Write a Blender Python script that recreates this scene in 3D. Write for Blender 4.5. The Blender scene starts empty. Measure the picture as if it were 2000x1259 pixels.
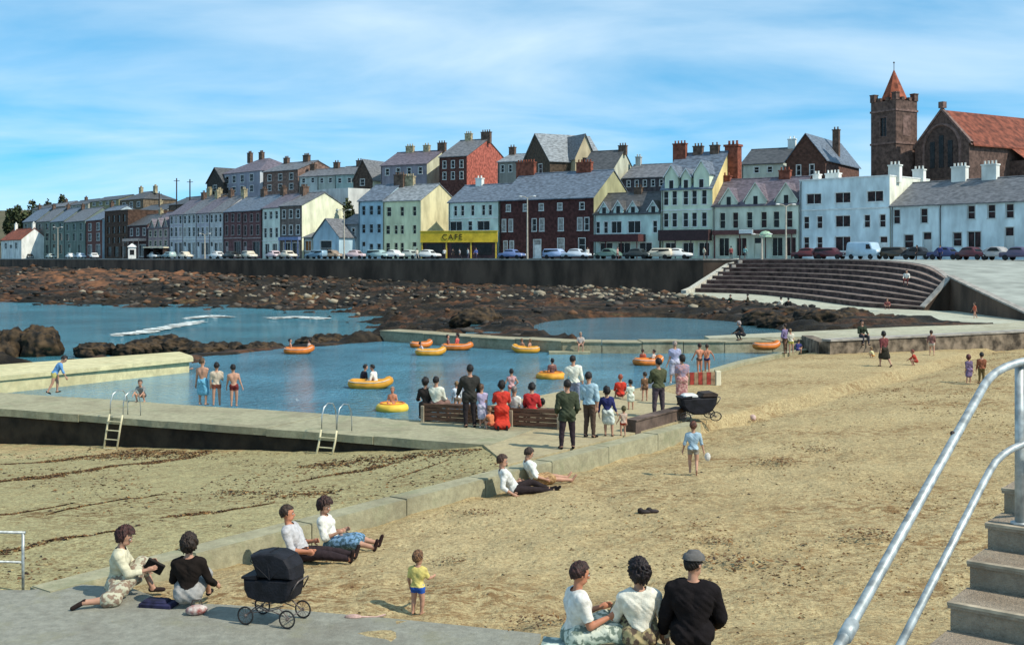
import bpy, bmesh, math, random
import numpy as np
from mathutils import Vector, Matrix

R = math.radians
random.seed(7)
RNG = np.random.default_rng(11)
scene = bpy.context.scene
col = scene.collection

# ------------------------------------------------------------------ camera, sky, sun, exposure
F, CZ, HY = 2200.0, 4.75, 505.0        # focal length (in photo pixels), eye height, horizon row
cam_d = bpy.data.cameras.new('camera')
cam_d.sensor_width = 36.0
cam_d.lens = 36.0 * F / 2000.0
cam_d.shift_y = -(629.5 - HY) / 2000.0
cam_d.clip_start = 0.1
cam_d.clip_end = 9000.0
cam = bpy.data.objects.new('camera', cam_d)
col.objects.link(cam)
cam.location = (0, 0, CZ)
cam.rotation_euler = (R(90), 0, 0)
scene.camera = cam

SUN_EL, SUN_X, SUN_Y = R(47), 0.88, -0.475
world = bpy.data.worlds.new('World')
scene.world = world
world.use_nodes = True
wn, wl = world.node_tree.nodes, world.node_tree.links
wn.clear()
w_out = wn.new('ShaderNodeOutputWorld')
w_bg = wn.new('ShaderNodeBackground')
w_bg.inputs['Strength'].default_value = 0.15
w_sky = wn.new('ShaderNodeTexSky')
w_sky.sky_type = 'NISHITA'
w_sky.sun_disc = False
w_sky.sun_elevation = SUN_EL
w_sky.sun_rotation = math.atan2(SUN_X, SUN_Y)
w_sky.altitude = 0
w_sky.air_density = 1.0
w_sky.dust_density = 0.05
w_sky.ozone_density = 5.5
w_tc = wn.new('ShaderNodeTexCoord')
w_sep = wn.new('ShaderNodeSeparateXYZ')
w_up = wn.new('ShaderNodeVectorMath'); w_up.operation = 'ADD'; w_up.inputs[1].default_value = (0, 0, 0.11)     # clear sea air: little horizon glare
wl.new(w_tc.outputs['Generated'], w_up.inputs[0]); wl.new(w_up.outputs[0], w_sky.inputs['Vector'])
wl.new(w_tc.outputs['Generated'], w_sep.inputs[0])
w_mx = wn.new('ShaderNodeMath'); w_mx.operation = 'MAXIMUM'; w_mx.inputs[1].default_value = 0.0
wl.new(w_sep.outputs[2], w_mx.inputs[0])
w_ad = wn.new('ShaderNodeMath'); w_ad.operation = 'ADD'; w_ad.inputs[1].default_value = 0.16
wl.new(w_mx.outputs[0], w_ad.inputs[0])
w_dx = wn.new('ShaderNodeMath'); w_dx.operation = 'DIVIDE'
w_dy = wn.new('ShaderNodeMath'); w_dy.operation = 'DIVIDE'
wl.new(w_sep.outputs[0], w_dx.inputs[0]); wl.new(w_ad.outputs[0], w_dx.inputs[1])
wl.new(w_sep.outputs[1], w_dy.inputs[0]); wl.new(w_ad.outputs[0], w_dy.inputs[1])
w_cmb = wn.new('ShaderNodeCombineXYZ')
wl.new(w_dx.outputs[0], w_cmb.inputs[0]); wl.new(w_dy.outputs[0], w_cmb.inputs[1])
w_map = wn.new('ShaderNodeMapping')
w_map.inputs['Rotation'].default_value = (0, 0, R(24))
w_map.inputs['Scale'].default_value = (0.75, 1.1, 1)
wl.new(w_cmb.outputs[0], w_map.inputs[0])
w_ns = wn.new('ShaderNodeTexNoise')
w_ns.inputs['Scale'].default_value = 1.25; w_ns.inputs['Detail'].default_value = 6
w_ns.inputs['Roughness'].default_value = 0.52; w_ns.inputs['Distortion'].default_value = 0.35
wl.new(w_map.outputs[0], w_ns.inputs['Vector'])
w_rp = wn.new('ShaderNodeValToRGB')
w_rp.color_ramp.elements[0].position = 0.28; w_rp.color_ramp.elements[0].color = (0, 0, 0, 1)
w_rp.color_ramp.elements[1].position = 0.72; w_rp.color_ramp.elements[1].color = (0.80, 0.80, 0.80, 1)
wl.new(w_ns.outputs['Fac'], w_rp.inputs[0])
w_hs = wn.new('ShaderNodeHueSaturation')
w_hs.inputs['Hue'].default_value = 0.478; w_hs.inputs['Saturation'].default_value = 1.32; w_hs.inputs['Value'].default_value = 1.0
wl.new(w_sky.outputs[0], w_hs.inputs['Color'])
w_mixc = wn.new('ShaderNodeMix'); w_mixc.data_type = 'RGBA'
wl.new(w_rp.outputs[0], w_mixc.inputs[0])
wl.new(w_hs.outputs[0], w_mixc.inputs[6])
w_mixc.inputs[7].default_value = (4.5, 5.5, 6.2, 1)
wl.new(w_mixc.outputs[2], w_bg.inputs['Color'])
wl.new(w_bg.outputs[0], w_out.inputs['Surface'])

sun_d = bpy.data.lights.new('sun', 'SUN')
sun_d.energy = 3.9
sun_d.angle = R(0.53)
sun_d.color = (1.0, 0.93, 0.80)
sun = bpy.data.objects.new('sun', sun_d)
col.objects.link(sun)
sv = Vector((SUN_X * math.cos(SUN_EL), SUN_Y * math.cos(SUN_EL), math.sin(SUN_EL)))
sun.rotation_euler = sv.to_track_quat('Z', 'Y').to_euler()

vs = scene.view_settings
vs.view_transform = 'Standard'; vs.look = 'None'; vs.gamma = 1.0; vs.exposure = 0.30
vs.use_curve_mapping = False

# ------------------------------------------------------------------ helpers
def P(px, py, z=0.0):
    """where the sight line of a photo pixel meets the level z"""
    D = (CZ - z) * F / (py - HY)
    return ((px - 1000) / F * D, D, z)
def Wd(px, D, py=None):
    return ((px - 1000) * D / F, D, CZ + (HY - (py if py is not None else HY)) * D / F)

MATS = {}
def mat(name, c, rough=0.85, var=0.12, scale=4.0, bump=0.0, bscale=40.0, c2=None, spec=0.3, metal=0.0, stretch=None, detail=5.0, lo=0.35, hi=0.65):
    """procedural surface: two colours through a noise, optional bump"""
    if name in MATS: return MATS[name]
    m = bpy.data.materials.new(name); m.use_nodes = True
    n, l = m.node_tree.nodes, m.node_tree.links
    b = n['Principled BSDF']
    b.inputs['Roughness'].default_value = rough
    b.inputs['Metallic'].default_value = metal
    b.inputs['Specular IOR Level'].default_value = spec
    tc = n.new('ShaderNodeTexCoord')
    src = tc.outputs['Object']
    if stretch:
        mp = n.new('ShaderNodeMapping'); mp.inputs['Scale'].default_value = stretch
        l.new(src, mp.inputs[0]); src = mp.outputs[0]
    ns = n.new('ShaderNodeTexNoise'); ns.inputs['Scale'].default_value = scale; ns.inputs['Detail'].default_value = detail
    l.new(src, ns.inputs['Vector'])
    rp = n.new('ShaderNodeValToRGB')
    a = c2 if c2 else tuple(max(0, x * (1 - 2.2 * var)) for x in c)
    d = c if c2 else tuple(min(1, x * (1 + var)) for x in c)
    rp.color_ramp.elements[0].position = lo; rp.color_ramp.elements[0].color = (*a, 1)
    rp.color_ramp.elements[1].position = hi; rp.color_ramp.elements[1].color = (*d, 1)
    l.new(ns.outputs['Fac'], rp.inputs[0]); l.new(rp.outputs[0], b.inputs['Base Color'])
    if bump:
        n2 = n.new('ShaderNodeTexNoise'); n2.inputs['Scale'].default_value = bscale; n2.inputs['Detail'].default_value = 4
        l.new(src, n2.inputs['Vector'])
        bp = n.new('ShaderNodeBump'); bp.inputs['Strength'].default_value = bump; bp.inputs['Distance'].default_value = 0.02
        l.new(n2.outputs['Fac'], bp.inputs['Height']); l.new(bp.outputs[0], b.inputs['Normal'])
    MATS[name] = m
    return m

def weathered(name, c, stain, algae, scale=.55, rough=.93, bump=.6):
    """sea concrete: mottled base, dark stains and green algae with shapes of their own"""
    m = bpy.data.materials.new(name); m.use_nodes = True; n, l = m.node_tree.nodes, m.node_tree.links
    b = n['Principled BSDF']; b.inputs['Roughness'].default_value = rough; b.inputs['Specular IOR Level'].default_value = .2
    tc = n.new('ShaderNodeTexCoord')
    def ns(s, d, r=.6):
        a = n.new('ShaderNodeTexNoise'); a.inputs['Scale'].default_value = s; a.inputs['Detail'].default_value = d; a.inputs['Roughness'].default_value = r; l.new(tc.outputs['Object'], a.inputs['Vector']); return a.outputs['Fac']
    def rp(f, p0, p1, c0=(0, 0, 0), c1=(1, 1, 1)):
        r = n.new('ShaderNodeValToRGB'); r.color_ramp.elements[0].position = p0; r.color_ramp.elements[1].position = p1; r.color_ramp.elements[0].color = (*c0, 1); r.color_ramp.elements[1].color = (*c1, 1); l.new(f, r.inputs[0]); return r.outputs[0]
    def mx(f, a, c2):
        x = n.new('ShaderNodeMix'); x.data_type = 'RGBA'; l.new(f, x.inputs[0]); l.new(a, x.inputs[6]); x.inputs[7].default_value = (*c2, 1); return x.outputs[2]
    base = rp(ns(scale * 9, 7, .75), .35, .65, tuple(x * .72 for x in c), tuple(x * 1.12 for x in c))
    a = mx(rp(ns(scale, 8, .7), .48, .68, (0, 0, 0), (.75, .75, .75)), base, stain)
    a = mx(rp(ns(scale * 1.7 + .13, 7, .65), .54, .66, (0, 0, 0), (.55, .55, .55)), a, algae)
    l.new(a, b.inputs['Base Color'])
    bp = n.new('ShaderNodeBump'); bp.inputs['Strength'].default_value = bump; bp.inputs['Distance'].default_value = .03; l.new(ns(scale * 22, 6, .7), bp.inputs['Height']); l.new(bp.outputs[0], b.inputs['Normal'])
    MATS[name] = m; return m

def cloth(c, rough=0.95):
    k = 'cloth_%d_%d_%d' % tuple(int(x * 255) for x in c)
    return mat(k, c, rough, 0.10, 14.0, 0.25, 60.0, spec=0.1)

class MB:
    """collects geometry for ONE mesh object"""
    def __init__(s): s.v = []; s.f = []; s.m = []
    def add(s, vs, fs, m=0):
        o = len(s.v); s.v.extend([tuple(map(float, p)) for p in vs])
        for f in fs: s.f.append(tuple(i + o for i in f)); s.m.append(m)
        return s
    def box(s, x0, x1, y0, y1, z0, z1, m=0):
        return s.add([(x0, y0, z0), (x1, y0, z0), (x1, y1, z0), (x0, y1, z0), (x0, y0, z1), (x1, y0, z1), (x1, y1, z1), (x0, y1, z1)],
                     [(0, 3, 2, 1), (4, 5, 6, 7), (0, 1, 5, 4), (1, 2, 6, 5), (2, 3, 7, 6), (3, 0, 4, 7)], m)
    def bbox(s, x0, x1, y0, y1, z0, z1, b=0.02, m=0):
        """box with bevelled vertical and top edges"""
        def ring(x0, x1, y0, y1, z, b): return [(x0 + b, y0, z), (x1 - b, y0, z), (x1, y0 + b, z), (x1, y1 - b, z), (x1 - b, y1, z), (x0 + b, y1, z), (x0, y1 - b, z), (x0, y0 + b, z)]
        vs = ring(x0, x1, y0, y1, z0, b) + ring(x0, x1, y0, y1, z1 - b, b) + ring(x0 + b, x1 - b, y0 + b, y1 - b, z1, b)
        fs = [tuple(range(7, -1, -1)), tuple(range(16, 24))]
        for k in (0, 8):
            for i in range(8): fs.append((k + i, k + (i + 1) % 8, k + 8 + (i + 1) % 8, k + 8 + i))
        return s.add(vs, fs, m)
    def prism(s, poly, z0, z1, m=0):
        n = len(poly)
        a = sum(poly[i][0] * poly[(i + 1) % n][1] - poly[(i + 1) % n][0] * poly[i][1] for i in range(n))
        if a < 0: poly = poly[::-1]
        g = lambda z, p: z(p[0], p[1]) if callable(z) else z
        vs = [(p[0], p[1], g(z0, p)) for p in poly] + [(p[0], p[1], g(z1, p)) for p in poly]
        fs = [tuple(range(n - 1, -1, -1)), tuple(range(n, 2 * n))]
        for i in range(n): j = (i + 1) % n; fs.append((i, j, n + j, n + i))
        return s.add(vs, fs, m)
    def tube(s, pts, r, n=8, m=0, cap=True):
        pts = [Vector(p) for p in pts]; k = len(pts)
        rs = r if isinstance(r, (list, tuple)) else [r] * k
        vs = []; prev = None
        for i, p in enumerate(pts):
            t = (pts[min(i + 1, k - 1)] - pts[max(i - 1, 0)]).normalized()
            if prev is None:
                u = t.orthogonal().normalized()
            else:
                u = (prev - t * prev.dot(t)); u = u.normalized() if u.length > 1e-6 else t.orthogonal().normalized()
            prev = u; w = t.cross(u)
            for j in range(n):
                a = 2 * math.pi * j / n
                vs.append(p + (u * math.cos(a) + w * math.sin(a)) * rs[i])
        fs = []
        for i in range(k - 1):
            for j in range(n): fs.append((i * n + j, i * n + (j + 1) % n, (i + 1) * n + (j + 1) % n, (i + 1) * n + j))
        if cap: fs += [tuple(range(n - 1, -1, -1)), tuple((k - 1) * n + j for j in range(n))]
        return s.add(vs, fs, m)
    def lathe(s, prof, c=(0, 0, 0), n=12, m=0):
        k = len(prof); vs = []
        for r, z in prof:
            for j in range(n):
                a = 2 * math.pi * j / n
                vs.append((c[0] + r * math.cos(a), c[1] + r * math.sin(a), c[2] + z))
        fs = [(i * n + j, i * n + (j + 1) % n, (i + 1) * n + (j + 1) % n, (i + 1) * n + j) for i in range(k - 1) for j in range(n)]
        fs += [tuple(range(n - 1, -1, -1)), tuple((k - 1) * n + j for j in range(n))]
        return s.add(vs, fs, m)
    def torus(s, Rr, r, c=(0, 0, 0), n=20, k=8, m=0, sx=1.0, sy=1.0, axis='z', lift=None):
        vs = []
        for i in range(n):
            a = 2 * math.pi * i / n
            for j in range(k):
                b = 2 * math.pi * j / k
                x = (Rr * sx + r * math.cos(b)) * math.cos(a); y = (Rr * sy + r * math.cos(b)) * math.sin(a); z = r * math.sin(b)
                if lift: z += lift(a)
                p = (x, y, z) if axis == 'z' else (z, x, y)
                vs.append((c[0] + p[0], c[1] + p[1], c[2] + p[2]))
        return s.add(vs, [(i * k + j, ((i + 1) % n) * k + j, ((i + 1) % n) * k + (j + 1) % k, i * k + (j + 1) % k) for i in range(n) for j in range(k)], m)
    def ball(s, c, rx, ry=None, rz=None, n=10, k=7, m=0):
        ry = rx if ry is None else ry; rz = rx if rz is None else rz
        vs = [(c[0], c[1], c[2] - rz)]
        for i in range(1, k):
            t = -math.pi / 2 + math.pi * i / k
            for j in range(n):
                a = 2 * math.pi * j / n
                vs.append((c[0] + rx * math.cos(t) * math.cos(a), c[1] + ry * math.cos(t) * math.sin(a), c[2] + rz * math.sin(t)))
        vs.append((c[0], c[1], c[2] + rz)); e = len(vs) - 1
        fs = [(0, 1 + (j + 1) % n, 1 + j) for j in range(n)]
        for i in range(k - 2):
            for j in range(n): fs.append((1 + i * n + j, 1 + i * n + (j + 1) % n, 1 + (i + 1) * n + (j + 1) % n, 1 + (i + 1) * n + j))
        fs += [(e, 1 + (k - 2) * n + j, 1 + (k - 2) * n + (j + 1) % n) for j in range(n)]
        return s.add(vs, fs, m)
    def mesh(s, name, mats, smooth=False):
        me = bpy.data.meshes.new(name); me.from_pydata(s.v, [], s.f)
        for q in (mats if isinstance(mats, (list, tuple)) else [mats]): me.materials.append(q)
        if any(s.m): me.polygons.foreach_set('material_index', s.m)
        if smooth: me.polygons.foreach_set('use_smooth', [True] * len(s.f))
        me.update(); return me
    def build(s, name, mats, parent=None, smooth=False, loc=None):
        return obj(name, s.mesh(name, mats, smooth), parent, loc)

def obj(name, me, parent=None, loc=None, rz=None):
    o = bpy.data.objects.new(name, me); col.objects.link(o)
    if parent: o.parent = parent
    if loc is not None: o.location = loc
    if rz is not None: o.rotation_euler = (0, 0, rz)
    return o
def tag(o, label=None, cat=None, group=None, kind=None):
    if label: o['label'] = label
    if cat: o['category'] = cat
    if group: o['group'] = group
    if kind: o['kind'] = kind
    return o
def thing(name, label, cat, loc=(0, 0, 0), rz=0.0, group=None):
    o = bpy.data.objects.new(name, None); col.objects.link(o)
    o.location = loc; o.rotation_euler = (0, 0, rz); o.empty_display_size = 0.2
    return tag(o, label, cat, group)
def struct(o): return tag(o, kind='structure')

# numpy value noise
_PERM = np.random.default_rng(5).random((256, 256))
def vnoise(x, y):
    xi = np.floor(x).astype(int); yi = np.floor(y).astype(int)
    fx = x - xi; fy = y - yi
    fx = fx * fx * (3 - 2 * fx); fy = fy * fy * (3 - 2 * fy)
    g = lambda a, b: _PERM[a % 256, b % 256]
    return (g(xi, yi) * (1 - fx) + g(xi + 1, yi) * fx) * (1 - fy) + (g(xi, yi + 1) * (1 - fx) + g(xi + 1, yi + 1) * fx) * fy
def fbm(x, y, o=4, ridged=False):
    s = np.zeros_like(x, dtype=float); a = 0.5
    for k in range(o):
        v = vnoise(x * 2 ** k + 17.3 * k, y * 2 ** k + 9.1 * k)
        s += a * ((1 - np.abs(2 * v - 1)) if ridged else v); a *= 0.5
    return s
def smooth01(t):
    t = np.clip(t, 0, 1); return t * t * (3 - 2 * t)
def grid_mesh(name, xs, ys, hf, mats, keep=None, smooth=True):
    X, Y = np.meshgrid(xs, ys); Z = hf(X, Y)
    nx, ny = len(xs), len(ys)
    i = np.arange((nx - 1) * (ny - 1)); r = i // (nx - 1); c = i % (nx - 1); a = r * nx + c
    q = np.stack([a, a + 1, a + nx + 1, a + nx], 1)
    if keep is not None:
        K = keep(X, Y).ravel(); q = q[K[q].all(1)]
    me = bpy.data.meshes.new(name)
    me.vertices.add(nx * ny); me.vertices.foreach_set('co', np.stack([X, Y, Z], -1).astype(np.float32).ravel())
    me.loops.add(q.size); me.loops.foreach_set('vertex_index', q.ravel().astype(np.int32))
    me.polygons.add(len(q)); me.polygons.foreach_set('loop_start', (np.arange(len(q)) * 4).astype(np.int32))
    if smooth: me.polygons.foreach_set('use_smooth', np.ones(len(q), dtype=bool))
    me.materials.append(mats); me.update(calc_edges=True); me.validate()
    return me
def seg_dist(X, Y, pts):
    d = np.full(np.shape(X), 1e9)
    for (ax, ay), (bx, by) in zip(pts[:-1], pts[1:]):
        L2 = (bx - ax) ** 2 + (by - ay) ** 2
        t = np.clip(((X - ax) * (bx - ax) + (Y - ay) * (by - ay)) / L2, 0, 1)
        d = np.minimum(d, np.hypot(X - ax - t * (bx - ax), Y - ay - t * (by - ay)))
    return d
def offset_line(pts, d):
    """polyline moved d to the right of its direction"""
    out = []
    for i in range(len(pts)):
        a = Vector(pts[max(i - 1, 0)][:2]); b = Vector(pts[min(i + 1, len(pts) - 1)][:2]); t = (b - a).normalized()
        out.append((pts[i][0] + t.y * d, pts[i][1] - t.x * d))
    return out
def wall_strip(mb, pts, w, z0, z1, m=0):
    """solid wall along a polyline (x, y); z0/z1 numbers or lists"""
    k = len(pts); L = offset_line(pts, -w / 2); Rr = offset_line(pts, w / 2)
    z0 = z0 if isinstance(z0, (list, tuple)) else [z0] * k; z1 = z1 if isinstance(z1, (list, tuple)) else [z1] * k
    vs = []
    for i in range(k): vs += [(*L[i], z0[i]), (*Rr[i], z0[i]), (*Rr[i], z1[i]), (*L[i], z1[i])]
    fs = [(3, 2, 1, 0)]
    for i in range(k - 1):
        a, b = 4 * i, 4 * i + 4
        for j in range(4): jn = (j + 1) % 4; fs.append((a + j, a + jn, b + jn, b + j))
    e = 4 * (k - 1); fs.append((e, e + 1, e + 2, e + 3))
    return mb.add(vs, fs, m)

# ------------------------------------------------------------------ surfaces of the setting
def sand_material(name, dry, wet, weed, weed_lo=0.56):
    m = bpy.data.materials.new(name); m.use_nodes = True
    n, l = m.node_tree.nodes, m.node_tree.links
    b = n['Principled BSDF']; b.inputs['Roughness'].default_value = 0.95; b.inputs['Specular IOR Level'].default_value = 0.1
    tc = n.new('ShaderNodeTexCoord')
    def noise(scale, detail=5, stretch=None, rough=0.5):
        ns = n.new('ShaderNodeTexNoise'); ns.inputs['Scale'].default_value = scale; ns.inputs['Detail'].default_value = detail; ns.inputs['Roughness'].default_value = rough
        if stretch:
            mp = n.new('ShaderNodeMapping'); mp.inputs['Scale'].default_value = stretch; mp.inputs['Rotation'].default_value = (0, 0, R(-12))
            l.new(tc.outputs['Object'], mp.inputs[0]); l.new(mp.outputs[0], ns.inputs['Vector'])
        else: l.new(tc.outputs['Object'], ns.inputs['Vector'])
        return ns.outputs['Fac']
    def ramp(fac, p0, p1, c0=(0, 0, 0, 1), c1=(1, 1, 1, 1)):
        r = n.new('ShaderNodeValToRGB'); r.color_ramp.elements[0].position = p0; r.color_ramp.elements[1].position = p1
        r.color_ramp.elements[0].color = c0; r.color_ramp.elements[1].color = c1; l.new(fac, r.inputs[0]); return r.outputs[0]
    def mix(fac, a, c):
        x = n.new('ShaderNodeMix'); x.data_type = 'RGBA'
        l.new(fac, x.inputs[0])
        for k, s in ((6, a), (7, c)):
            if isinstance(s, tuple): x.inputs[k].default_value = (*s, 1)
            else: l.new(s, x.inputs[k])
        return x.outputs[2]
    base = mix(ramp(noise(0.35, 6), 0.35, 0.68), wet, dry)
    grain = mix(ramp(noise(9.0, 6, None, 0.75), 0.42, 0.62), tuple(x * 0.6 for x in dry), tuple(x * 1.08 for x in dry))
    c = n.new('ShaderNodeMix'); c.data_type = 'RGBA'; c.inputs[0].default_value = 0.62; l.new(base, c.inputs[6]); l.new(grain, c.inputs[7])
    area = ramp(noise(0.16, 5, (1, 2.2, 1)), 0.40, 0.66)
    speck = ramp(noise(3.2, 8, (1, 1.8, 1), 0.8), weed_lo, weed_lo + 0.07)
    mm = n.new('ShaderNodeMath'); mm.operation = 'MULTIPLY'; l.new(area, mm.inputs[0]); l.new(speck, mm.inputs[1])
    c3 = mix(mm.outputs[0], c.outputs[2], weed)
    fine = ramp(noise(16.0, 6, (1, 1.6, 1), 0.85), 0.50, 0.60)
    m2 = n.new('ShaderNodeMath'); m2.operation = 'MULTIPLY'; m2.inputs[1].default_value = 0.9; l.new(fine, m2.inputs[0])
    c4 = mix(m2.outputs[0], c3, tuple(x * 0.9 for x in weed))
    l.new(c4, b.inputs['Base Color'])
    bp = n.new('ShaderNodeBump'); bp.inputs['Strength'].default_value = 1.0; bp.inputs['Distance'].default_value = 0.09
    add = n.new('ShaderNodeMath'); add.operation = 'ADD'; l.new(noise(5.0, 6, None, 0.7), add.inputs[0])
    l.new(noise(1.7, 3), add.inputs[1]); l.new(add.outputs[0], bp.inputs['Height']); l.new(bp.outputs[0], b.inputs['Normal'])
    return m
M_SAND = sand_material('sand_surface', (0.575, 0.46, 0.245), (0.43, 0.33, 0.165), (0.21, 0.12, 0.05), 0.48)
M_WETSAND = sand_material('lower_sand_surface', (0.47, 0.42, 0.22), (0.36, 0.315, 0.16), (0.17, 0.105, 0.045), 0.50)
M_CONC = weathered('concrete', (0.36, 0.335, 0.215), (0.19, 0.165, 0.105), (0.20, 0.215, 0.12))
M_CONC_PALE = weathered('pale_concrete', (0.62, 0.56, 0.32), (0.42, 0.36, 0.19), (0.42, 0.42, 0.24), .3)
M_CONC_DARK = mat('shaded_weedy_wall', (0.034, 0.025, 0.015), 0.8, 0.3, 2.0, 0.8, 12, detail=8)  # colour takes in the shade on the face as well as weed
M_PAVE = weathered('worn_pavement', (0.27, 0.265, 0.215), (0.17, 0.155, 0.12), (0.24, 0.23, 0.15), .7)
M_STONE = mat('sea_wall_stone', (0.105, 0.068, 0.046), 0.9, 0.25, 0.5, 0.8, 6, stretch=(1, 1, .35), detail=10)
M_COPING = mat('stone_coping', (0.34, 0.31, 0.27), 0.9, 0.15, 2.0)
M_TAR = mat('tarmac', (0.06, 0.06, 0.058), 0.9, 0.15, 3.0)
M_APRON = mat('promenade_paving', (0.33, 0.345, 0.30), 0.9, 0.12, 0.5)

# low boundary wall between the two sands (right-hand edge line) and the near pool wall (front line)
LWA, LWD = np.array((-5.54, 17.4)), np.array((0.59, 0.807)); LWD = LWD / np.linalg.norm(LWD); LWN = np.array((LWD[1], -LWD[0]))
PWA = np.array((-16.3, 35.8)); PWB = np.array((-0.52, 28.8)); PWD = (PWB - PWA) / np.linalg.norm(PWB - PWA); PWN = np.array((-PWD[1], PWD[0]))
XW_Y, XW_X = [33, 36, 38, 41.5, 43, 47.3, 53.4, 63, 70], [-4, -2, 0.9, 1.9, 4.9, 7.4, 10.7, 17.2, 22]
def sand_h(X, Y):
    X = np.asarray(X, float); Y = np.asarray(Y, float)
    s = (X - LWA[0]) * LWN[0] + (Y - LWA[1]) * LWN[1]
    q = (X - PWA[0]) * PWN[0] + (Y - PWA[1]) * PWN[1]
    zp = np.interp(X, [-30, -16, -7.3, -3, -0.8], [-1.45, -1.1, -0.66, -0.36, -0.06])
    zl = zp + (-0.12 - zp) * smooth01(-q / 11.5)
    zl = np.where(Y < 17.5, np.maximum(zl, -0.1), zl)
    zr = -0.06 - 0.30 * np.exp(-np.maximum(s, 0) / 2.6) * smooth01((Y - 15.5) / 4.0)
    rise = np.interp(Y, [6, 10, 12.3, 13.2, 15.2], [1.0, 0.80, 0.57, 0.36, 0.0]) * smooth01((X + 0.1) / 0.8)
    zr = zr + rise + 0.10 * smooth01((X - 12) / 15)
    rough = 0.20 * (fbm(X * 0.55, Y * 0.55, 4) - 0.5) + 0.19 * (fbm(X * 2.1, Y * 2.1, 3) - 0.45)
    z = np.where(s > -0.25, zr + rough, zl + 0.4 * rough)
    e = X - np.interp(Y, XW_Y, XW_X)
    ze = np.where(e > 0, np.minimum(-0.36 + e * 0.16, z), -0.36 + e * 0.3)
    z = np.where((q > 0.3) & (Y > 28), np.maximum(ze, -2.0), z)
    z = np.where((q > 0.3) & (e < 0.4) & (X < -1.2), -2.0, z)
    return z
ys = np.concatenate([np.arange(5, 22, 0.16), np.arange(22, 36, 0.26), np.arange(36, 68, 0.5)])
xs = np.concatenate([np.arange(-34, -10, 0.5), np.arange(-10, 9, 0.17), np.arange(9, 46, 0.4)])
def side(X, Y): return (X - LWA[0]) * LWN[0] + (Y - LWA[1]) * LWN[1]
struct(obj('sand', grid_mesh('sand', xs, ys, sand_h, M_SAND, lambda X, Y: (side(X, Y) > -.45) | (Y > 31.5))))
struct(obj('lower_sand', grid_mesh('lower_sand', np.arange(-34, 5, .2), np.arange(12, 37, .2), sand_h, M_WETSAND, lambda X, Y: (side(X, Y) < -.05) & (Y < 36.5))))

# pavement in the foreground, a real slab with a rounded kerb edge
pv = [P(-900, 1152), P(60, 1152), P(128, 1138), P(262, 1150), P(330, 1176), P(450, 1181), P(600, 1193), P(760, 1207), P(900, 1221), P(1060, 1238), P(1110, 1259), P(1060, 1500), P(-1400, 1500)]
mb = MB(); pp = [(p[0], p[1]) for p in pv]; mb.prism(pp, -0.6, 0.006)
struct(mb.build('pavement', M_PAVE))

# plaza beside the pool
plaza = [(-0.75, 28.9), (-0.1, 26.05), (5.25, 33.4), (6.6, 37.2), (5.2, 41.2), (1.6, 40.2), (-2.2, 34.2)]
mb = MB(); mb.prism(plaza, -0.9, -0.006); struct(mb.build('pool_terrace', weathered('sandy_concrete', (0.42, 0.355, 0.21), (0.25, 0.20, 0.12), (0.45, 0.37, 0.2), .8)))

# low wall
lw = thing('low_wall', 'long low concrete wall running diagonally between the two stretches of sand', 'wall')
def lwp(t, s): p = LWA + LWD * t + LWN * s; return (float(p[0]), float(p[1]))
nseg = 8; t0, t1 = -1.75, 18.6; ln = (t1 - t0) / nseg
for k in range(nseg):
    a = t0 + k * ln + 0.012; b = a + ln - 0.024
    mb = MB(); poly = [lwp(a, -0.5), lwp(b, -0.5), lwp(b, 0), lwp(a, 0)]
    c = lambda q: tuple(sum(x[i] for x in poly) / 4 + (q[i] - sum(x[i] for x in poly) / 4) * 0.985 for i in (0, 1))
    mb.prism(poly, -1.2, 0.005)
    ins = [lwp(a + .02, -0.48), lwp(b - .02, -0.48), lwp(b - .02, -.02), lwp(a + .02, -.02)]
    mb.prism(ins, 0.003, 0.022 + 0.004 * (k % 2))
    mb.build('wall_section', M_CONC, lw)

# near wall of the pool: pale top slab, weedy seaward face near-black, shade put into its colour
npw = thing('pool_wall', 'broad concrete pool wall with weedy shade-dark face above the lower sand', 'wall')
def pwp(t, q): p = PWA + PWD * t + PWN * q; return (float(p[0]), float(p[1]))
mb = MB(); Lp = float(np.linalg.norm(PWB - PWA))
ts = np.linspace(-14, Lp, 33)
fr = [pwp(t, 0.05 + 0.10 * (random.random() - .5)) for t in ts]
mb.prism(fr + [pwp(Lp, 3.0), pwp(-14, 3.0)], -2.4, -0.13)
mb.build('wall_face', M_CONC_DARK, npw)
for k in range(9):
    a = -14 + k * (Lp + 14) / 9 + 0.01; b = -14 + (k + 1) * (Lp + 14) / 9 - 0.01
    mb = MB(); tt = np.linspace(a, b, 7)
    mb.prism([pwp(t, -0.06 + 0.07 * (random.random() - .5)) for t in tt] + [pwp(b, 3.15), pwp(a, 3.15)], -0.20 - 0.05 * random.random(), 0.0 - 0.012 * (k % 2))
    mb.build('top_slab', M_CONC, npw)

# pale wall on the seaward side of the pool
mb = MB()
dv = [(-26.5, 30.5 + 0.6), (-19.9, 43.6), (-15.05, 51.9)]
a = [(-24.4, 36.0), (-19.3, 42.7), (-14.5, 50.6), (-14.9, 51.6), (-16.0, 53.8), (-21.5, 47.2), (-27.0, 41.0)]
mb.prism(a, -2.2, 0.2)
b2 = [(-24.4 + .1, 36.1), (-19.25, 42.65), (-14.3, 50.55), (-14.7, 51.75), (-15.95, 54.0), (-21.6, 47.3), (-27.0, 41.2)]
mb.prism(b2, 0.14, 0.30)
tag(mb.build('sea_wall', M_CONC_PALE), 'sunlit cream concrete wall ending between the pool and the sea', 'wall')

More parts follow.
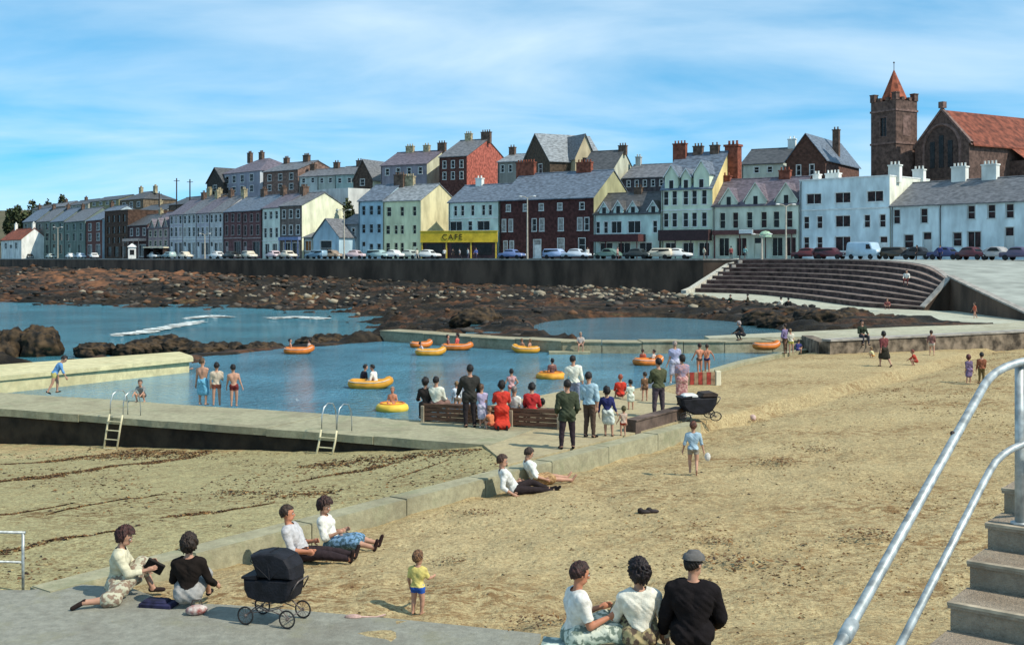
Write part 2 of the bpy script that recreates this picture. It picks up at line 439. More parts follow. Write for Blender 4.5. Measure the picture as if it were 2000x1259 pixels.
# far wall of the pool, in long cast sections
FW = [(-8.2, 70.0), (-2.3, 64.6), (2.7, 60.9), (7.0, 60.6), (11.5, 60.9), (17.0, 62.2)]
fw = thing('pool_wall', 'pale concrete wall along the far side of the bathing pool', 'wall')
cut = []
for (p, q) in zip(FW[:-1], FW[1:]):
    for u in (0.0, 0.5): cut.append((p[0] + (q[0] - p[0]) * u, p[1] + (q[1] - p[1]) * u))
cut.append(FW[-1])
for k in range(len(cut) - 1):
    p, q = Vector(cut[k]), Vector(cut[k + 1]); d = (q - p).normalized(); n_ = Vector((-d.y, d.x)); g = 0.02
    p2, q2 = p + d * g, q - d * g
    mb = MB(); h = 0.30 - 0.02 * (k % 3)
    mb.prism([tuple(p2), tuple(q2), tuple(q2 + n_ * 1.5), tuple(p2 + n_ * 1.5)], -1.6, h - 0.06)
    mb.prism([tuple(p2 - n_ * .06), tuple(q2 - n_ * .06), tuple(q2 + n_ * 1.6), tuple(p2 + n_ * 1.6)], h - 0.06, h)
    mb.build('wall_section', MATS.get('pool_wall_concrete') or weathered('pool_wall_concrete', (0.36, 0.325, 0.215), (0.16, 0.13, 0.08), (0.17, 0.18, 0.10), .8), fw)
st = P(1140, 699, -0.35)
mb = MB(); mb.box(st[0] - 1.7, st[0] + 0.5, 60.0, 60.84, -1.5, -0.22); mb.build('bathing_step', M_CONC, fw)

# kerb on the beach side of the pool
mb = MB(); kb = [(6.9, 46.2), (8.9, 49.6), (11.0, 53.7), (14.2, 58.6), (17.1, 62.4)]
wall_strip(mb, kb, 0.45, -0.9, -0.12); tag(mb.build('pool_kerb', M_CONC), 'narrow concrete kerb where the sand meets the pool', 'kerb')

# beach wall on the right with the pale upper walk behind it
BW = [(15.9, 57.0), (19.5, 58.5), (24.5, 60.5), (29.0, 62.6), (40, 67.5)]
bw = thing('beach_wall', 'rough brown stone wall at the far edge of the sand on the right', 'wall')
mb = MB(); wall_strip(mb, BW, 0.6, -0.9, [0.58, 0.62, 0.68, 0.72, 0.8]); wall_strip(mb, [(15.9, 57.2), (16.3, 62.2)], 0.6, -0.9, 0.52)
mb.build('wall_body', mat('beach_wall_stone', (0.20, 0.155, 0.11), 0.95, 0.35, 2.2, 0.9, 7, detail=8), bw)
mb = MB(); wall_strip(mb, BW, 0.72, [0.584, .624, .684, .724, .804], [0.68, .72, .78, .82, .9]); mb.build('coping', M_COPING, bw)
mb = MB(); poly = [(16.4, 57.9), (24.3, 61.0), (28.9, 63.1), (41, 68.4), (44, 78), (37.2, 79), (36.0, 77), (31, 72.2), (24, 69.2), (11, 64.5), (11, 62.9), (16.2, 63)]
mb.prism(poly, -1.2, lambda x, y: 0.32 + 0.25 * float(smooth01((x - 12) / 12))); struct(mb.build('upper_walk', weathered('pale_walk', (0.42, 0.40, 0.29), (0.26, 0.23, 0.15), (0.34, 0.36, 0.24), .25)))

# ------------------------------------------------------------------ water
def water_material(name, c, bump, scale, rough=0.06):
    m = bpy.data.materials.new(name); m.use_nodes = True
    n, l = m.node_tree.nodes, m.node_tree.links
    b = n['Principled BSDF']; b.inputs['Roughness'].default_value = rough; b.inputs['IOR'].default_value = 1.33
    tc = n.new('ShaderNodeTexCoord')
    mp = n.new('ShaderNodeMapping'); mp.inputs['Scale'].default_value = (1, 1.5, 1); mp.inputs['Rotation'].default_value = (0, 0, R(20)); l.new(tc.outputs['Object'], mp.inputs[0])
    a = n.new('ShaderNodeTexNoise'); a.inputs['Scale'].default_value = scale; a.inputs['Detail'].default_value = 5; a.inputs['Roughness'].default_value = 0.6; l.new(mp.outputs[0], a.inputs['Vector'])
    e = n.new('ShaderNodeTexNoise'); e.inputs['Scale'].default_value = scale * 0.09; e.inputs['Detail'].default_value = 3; l.new(tc.outputs['Object'], e.inputs['Vector'])
    rp = n.new('ShaderNodeValToRGB'); rp.color_ramp.elements[0].position = .35; rp.color_ramp.elements[1].position = .65
    rp.color_ramp.elements[0].color = (*[x * .75 for x in c], 1); rp.color_ramp.elements[1].color = (*[x * 1.2 for x in c], 1)
    l.new(e.outputs['Fac'], rp.inputs[0]); l.new(rp.outputs[0], b.inputs['Base Color'])
    bp = n.new('ShaderNodeBump'); bp.inputs['Strength'].default_value = 1.0; bp.inputs['Distance'].default_value = bump
    l.new(a.outputs['Fac'], bp.inputs['Height']); l.new(bp.outputs[0], b.inputs['Normal'])
    return m
M_POOL = water_material('pool_water', (0.085, 0.25, 0.34), 0.42, 2.6)
M_SEA = water_material('sea_water', (0.05, 0.19, 0.24), 0.55, 1.0)
def sheet(name, poly, z, m):
    mb = MB(); mb.add([(x, y, z) for x, y in poly], [tuple(range(len(poly)))]); return struct(mb.build(name, m))
sheet('pool_water', [(-24.2, 38.9), (-15.7, 37.2), (0.1, 30.2), (4, 36.5), (20, 62.5), (14, 62), (2.7, 61.8), (-2, 65.6), (-7.8, 70.8), (-13, 66), (-17.2, 58.5), (-15.3, 52.2), (-20.4, 44.8), (-25.5, 39.4)], -0.35, M_POOL)
sheet('rock_pool_water', [(-3, 66.5), (3, 62.6), (12, 62.6), (21, 70), (24, 84), (22, 98), (-3, 100)], -0.06, water_material('rock_pool_water', (0.05, 0.14, 0.17), 0.13, 2.0))
sheet('sea', [(-4000, 38), (-26, 42), (-21, 47.5), (-15.6, 54.5), (-10, 74), (-2, 90), (-30, 175), (-400, 700), (-4000, 4000)], -1.0, M_SEA)

# ------------------------------------------------------------------ the line of houses, the promenade wall and the rocky shore
PXH = [-250, 0, 40, 120, 200, 320, 400, 550, 660, 780, 930, 1060, 1160, 1350, 1600, 1870, 2050, 2400]
DH = [420, 352, 335, 302, 272, 243, 226, 202, 194, 187, 179, 172, 167, 159, 149, 134, 125, 108]
def Dh(px): return float(np.interp(px, PXH, DH))
def HLp(px): D = Dh(px); return ((px - 1000) * D / F, D)
HL = [HLp(p) for p in PXH]
WLpx = [-250, 0, 120, 200, 320, 400, 550, 660, 780, 930, 1060, 1160, 1350, 1480, 1580]
def norm_sea(px):
    a = Vector(HLp(px - 60)); b = Vector(HLp(px + 60)); t = (b - a).normalized(); return Vector((t.y, -t.x))
WL = []
for p in WLpx:
    h = Vector(HLp(p)); n_ = norm_sea(p); WL.append(tuple(h + n_ * 18))
WL[-1] = (27.6, 138.0)
WLx = np.array([p[0] for p in WL]); WLy = np.array([p[1] for p in WL])
ZP = 4.66
def wall_base(x): return np.interp(x, [-250, -120, -60, -35, -10, 10, 28], [3.3, 3.0, 2.5, 2.0, 1.4, 1.0, 0.8])
RIDGE = [(-15.4, 54.4), (-16.9, 58.6), (-12.9, 64.4), (-8.4, 70.6), (-5, 73), (-2, 76)]
OUTER = [(-60, 60), (-33, 63), (-25, 61), (-20, 60)]
def rock_h(X, Y):
    yf = np.interp(X, [-250, -59, -32, -18.7, -14.7, -11, -6, 0], [190, 130, 118, 104, 91, 80, 66, 60])
    yw = np.interp(X, WLx, WLy)
    base = np.interp(X, [-14, -8, 0], [-2.2, -1.2, -0.15])
    t = (Y - yf) / np.maximum(yw - yf, 5)
    h = base + (wall_base(X) - base) * np.clip(t, -0.6, 1.25) ** 1.0 * np.where(t < 0, 1.5, 1)
    rg = 1.5 * (fbm(X * .16, Y * .22, 5, True) - .62) + 0.9 * (fbm(X * .7, Y * .9, 4, True) - .6)
    amp = np.interp(X, [-12, 2, 30], [1.0, 0.55, 0.35]) * np.interp(t, [0, .15, .4], [1.5, 1.4, 1.0]) * (1 - 0.75 * smooth01((t - .85) / .2))
    h = h + rg * amp
    lg = np.floor(h / .28) * .28; h = lg + .28 * smooth01((h - lg) / .28 * 2.2 - .6)      # bedding ledges
    for line, top, wd in ((RIDGE, -0.02, 1.7), (OUTER, -0.75, 2.2)):
        d = seg_dist(X, Y, line)
        h = np.maximum(h, -2.4 + (top + 2.4) * np.exp(-(d / wd) ** 2) + 0.75 * rg)
    # the rock pool
    h = h + .45 * smooth01((X - 17) / 3) * (Y < 100)
    h = np.where(Y < np.interp(X, [11, 24, 31, 36], [67, 71, 74.2, 79]), np.minimum(h, -.25), h)
    h = np.where((Y > 76) & (X > np.interp(Y, [76.5, 86.5, 96, 108, 119, 127.5, 134], [32.0, 26.3, 25.4, 24.6, 22, 18.2, 17]) - .4), np.minimum(h, -.3), h)
    e = np.hypot((X - 9.8) / 8.6, (Y - 78) / 15.0)
    h = np.where(e < 1, np.minimum(h, -0.9 + 0.9 * e ** 3), h)
    h = np.where((Y < 66) & (X > -8), np.minimum(h, -0.8), h)
    return h
def rock_material():
    m = bpy.data.materials.new('weedy_rock'); m.use_nodes = True
    n, l = m.node_tree.nodes, m.node_tree.links
    b = n['Principled BSDF']; b.inputs['Roughness'].default_value = 0.85; b.inputs['Specular IOR Level'].default_value = 0.25
    tc = n.new('ShaderNodeTexCoord')
    def ns(s, d, st=None):
        a = n.new('ShaderNodeTexNoise'); a.inputs['Scale'].default_value = s; a.inputs['Detail'].default_value = d; a.inputs['Roughness'].default_value = .65
        if st:
            mp = n.new('ShaderNodeMapping'); mp.inputs['Scale'].default_value = st; l.new(tc.outputs['Object'], mp.inputs[0]); l.new(mp.outputs[0], a.inputs['Vector'])
        else: l.new(tc.outputs['Object'], a.inputs['Vector'])
        return a.outputs['Fac']
    r1 = n.new('ShaderNodeValToRGB'); e = r1.color_ramp.elements
    e[0].position = .36; e[0].color = (.009, .008, .005, 1); e[1].position = .68; e[1].color = (.20, .13, .055, 1)
    for p, c in ((.45, (.02, .016, .010, 1)), (.52, (.038, .028, .018, 1)), (.58, (.10, .045, .02, 1)), (.62, (.045, .034, .02, 1))):
        q = e.new(p); q.color = c
    l.new(ns(.09, 8, (1, 2.4, 1)), r1.inputs[0])
    r2 = n.new('ShaderNodeValToRGB'); r2.color_ramp.elements[0].position = .4; r2.color_ramp.elements[0].color = (.35, .33, .3, 1)
    r2.color_ramp.elements[1].position = .66; r2.color_ramp.elements[1].color = (1.5, 1.4, 1.25, 1); l.new(ns(1.3, 6), r2.inputs[0])
    mx = n.new('ShaderNodeMix'); mx.data_type = 'RGBA'; mx.blend_type = 'MULTIPLY'; mx.inputs[0].default_value = 1
    l.new(r1.outputs[0], mx.inputs[6]); l.new(r2.outputs[0], mx.inputs[7]); l.new(mx.outputs[2], b.inputs['Base Color'])
    bp = n.new('ShaderNodeBump'); bp.inputs['Distance'].default_value = .25; bp.inputs['Strength'].default_value = 1; l.new(ns(1.6, 6), bp.inputs['Height']); l.new(bp.outputs[0], b.inputs['Normal'])
    return m
M_ROCK = rock_material()
def rock_keep(X, Y):
    yw = np.interp(X, WLx, WLy)
    inpool = (seg_dist(X, Y, RIDGE) > 4) & (X > -16) & (Y < 64) & (Y > 50) & (X < 18)
    return (Y < yw + 5) & ~((X > 34.6) & (Y < 95)) & ~inpool & ~((X > -27) & (Y < 53))
xs = np.concatenate([np.arange(-230, -60, 2.0), np.arange(-60, 36, 0.4)])
ys = np.concatenate([np.arange(48, 130, 0.45), np.arange(130, 290, 1.0)])
struct(obj('rocky_shore', grid_mesh('rocky_shore', xs, ys, rock_h, M_ROCK, rock_keep, smooth=False)))

# loose stones over the shore: too many to count
def ico(sub=1):
    bm = bmesh.new(); bmesh.ops.create_icosphere(bm, subdivisions=sub, radius=1.0)
    v = np.array([p.co[:] for p in bm.verts]); f = [tuple(x.index for x in q.verts) for q in bm.faces]; bm.free(); return v, f
ICO1, ICO2, ICO3, ICO5 = ico(1), ico(2), ico(3), ico(5)
def np_mesh(name, V, q, mats, mi=None, smooth=False):
    me = bpy.data.meshes.new(name); k = q.shape[1]
    me.vertices.add(len(V)); me.vertices.foreach_set('co', V.astype(np.float32).ravel())
    me.loops.add(q.size); me.loops.foreach_set('vertex_index', q.ravel().astype(np.int32))
    me.polygons.add(len(q)); me.polygons.foreach_set('loop_start', (np.arange(len(q)) * k).astype(np.int32))
    for m in (mats if isinstance(mats, list) else [mats]): me.materials.append(m)
    if mi is not None: me.polygons.foreach_set('material_index', mi.astype(np.int32))
    if smooth: me.polygons.foreach_set('use_smooth', np.ones(len(q), bool))
    me.update(calc_edges=True); return me
M_PEBBLE = [mat('pale_stone', (.30, .255, .18), .9, .2, .8), mat('grey_stone', (.085, .07, .055), .9, .3, .8), mat('rust_stone', (.12, .06, .03), .9, .3, .8), mat('black_stone', (.03, .026, .02), .8, .3, .8)]
VV, QQ, MI = [], [], []; o = 0
iv, iq = ICO1; iq = np.array(iq)
N = 5200
X = RNG.uniform(-110, 27, N); u = RNG.uniform(0, 1, N)
yw = np.interp(X, WLx, WLy); ylow = np.interp(X, [-110, -59, -32, -18.7, -14.7, -8, 0, 30], [150, 131, 119, 104, 91, 76, 68, 99])
Y = ylow + (yw - ylow) * u
Z = rock_h(X, Y)
for x, y, z, uu in zip(X, Y, Z, u):
    if z < -1.0 or (z < 0 and x > 0 and y < 94): continue
    if x > 29 and y < 120: continue
    s = RNG.uniform(.1, .34) * (1.35 if x < -20 else 1) * (1.5 if RNG.random() < .06 else 1)
    v = iv * (1 + RNG.uniform(-.28, .28, (len(iv), 1))) * np.array([s * RNG.uniform(.8, 1.7), s * RNG.uniform(.8, 1.4), s * RNG.uniform(.45, .9)])
    VV.append(v + (x, y, z + .1 * s)); QQ.append(iq + o); o += len(iv)
    if not ((.55 < uu < .85 and -44 < x) or (uu > .45 and x > 4)) and RNG.random() < .45: VV.pop(); QQ.pop(); o -= len(iv); continue
    pale = 0.55 if (.55 + .004 * x < uu < .68 + .004 * x and -46 < x) or (uu > .5 and x > 6) else .05
    MI.append(np.full(len(iq), RNG.choice(4, p=[pale, .35 - pale * .2, .25 - pale * .2, .4 - pale * .6])))
tag(obj('shore_stones', np_mesh('shore_stones', np.concatenate(VV), np.concatenate(QQ), M_PEBBLE, np.concatenate(MI))), 'loose stones strewn over the rocky shore', 'stones', kind='stuff')

# boulders one can tell apart at the sea edge of the pool
M_BOULD = mat('boulder_rock', (.085, .052, .024), .8, .3, 2.3, 1.0, 6, c2=(.010, .008, .005), detail=10, lo=.42, hi=.68)
def boulder(c, s, m, label, group=None, seed=0):
    v, f = ICO5; g = np.random.default_rng(seed)
    off = g.uniform(0, 50)
    k = 1 + 0.9 * (fbm(v[:, 0] * 1.3 + off, v[:, 1] * 1.3 + v[:, 2] * .9 + off, 5, True) - .55) + .25 * (fbm(v[:, 0] * 4 + off, v[:, 2] * 4 + v[:, 1] * 3, 2) - .4)
    me = np_mesh('boulder', v * k[:, None] * np.array(s), np.array(f), m)
    return tag(obj('boulder', me, None, c, g.uniform(-.4, .4)), label, 'boulder', group)
bl = P(78, 694, -1.0); boulder((bl[0], bl[1], -.55), (1.2, 1.1, 1.1), M_BOULD, 'largest dark weedy boulder standing in the sea beyond the cream wall', 'sea boulders', 1)
bl = P(8, 696, -1.0); boulder((bl[0], bl[1], -.6), (1.1, 1.1, 1.2), M_BOULD, 'dark boulder at the left edge of the photo in the sea', 'sea boulders', 2)
sp = [(170, 688, .9), (188, 682, .8), (215, 684, .7), (245, 686, .8), (268, 682, .9), (290, 681, 1.0), (318, 678, 1.3), (338, 680, 1.1), (372, 688, 1.0), (395, 690, .9), (425, 688, 1.0), (455, 688, .9), (480, 690, .8), (505, 686, .9), (530, 684, .8), (600, 676, 1.0), (626, 670, .9), (650, 668, .9), (676, 668, .8), (702, 666, .8), (725, 664, .9)]
ORD = 'first second third fourth fifth sixth seventh eighth ninth tenth eleventh twelfth thirteenth fourteenth fifteenth sixteenth seventeenth eighteenth nineteenth twentieth twenty-first'.split()
for i, (a, b, s) in enumerate(sp):
    p = P(a, b + 6, -.9); boulder((p[0], p[1] + .3, -.75), (s * 1.0, s * .75, s * .55), M_BOULD, ORD[i] + ' dark weedy boulder from the left in the rock line along the pool', 'boulders along the sea side of the pool', 10 + i)
for i, (a, b) in enumerate([(478, 634), (700, 645), (820, 640), (930, 630)]):
    z = float(rock_h(np.array([P(a, b, 0)[0]]), np.array([P(a, b, 0)[1]]))[0]); p = P(a, b, 0)
    boulder((p[0], p[1], z + .2), (1.7, 1.0, .8), M_BOULD, ['flat dark rock awash at the edge of the sea', 'low brown rock ledge behind the far pool wall', 'humped dark rock behind the orange dinghies', 'greenish rock shelf left of the rock pool'][i], None, 60 + i)
for i, (a, b, q) in enumerate(((1490, 628, 1.0), (1520, 633, .8), (1562, 622, 1.1), (1600, 634, 1.3), (1640, 630, .9), (1668, 622, 1.0), (1380, 606, 1.2), (1340, 600, 1.0))):
    p = P(a, b, .2); boulder((p[0], p[1], .15), (1.5 * q, 1.0 * q, .75 * q), M_BOULD, ['small', 'low', 'humped', 'big rust-brown', 'rounded', 'angular', 'flat-topped', 'brownish'][i] + ' boulder between the rock pool and the seating steps' if i < 6 else ['wide', 'narrow'][i - 6] + ' boulder at the left end of the lower walk', 'boulders below the seating steps', 80 + i)
# breaking wave: a foam ridge
mb = MB(); wp = [P(x, y, -1.0) for x, y in ((236, 655), (262, 652), (296, 647), (330, 640), (362, 634), (388, 628))]
g = np.random.default_rng(3)
def foam(wp, wd, nm, lab):
    """flecks of foam lying on the water, thickest along the crest"""
    n = 420; k = g.integers(0, len(wp) - 1, n); t = g.random(n); A = np.array(wp)[:, :2]
    c = A[k] + (A[k + 1] - A[k]) * t[:, None]; j = g.normal(0, 1, n) * wd * .55; c[:, 1] += j; c[:, 0] += g.normal(0, .3, n)
    s_ = g.uniform(.08, .42, n) * np.exp(-(j / wd) ** 2) + .05
    a = np.linspace(0, 2 * math.pi, 7)[:-1]; rr = g.uniform(.6, 1.3, (n, 6)) * s_[:, None]
    X = c[:, :1] + rr * np.cos(a) * 1.7; Y = c[:, 1:] + rr * np.sin(a); Z = np.repeat(-.985 + .10 * np.exp(-(j / wd * 2) ** 2) * g.random(n), 6).reshape(n, 6) + g.uniform(0, .03, (n, 6))
    V = np.stack([X, Y, Z], -1).reshape(-1, 3); q = np.arange(6 * n).reshape(n, 6)
    return tag(obj(nm, np_mesh(nm, V, q, mat('foam', (.74, .77, .72), .9, .12, 3.0))), lab, 'foam', kind='stuff')
foam(wp, 1.1, 'wave_foam', 'white foam of a small wave breaking towards the rocks')
foam([P(x, y, -1.0) for x, y in ((20, 676), (34, 673), (50, 668))], .8, 'wave_foam', 'white foam between the two left boulders')
foam([P(x, y, -1.0) for x, y in ((375, 622), (410, 618), (440, 620))], 1.0, 'wave_foam', 'white foam washing the far rocks')
foam([P(x, y, -1.0) for x, y in ((535, 622), (580, 620), (630, 623))], 1.0, 'wave_foam', 'white foam in the rocky inlet')

# ------------------------------------------------------------------ promenade wall, promenade, road
pwall = thing('promenade_wall', 'long dark stone sea wall below the seafront road', 'wall')
mb = MB(); wall_strip(mb, WL, 1.0, -1.0, ZP - 0.12); mb.build('wall_body', M_STONE, pwall)
mb = MB(); wall_strip(mb, WL, 1.16, ZP - 0.117, ZP + 0.06); mb.build('coping', M_COPING, pwall)
for i, px in enumerate((700, 860)):       # piers on the wall face
    pass
# bastion on the left and the grassy bank beside it
c = Vector((np.interp(-88, WLx, WLx), 0)); 
bx = Wd(248, 247); 
mb = MB(); mb.prism([Wd(206, 243)[:2], Wd(286, 238)[:2], Wd(290, 255)[:2], Wd(206, 262)[:2]], -0.5, ZP - .05)
tag(mb.build('bastion', mat('bastion_stone', (.085, .062, .055), .9, .3, .5, .6, 3)), 'square dark stone bastion projecting from the sea wall on the left', 'bastion')
road_l = offset_line(WL, 0.0)
M_KERB = mat('kerb_stone', (.3, .29, .27), .9)
hl2 = [HLp(p) for p in WLpx]
mb = MB(); V = []; n_ = len(WL)
for i in range(n_):
    w_ = Vector(WL[i]); h = Vector(hl2[i])
    V += [(*w_.lerp(h, .02), ZP), (*w_.lerp(h, .72), ZP + .01)]
mb.add(V, [(2 * i, 2 * i + 2, 2 * i + 3, 2 * i + 1) for i in range(n_ - 1)])
struct(mb.build('road', M_TAR))
mb = MB(); V = []
for i in range(n_):
    w_ = Vector(WL[i]); h = Vector(hl2[i]); a = w_.lerp(h, .72); c = w_.lerp(h, 1.3)
    V += [(*a, ZP - .1), (*a, ZP + .12), (*c, ZP + .14)]
mb.add(V, [(3 * i + j, 3 * i + 3 + j, 3 * i + 4 + j, 3 * i + 1 + j) for i in range(n_ - 1) for j in (0, 1)])
struct(mb.build('house_pavement', M_APRON))

# grassy and weedy banks lying against the foot of the wall
def bank(name, px0, px1, d0, d1, z0, z1, m):
    pts = []; k = 90
    for i in range(k):
        px = px0 + (px1 - px0) * i / (k - 1); h = Vector(HLp(px)); n_ = norm_sea(px); u = math.sin(math.pi * i / (k - 1)) ** .4
        for j in range(9):
            d = d0 + (d1 - d0) * u * j / 8; q = h + n_ * (18.3 + d); pts.append((q.x, q.y, float(rock_h(np.array([q.x]), np.array([q.y]))[0]) + (.42 * u - .25 if j < 8 else -.5) + .5 * (random.random() - .5)))
    mb = MB(); mb.add(pts, [(i * 9 + j, i * 9 + j + 1, i * 9 + 10 + j, i * 9 + 9 + j) for i in range(k - 1) for j in range(8)]); struct(mb.build(name, m))
bank('grass_bank', -120, 170, 0, 16, 3.9, 2.2, mat('dry_grass_bank', (.30, .21, .075), .95, .3, .6, 1.0, 3, c2=(.07, .055, .025), detail=10, lo=.4, hi=.6))
bank('weed_bank', 318, 660, 1, 22, 3.0, 1.2, mat('rust_weed_bank', (.19, .085, .04), .95, .3, .6, 1.0, 3, c2=(.035, .024, .016), detail=10, lo=.42, hi=.62))
# ------------------------------------------------------------------ stepped terrace, its end walls, lower walk, ramp on the right
def curve(pts, n=24):
    """smooth polyline through points"""
    k = len(pts); out = []
    for u in np.linspace(0, k - 1, n):
        i = min(int(u), k - 2); t = u - i
        p = [np.array(pts[max(0, min(k - 1, j))], float) for j in (i - 1, i, i + 1, i + 2)]
        out.append(0.5 * ((2 * p[1]) + (-p[0] + p[2]) * t + (2 * p[0] - 5 * p[1] + 4 * p[2] - p[3]) * t * t + (-p[0] + 3 * p[1] - 3 * p[2] + p[3]) * t ** 3))
    return np.array(out)
TB = curve([(21.3, 133, .8), (27.0, 127, .75), (29.8, 114, .6), (31.2, 101, .45), (34.6, 95, .4)])
TT = curve([(27.9, 138.4, ZP), (34.6, 132.5, ZP), (38.6, 119, ZP - .1), (39.4, 107, 4.1), (38.0, 98, 3.05)])
tr = thing('stepped_terrace', 'curved flight of wide seating steps rising from the lower walk to the promenade', 'terrace')
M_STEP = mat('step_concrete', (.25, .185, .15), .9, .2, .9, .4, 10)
M_RISER = mat('shaded_riser', (.105, .062, .052), .9, .3, 1.2, .5, 8)  # darker and redder than the treads, painting the shade on the risers
NS = 8
for k in range(NS):
    a = TB + (TT - TB) * (k / NS); c = TB + (TT - TB) * ((k + 1) / NS)
    z0 = a[:, 2]; z1 = c[:, 2]
    mb = MB(); m_ = len(a)
    lip = a + (TB - TT) * .006
    V = []
    for i in range(m_):
        V += [(a[i, 0], a[i, 1], z0[i] - .25), (a[i, 0], a[i, 1], z1[i] - .10)]
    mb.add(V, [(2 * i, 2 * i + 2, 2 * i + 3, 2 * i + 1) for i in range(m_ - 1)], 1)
    V = []
    for i in range(m_):
        V += [(lip[i, 0], lip[i, 1], z1[i] - .10), (lip[i, 0], lip[i, 1], z1[i]), (c[i, 0], c[i, 1], z1[i]), (a[i, 0], a[i, 1], z1[i] - .10)]
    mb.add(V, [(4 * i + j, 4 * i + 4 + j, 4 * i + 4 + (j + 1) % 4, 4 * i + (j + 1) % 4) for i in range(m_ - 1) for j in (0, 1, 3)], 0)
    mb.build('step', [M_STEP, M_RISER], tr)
# pale sloping string wall on the left
mb = MB(); A, B = TB[0], TT[0]
wall_strip(mb, [(A[0] - 1.2, A[1] - 1.0), (A[0] - .2, A[1] - .2), (B[0] - .3, B[1] + .1)], .8, [-.3, .2, 2.0], [1.05, 1.35, ZP + .12])
mb.build('string_wall', mat('pale_string_wall', (.52, .49, .40), .9, .1), tr)
for k in range(6):      # small pale blocks beside the string wall
    u = (k + .8) / 7.0; p = A + (B - A) * u; mb = MB(); mb.bbox(p[0] + .75, p[0] + 1.25, p[1] - .55, p[1] - .15, p[2] + .05, p[2] + .55, .04); mb.build('end_block', M_COPING, tr)
# retaining walls at the right end
E0, E1 = (34.6, 95.0), (37.6, 96.4)
rw = thing('retaining_wall', 'dark triangular retaining wall below the ramp on the right', 'wall')
mb = MB(); wall_strip(mb, [E0, (36.1, 95.7), E1], .5, -.4, [.62, 1.9, 3.2]); wall_strip(mb, [(37.6, 96.3), (37.2, 88.5), (36.8, 80.0), (37.0, 76.0)], .5, -.4, [3.2, 2.0, .78, .5])
mb.build('wall_body', M_STONE, rw)
mb = MB(); wall_strip(mb, [(37.6, 96.6), (37.2, 88.5), (36.8, 80.0), (37.0, 76.0)], .62, [3.203, 2.003, .783, .503], [3.33, 2.13, .91, .63]); wall_strip(mb, [E0, (36.1, 95.7), (37.25, 96.25)], .62, [.623, 1.903, 3.0], [.74, 2.02, 3.12]); mb.build('coping', M_COPING, rw)
def ramp_h(X, Y): return np.interp(Y, [70, 78, 97, 107, 119, 131], [.45, .6, 3.0, 4.0, ZP - .12, ZP - .02]) + 0 * X
def ramp_keep(X, Y):
    xl = np.interp(Y, [72, 80, 96.3, 98, 107, 119, 132.5, 139], [37.05, 36.9, 37.7, 38.1, 39.5, 38.7, 34.7, 27.5])
    xr = np.interp(Y, HLy_, HLx_) - 1
    return (X > xl - .3) & (X < xr)
HLs = sorted(HL[10:], key=lambda p: p[1]); HLy_ = [p[1] for p in HLs]; HLx_ = [p[0] for p in HLs]
mb = MB(); V = []; yy = np.concatenate([np.arange(74, 138, 1.0), [138.0]])
for y in yy:
    xl = float(np.interp(y, [72, 80, 96.3, 98, 107, 119, 132.5, 139], [37.05, 36.95, 37.7, 38.1, 39.45, 38.65, 34.6, 27.5])); xr = float(np.interp(y, HLy_, HLx_)) + 6
    for u in np.linspace(0, 1, 6): V.append((xl + (xr - xl) * u, y, float(ramp_h(np.array([0.]), np.array([y]))[0])))
mb.add(V, [(i * 6 + j, i * 6 + j + 1, i * 6 + 7 + j, i * 6 + 6 + j) for i in range(len(yy) - 1) for j in range(5)])
struct(mb.build('promenade_apron', M_APRON))
# top wall of the terrace (low kerb)
mb = MB(); wall_strip(mb, [tuple(p[:2]) for p in TT], .5, [float(p[2]) - .4 for p in TT], [float(p[2]) + .07 for p in TT]); tag(mb.build('terrace_kerb', M_COPING), 'pale stone kerb along the top of the seating steps', 'kerb')
# lower walk at the foot of the steps
mb = MB(); low = np.array([(18.2, 127.5, .55), (22.0, 119, .5), (24.6, 108, .4), (25.4, 96, .27), (26.3, 86.5, .26), (32.0, 76.5, .34)]); low = curve([tuple(p) for p in low]); V = []
TB2 = TB.copy(); TB2[-1] = (36.5, 93, .35)
for i in range(len(low)):
    V += [(low[i, 0], low[i, 1], -1.0), (low[i, 0], low[i, 1], low[i, 2] + .05), (TB2[i, 0] + .3, TB2[i, 1] + .3, TB2[i, 2] + .01)]
mb.add(V, [(3 * i + j, 3 * i + 3 + j, 3 * i + 4 + j, 3 * i + 1 + j) for i in range(len(low) - 1) for j in (0, 1)])
mb.prism([(31.5, 76.3), (37.0, 77.5), (37.3, 95), (34.6, 94.6), (33, 85)], -.6, .345)
struct(mb.build('lower_walk', weathered('lower_walk', (.44, .44, .34), (.30, .27, .2), (.38, .42, .32), .2)))

# hill behind the houses, reaching the horizon
def hill_h(X, Y):
    best = seg_dist(X, Y, HL)
    inland = Y - np.interp(X, [p[0] for p in HL], [p[1] for p in HL]) > 0
    top = np.interp(X, [-330, -200, -140, -100, -70, -20, 40, 120], [25, 28, 27, 21, 17, 16, 17, 15])
    z = ZP - .1 + (top - ZP) * smooth01((best - 9) / 95) + 1.5 * (fbm(X * .03, Y * .03, 3) - .5) * smooth01((best - 10) / 30)
    return np.where(inland & (best > 7), z, ZP - 1.5)
M_HILL = mat('hill_grass', (.075, .075, .035), .95, .3, .06, 0, c2=(.13, .105, .06), detail=8)
xs = np.concatenate([np.arange(-900, -260, 40), np.arange(-260, 140, 5), np.arange(140, 1200, 50)])
ys = np.concatenate([np.arange(90, 420, 5), np.arange(420, 3000, 100)])
def hill_keep(X, Y): return (Y - np.interp(X, [p[0] for p in HL], [p[1] for p in HL]) > 3) | (X > 70)
struct(obj('hill', grid_mesh('hill', xs, ys, hill_h, M_HILL, hill_keep)))

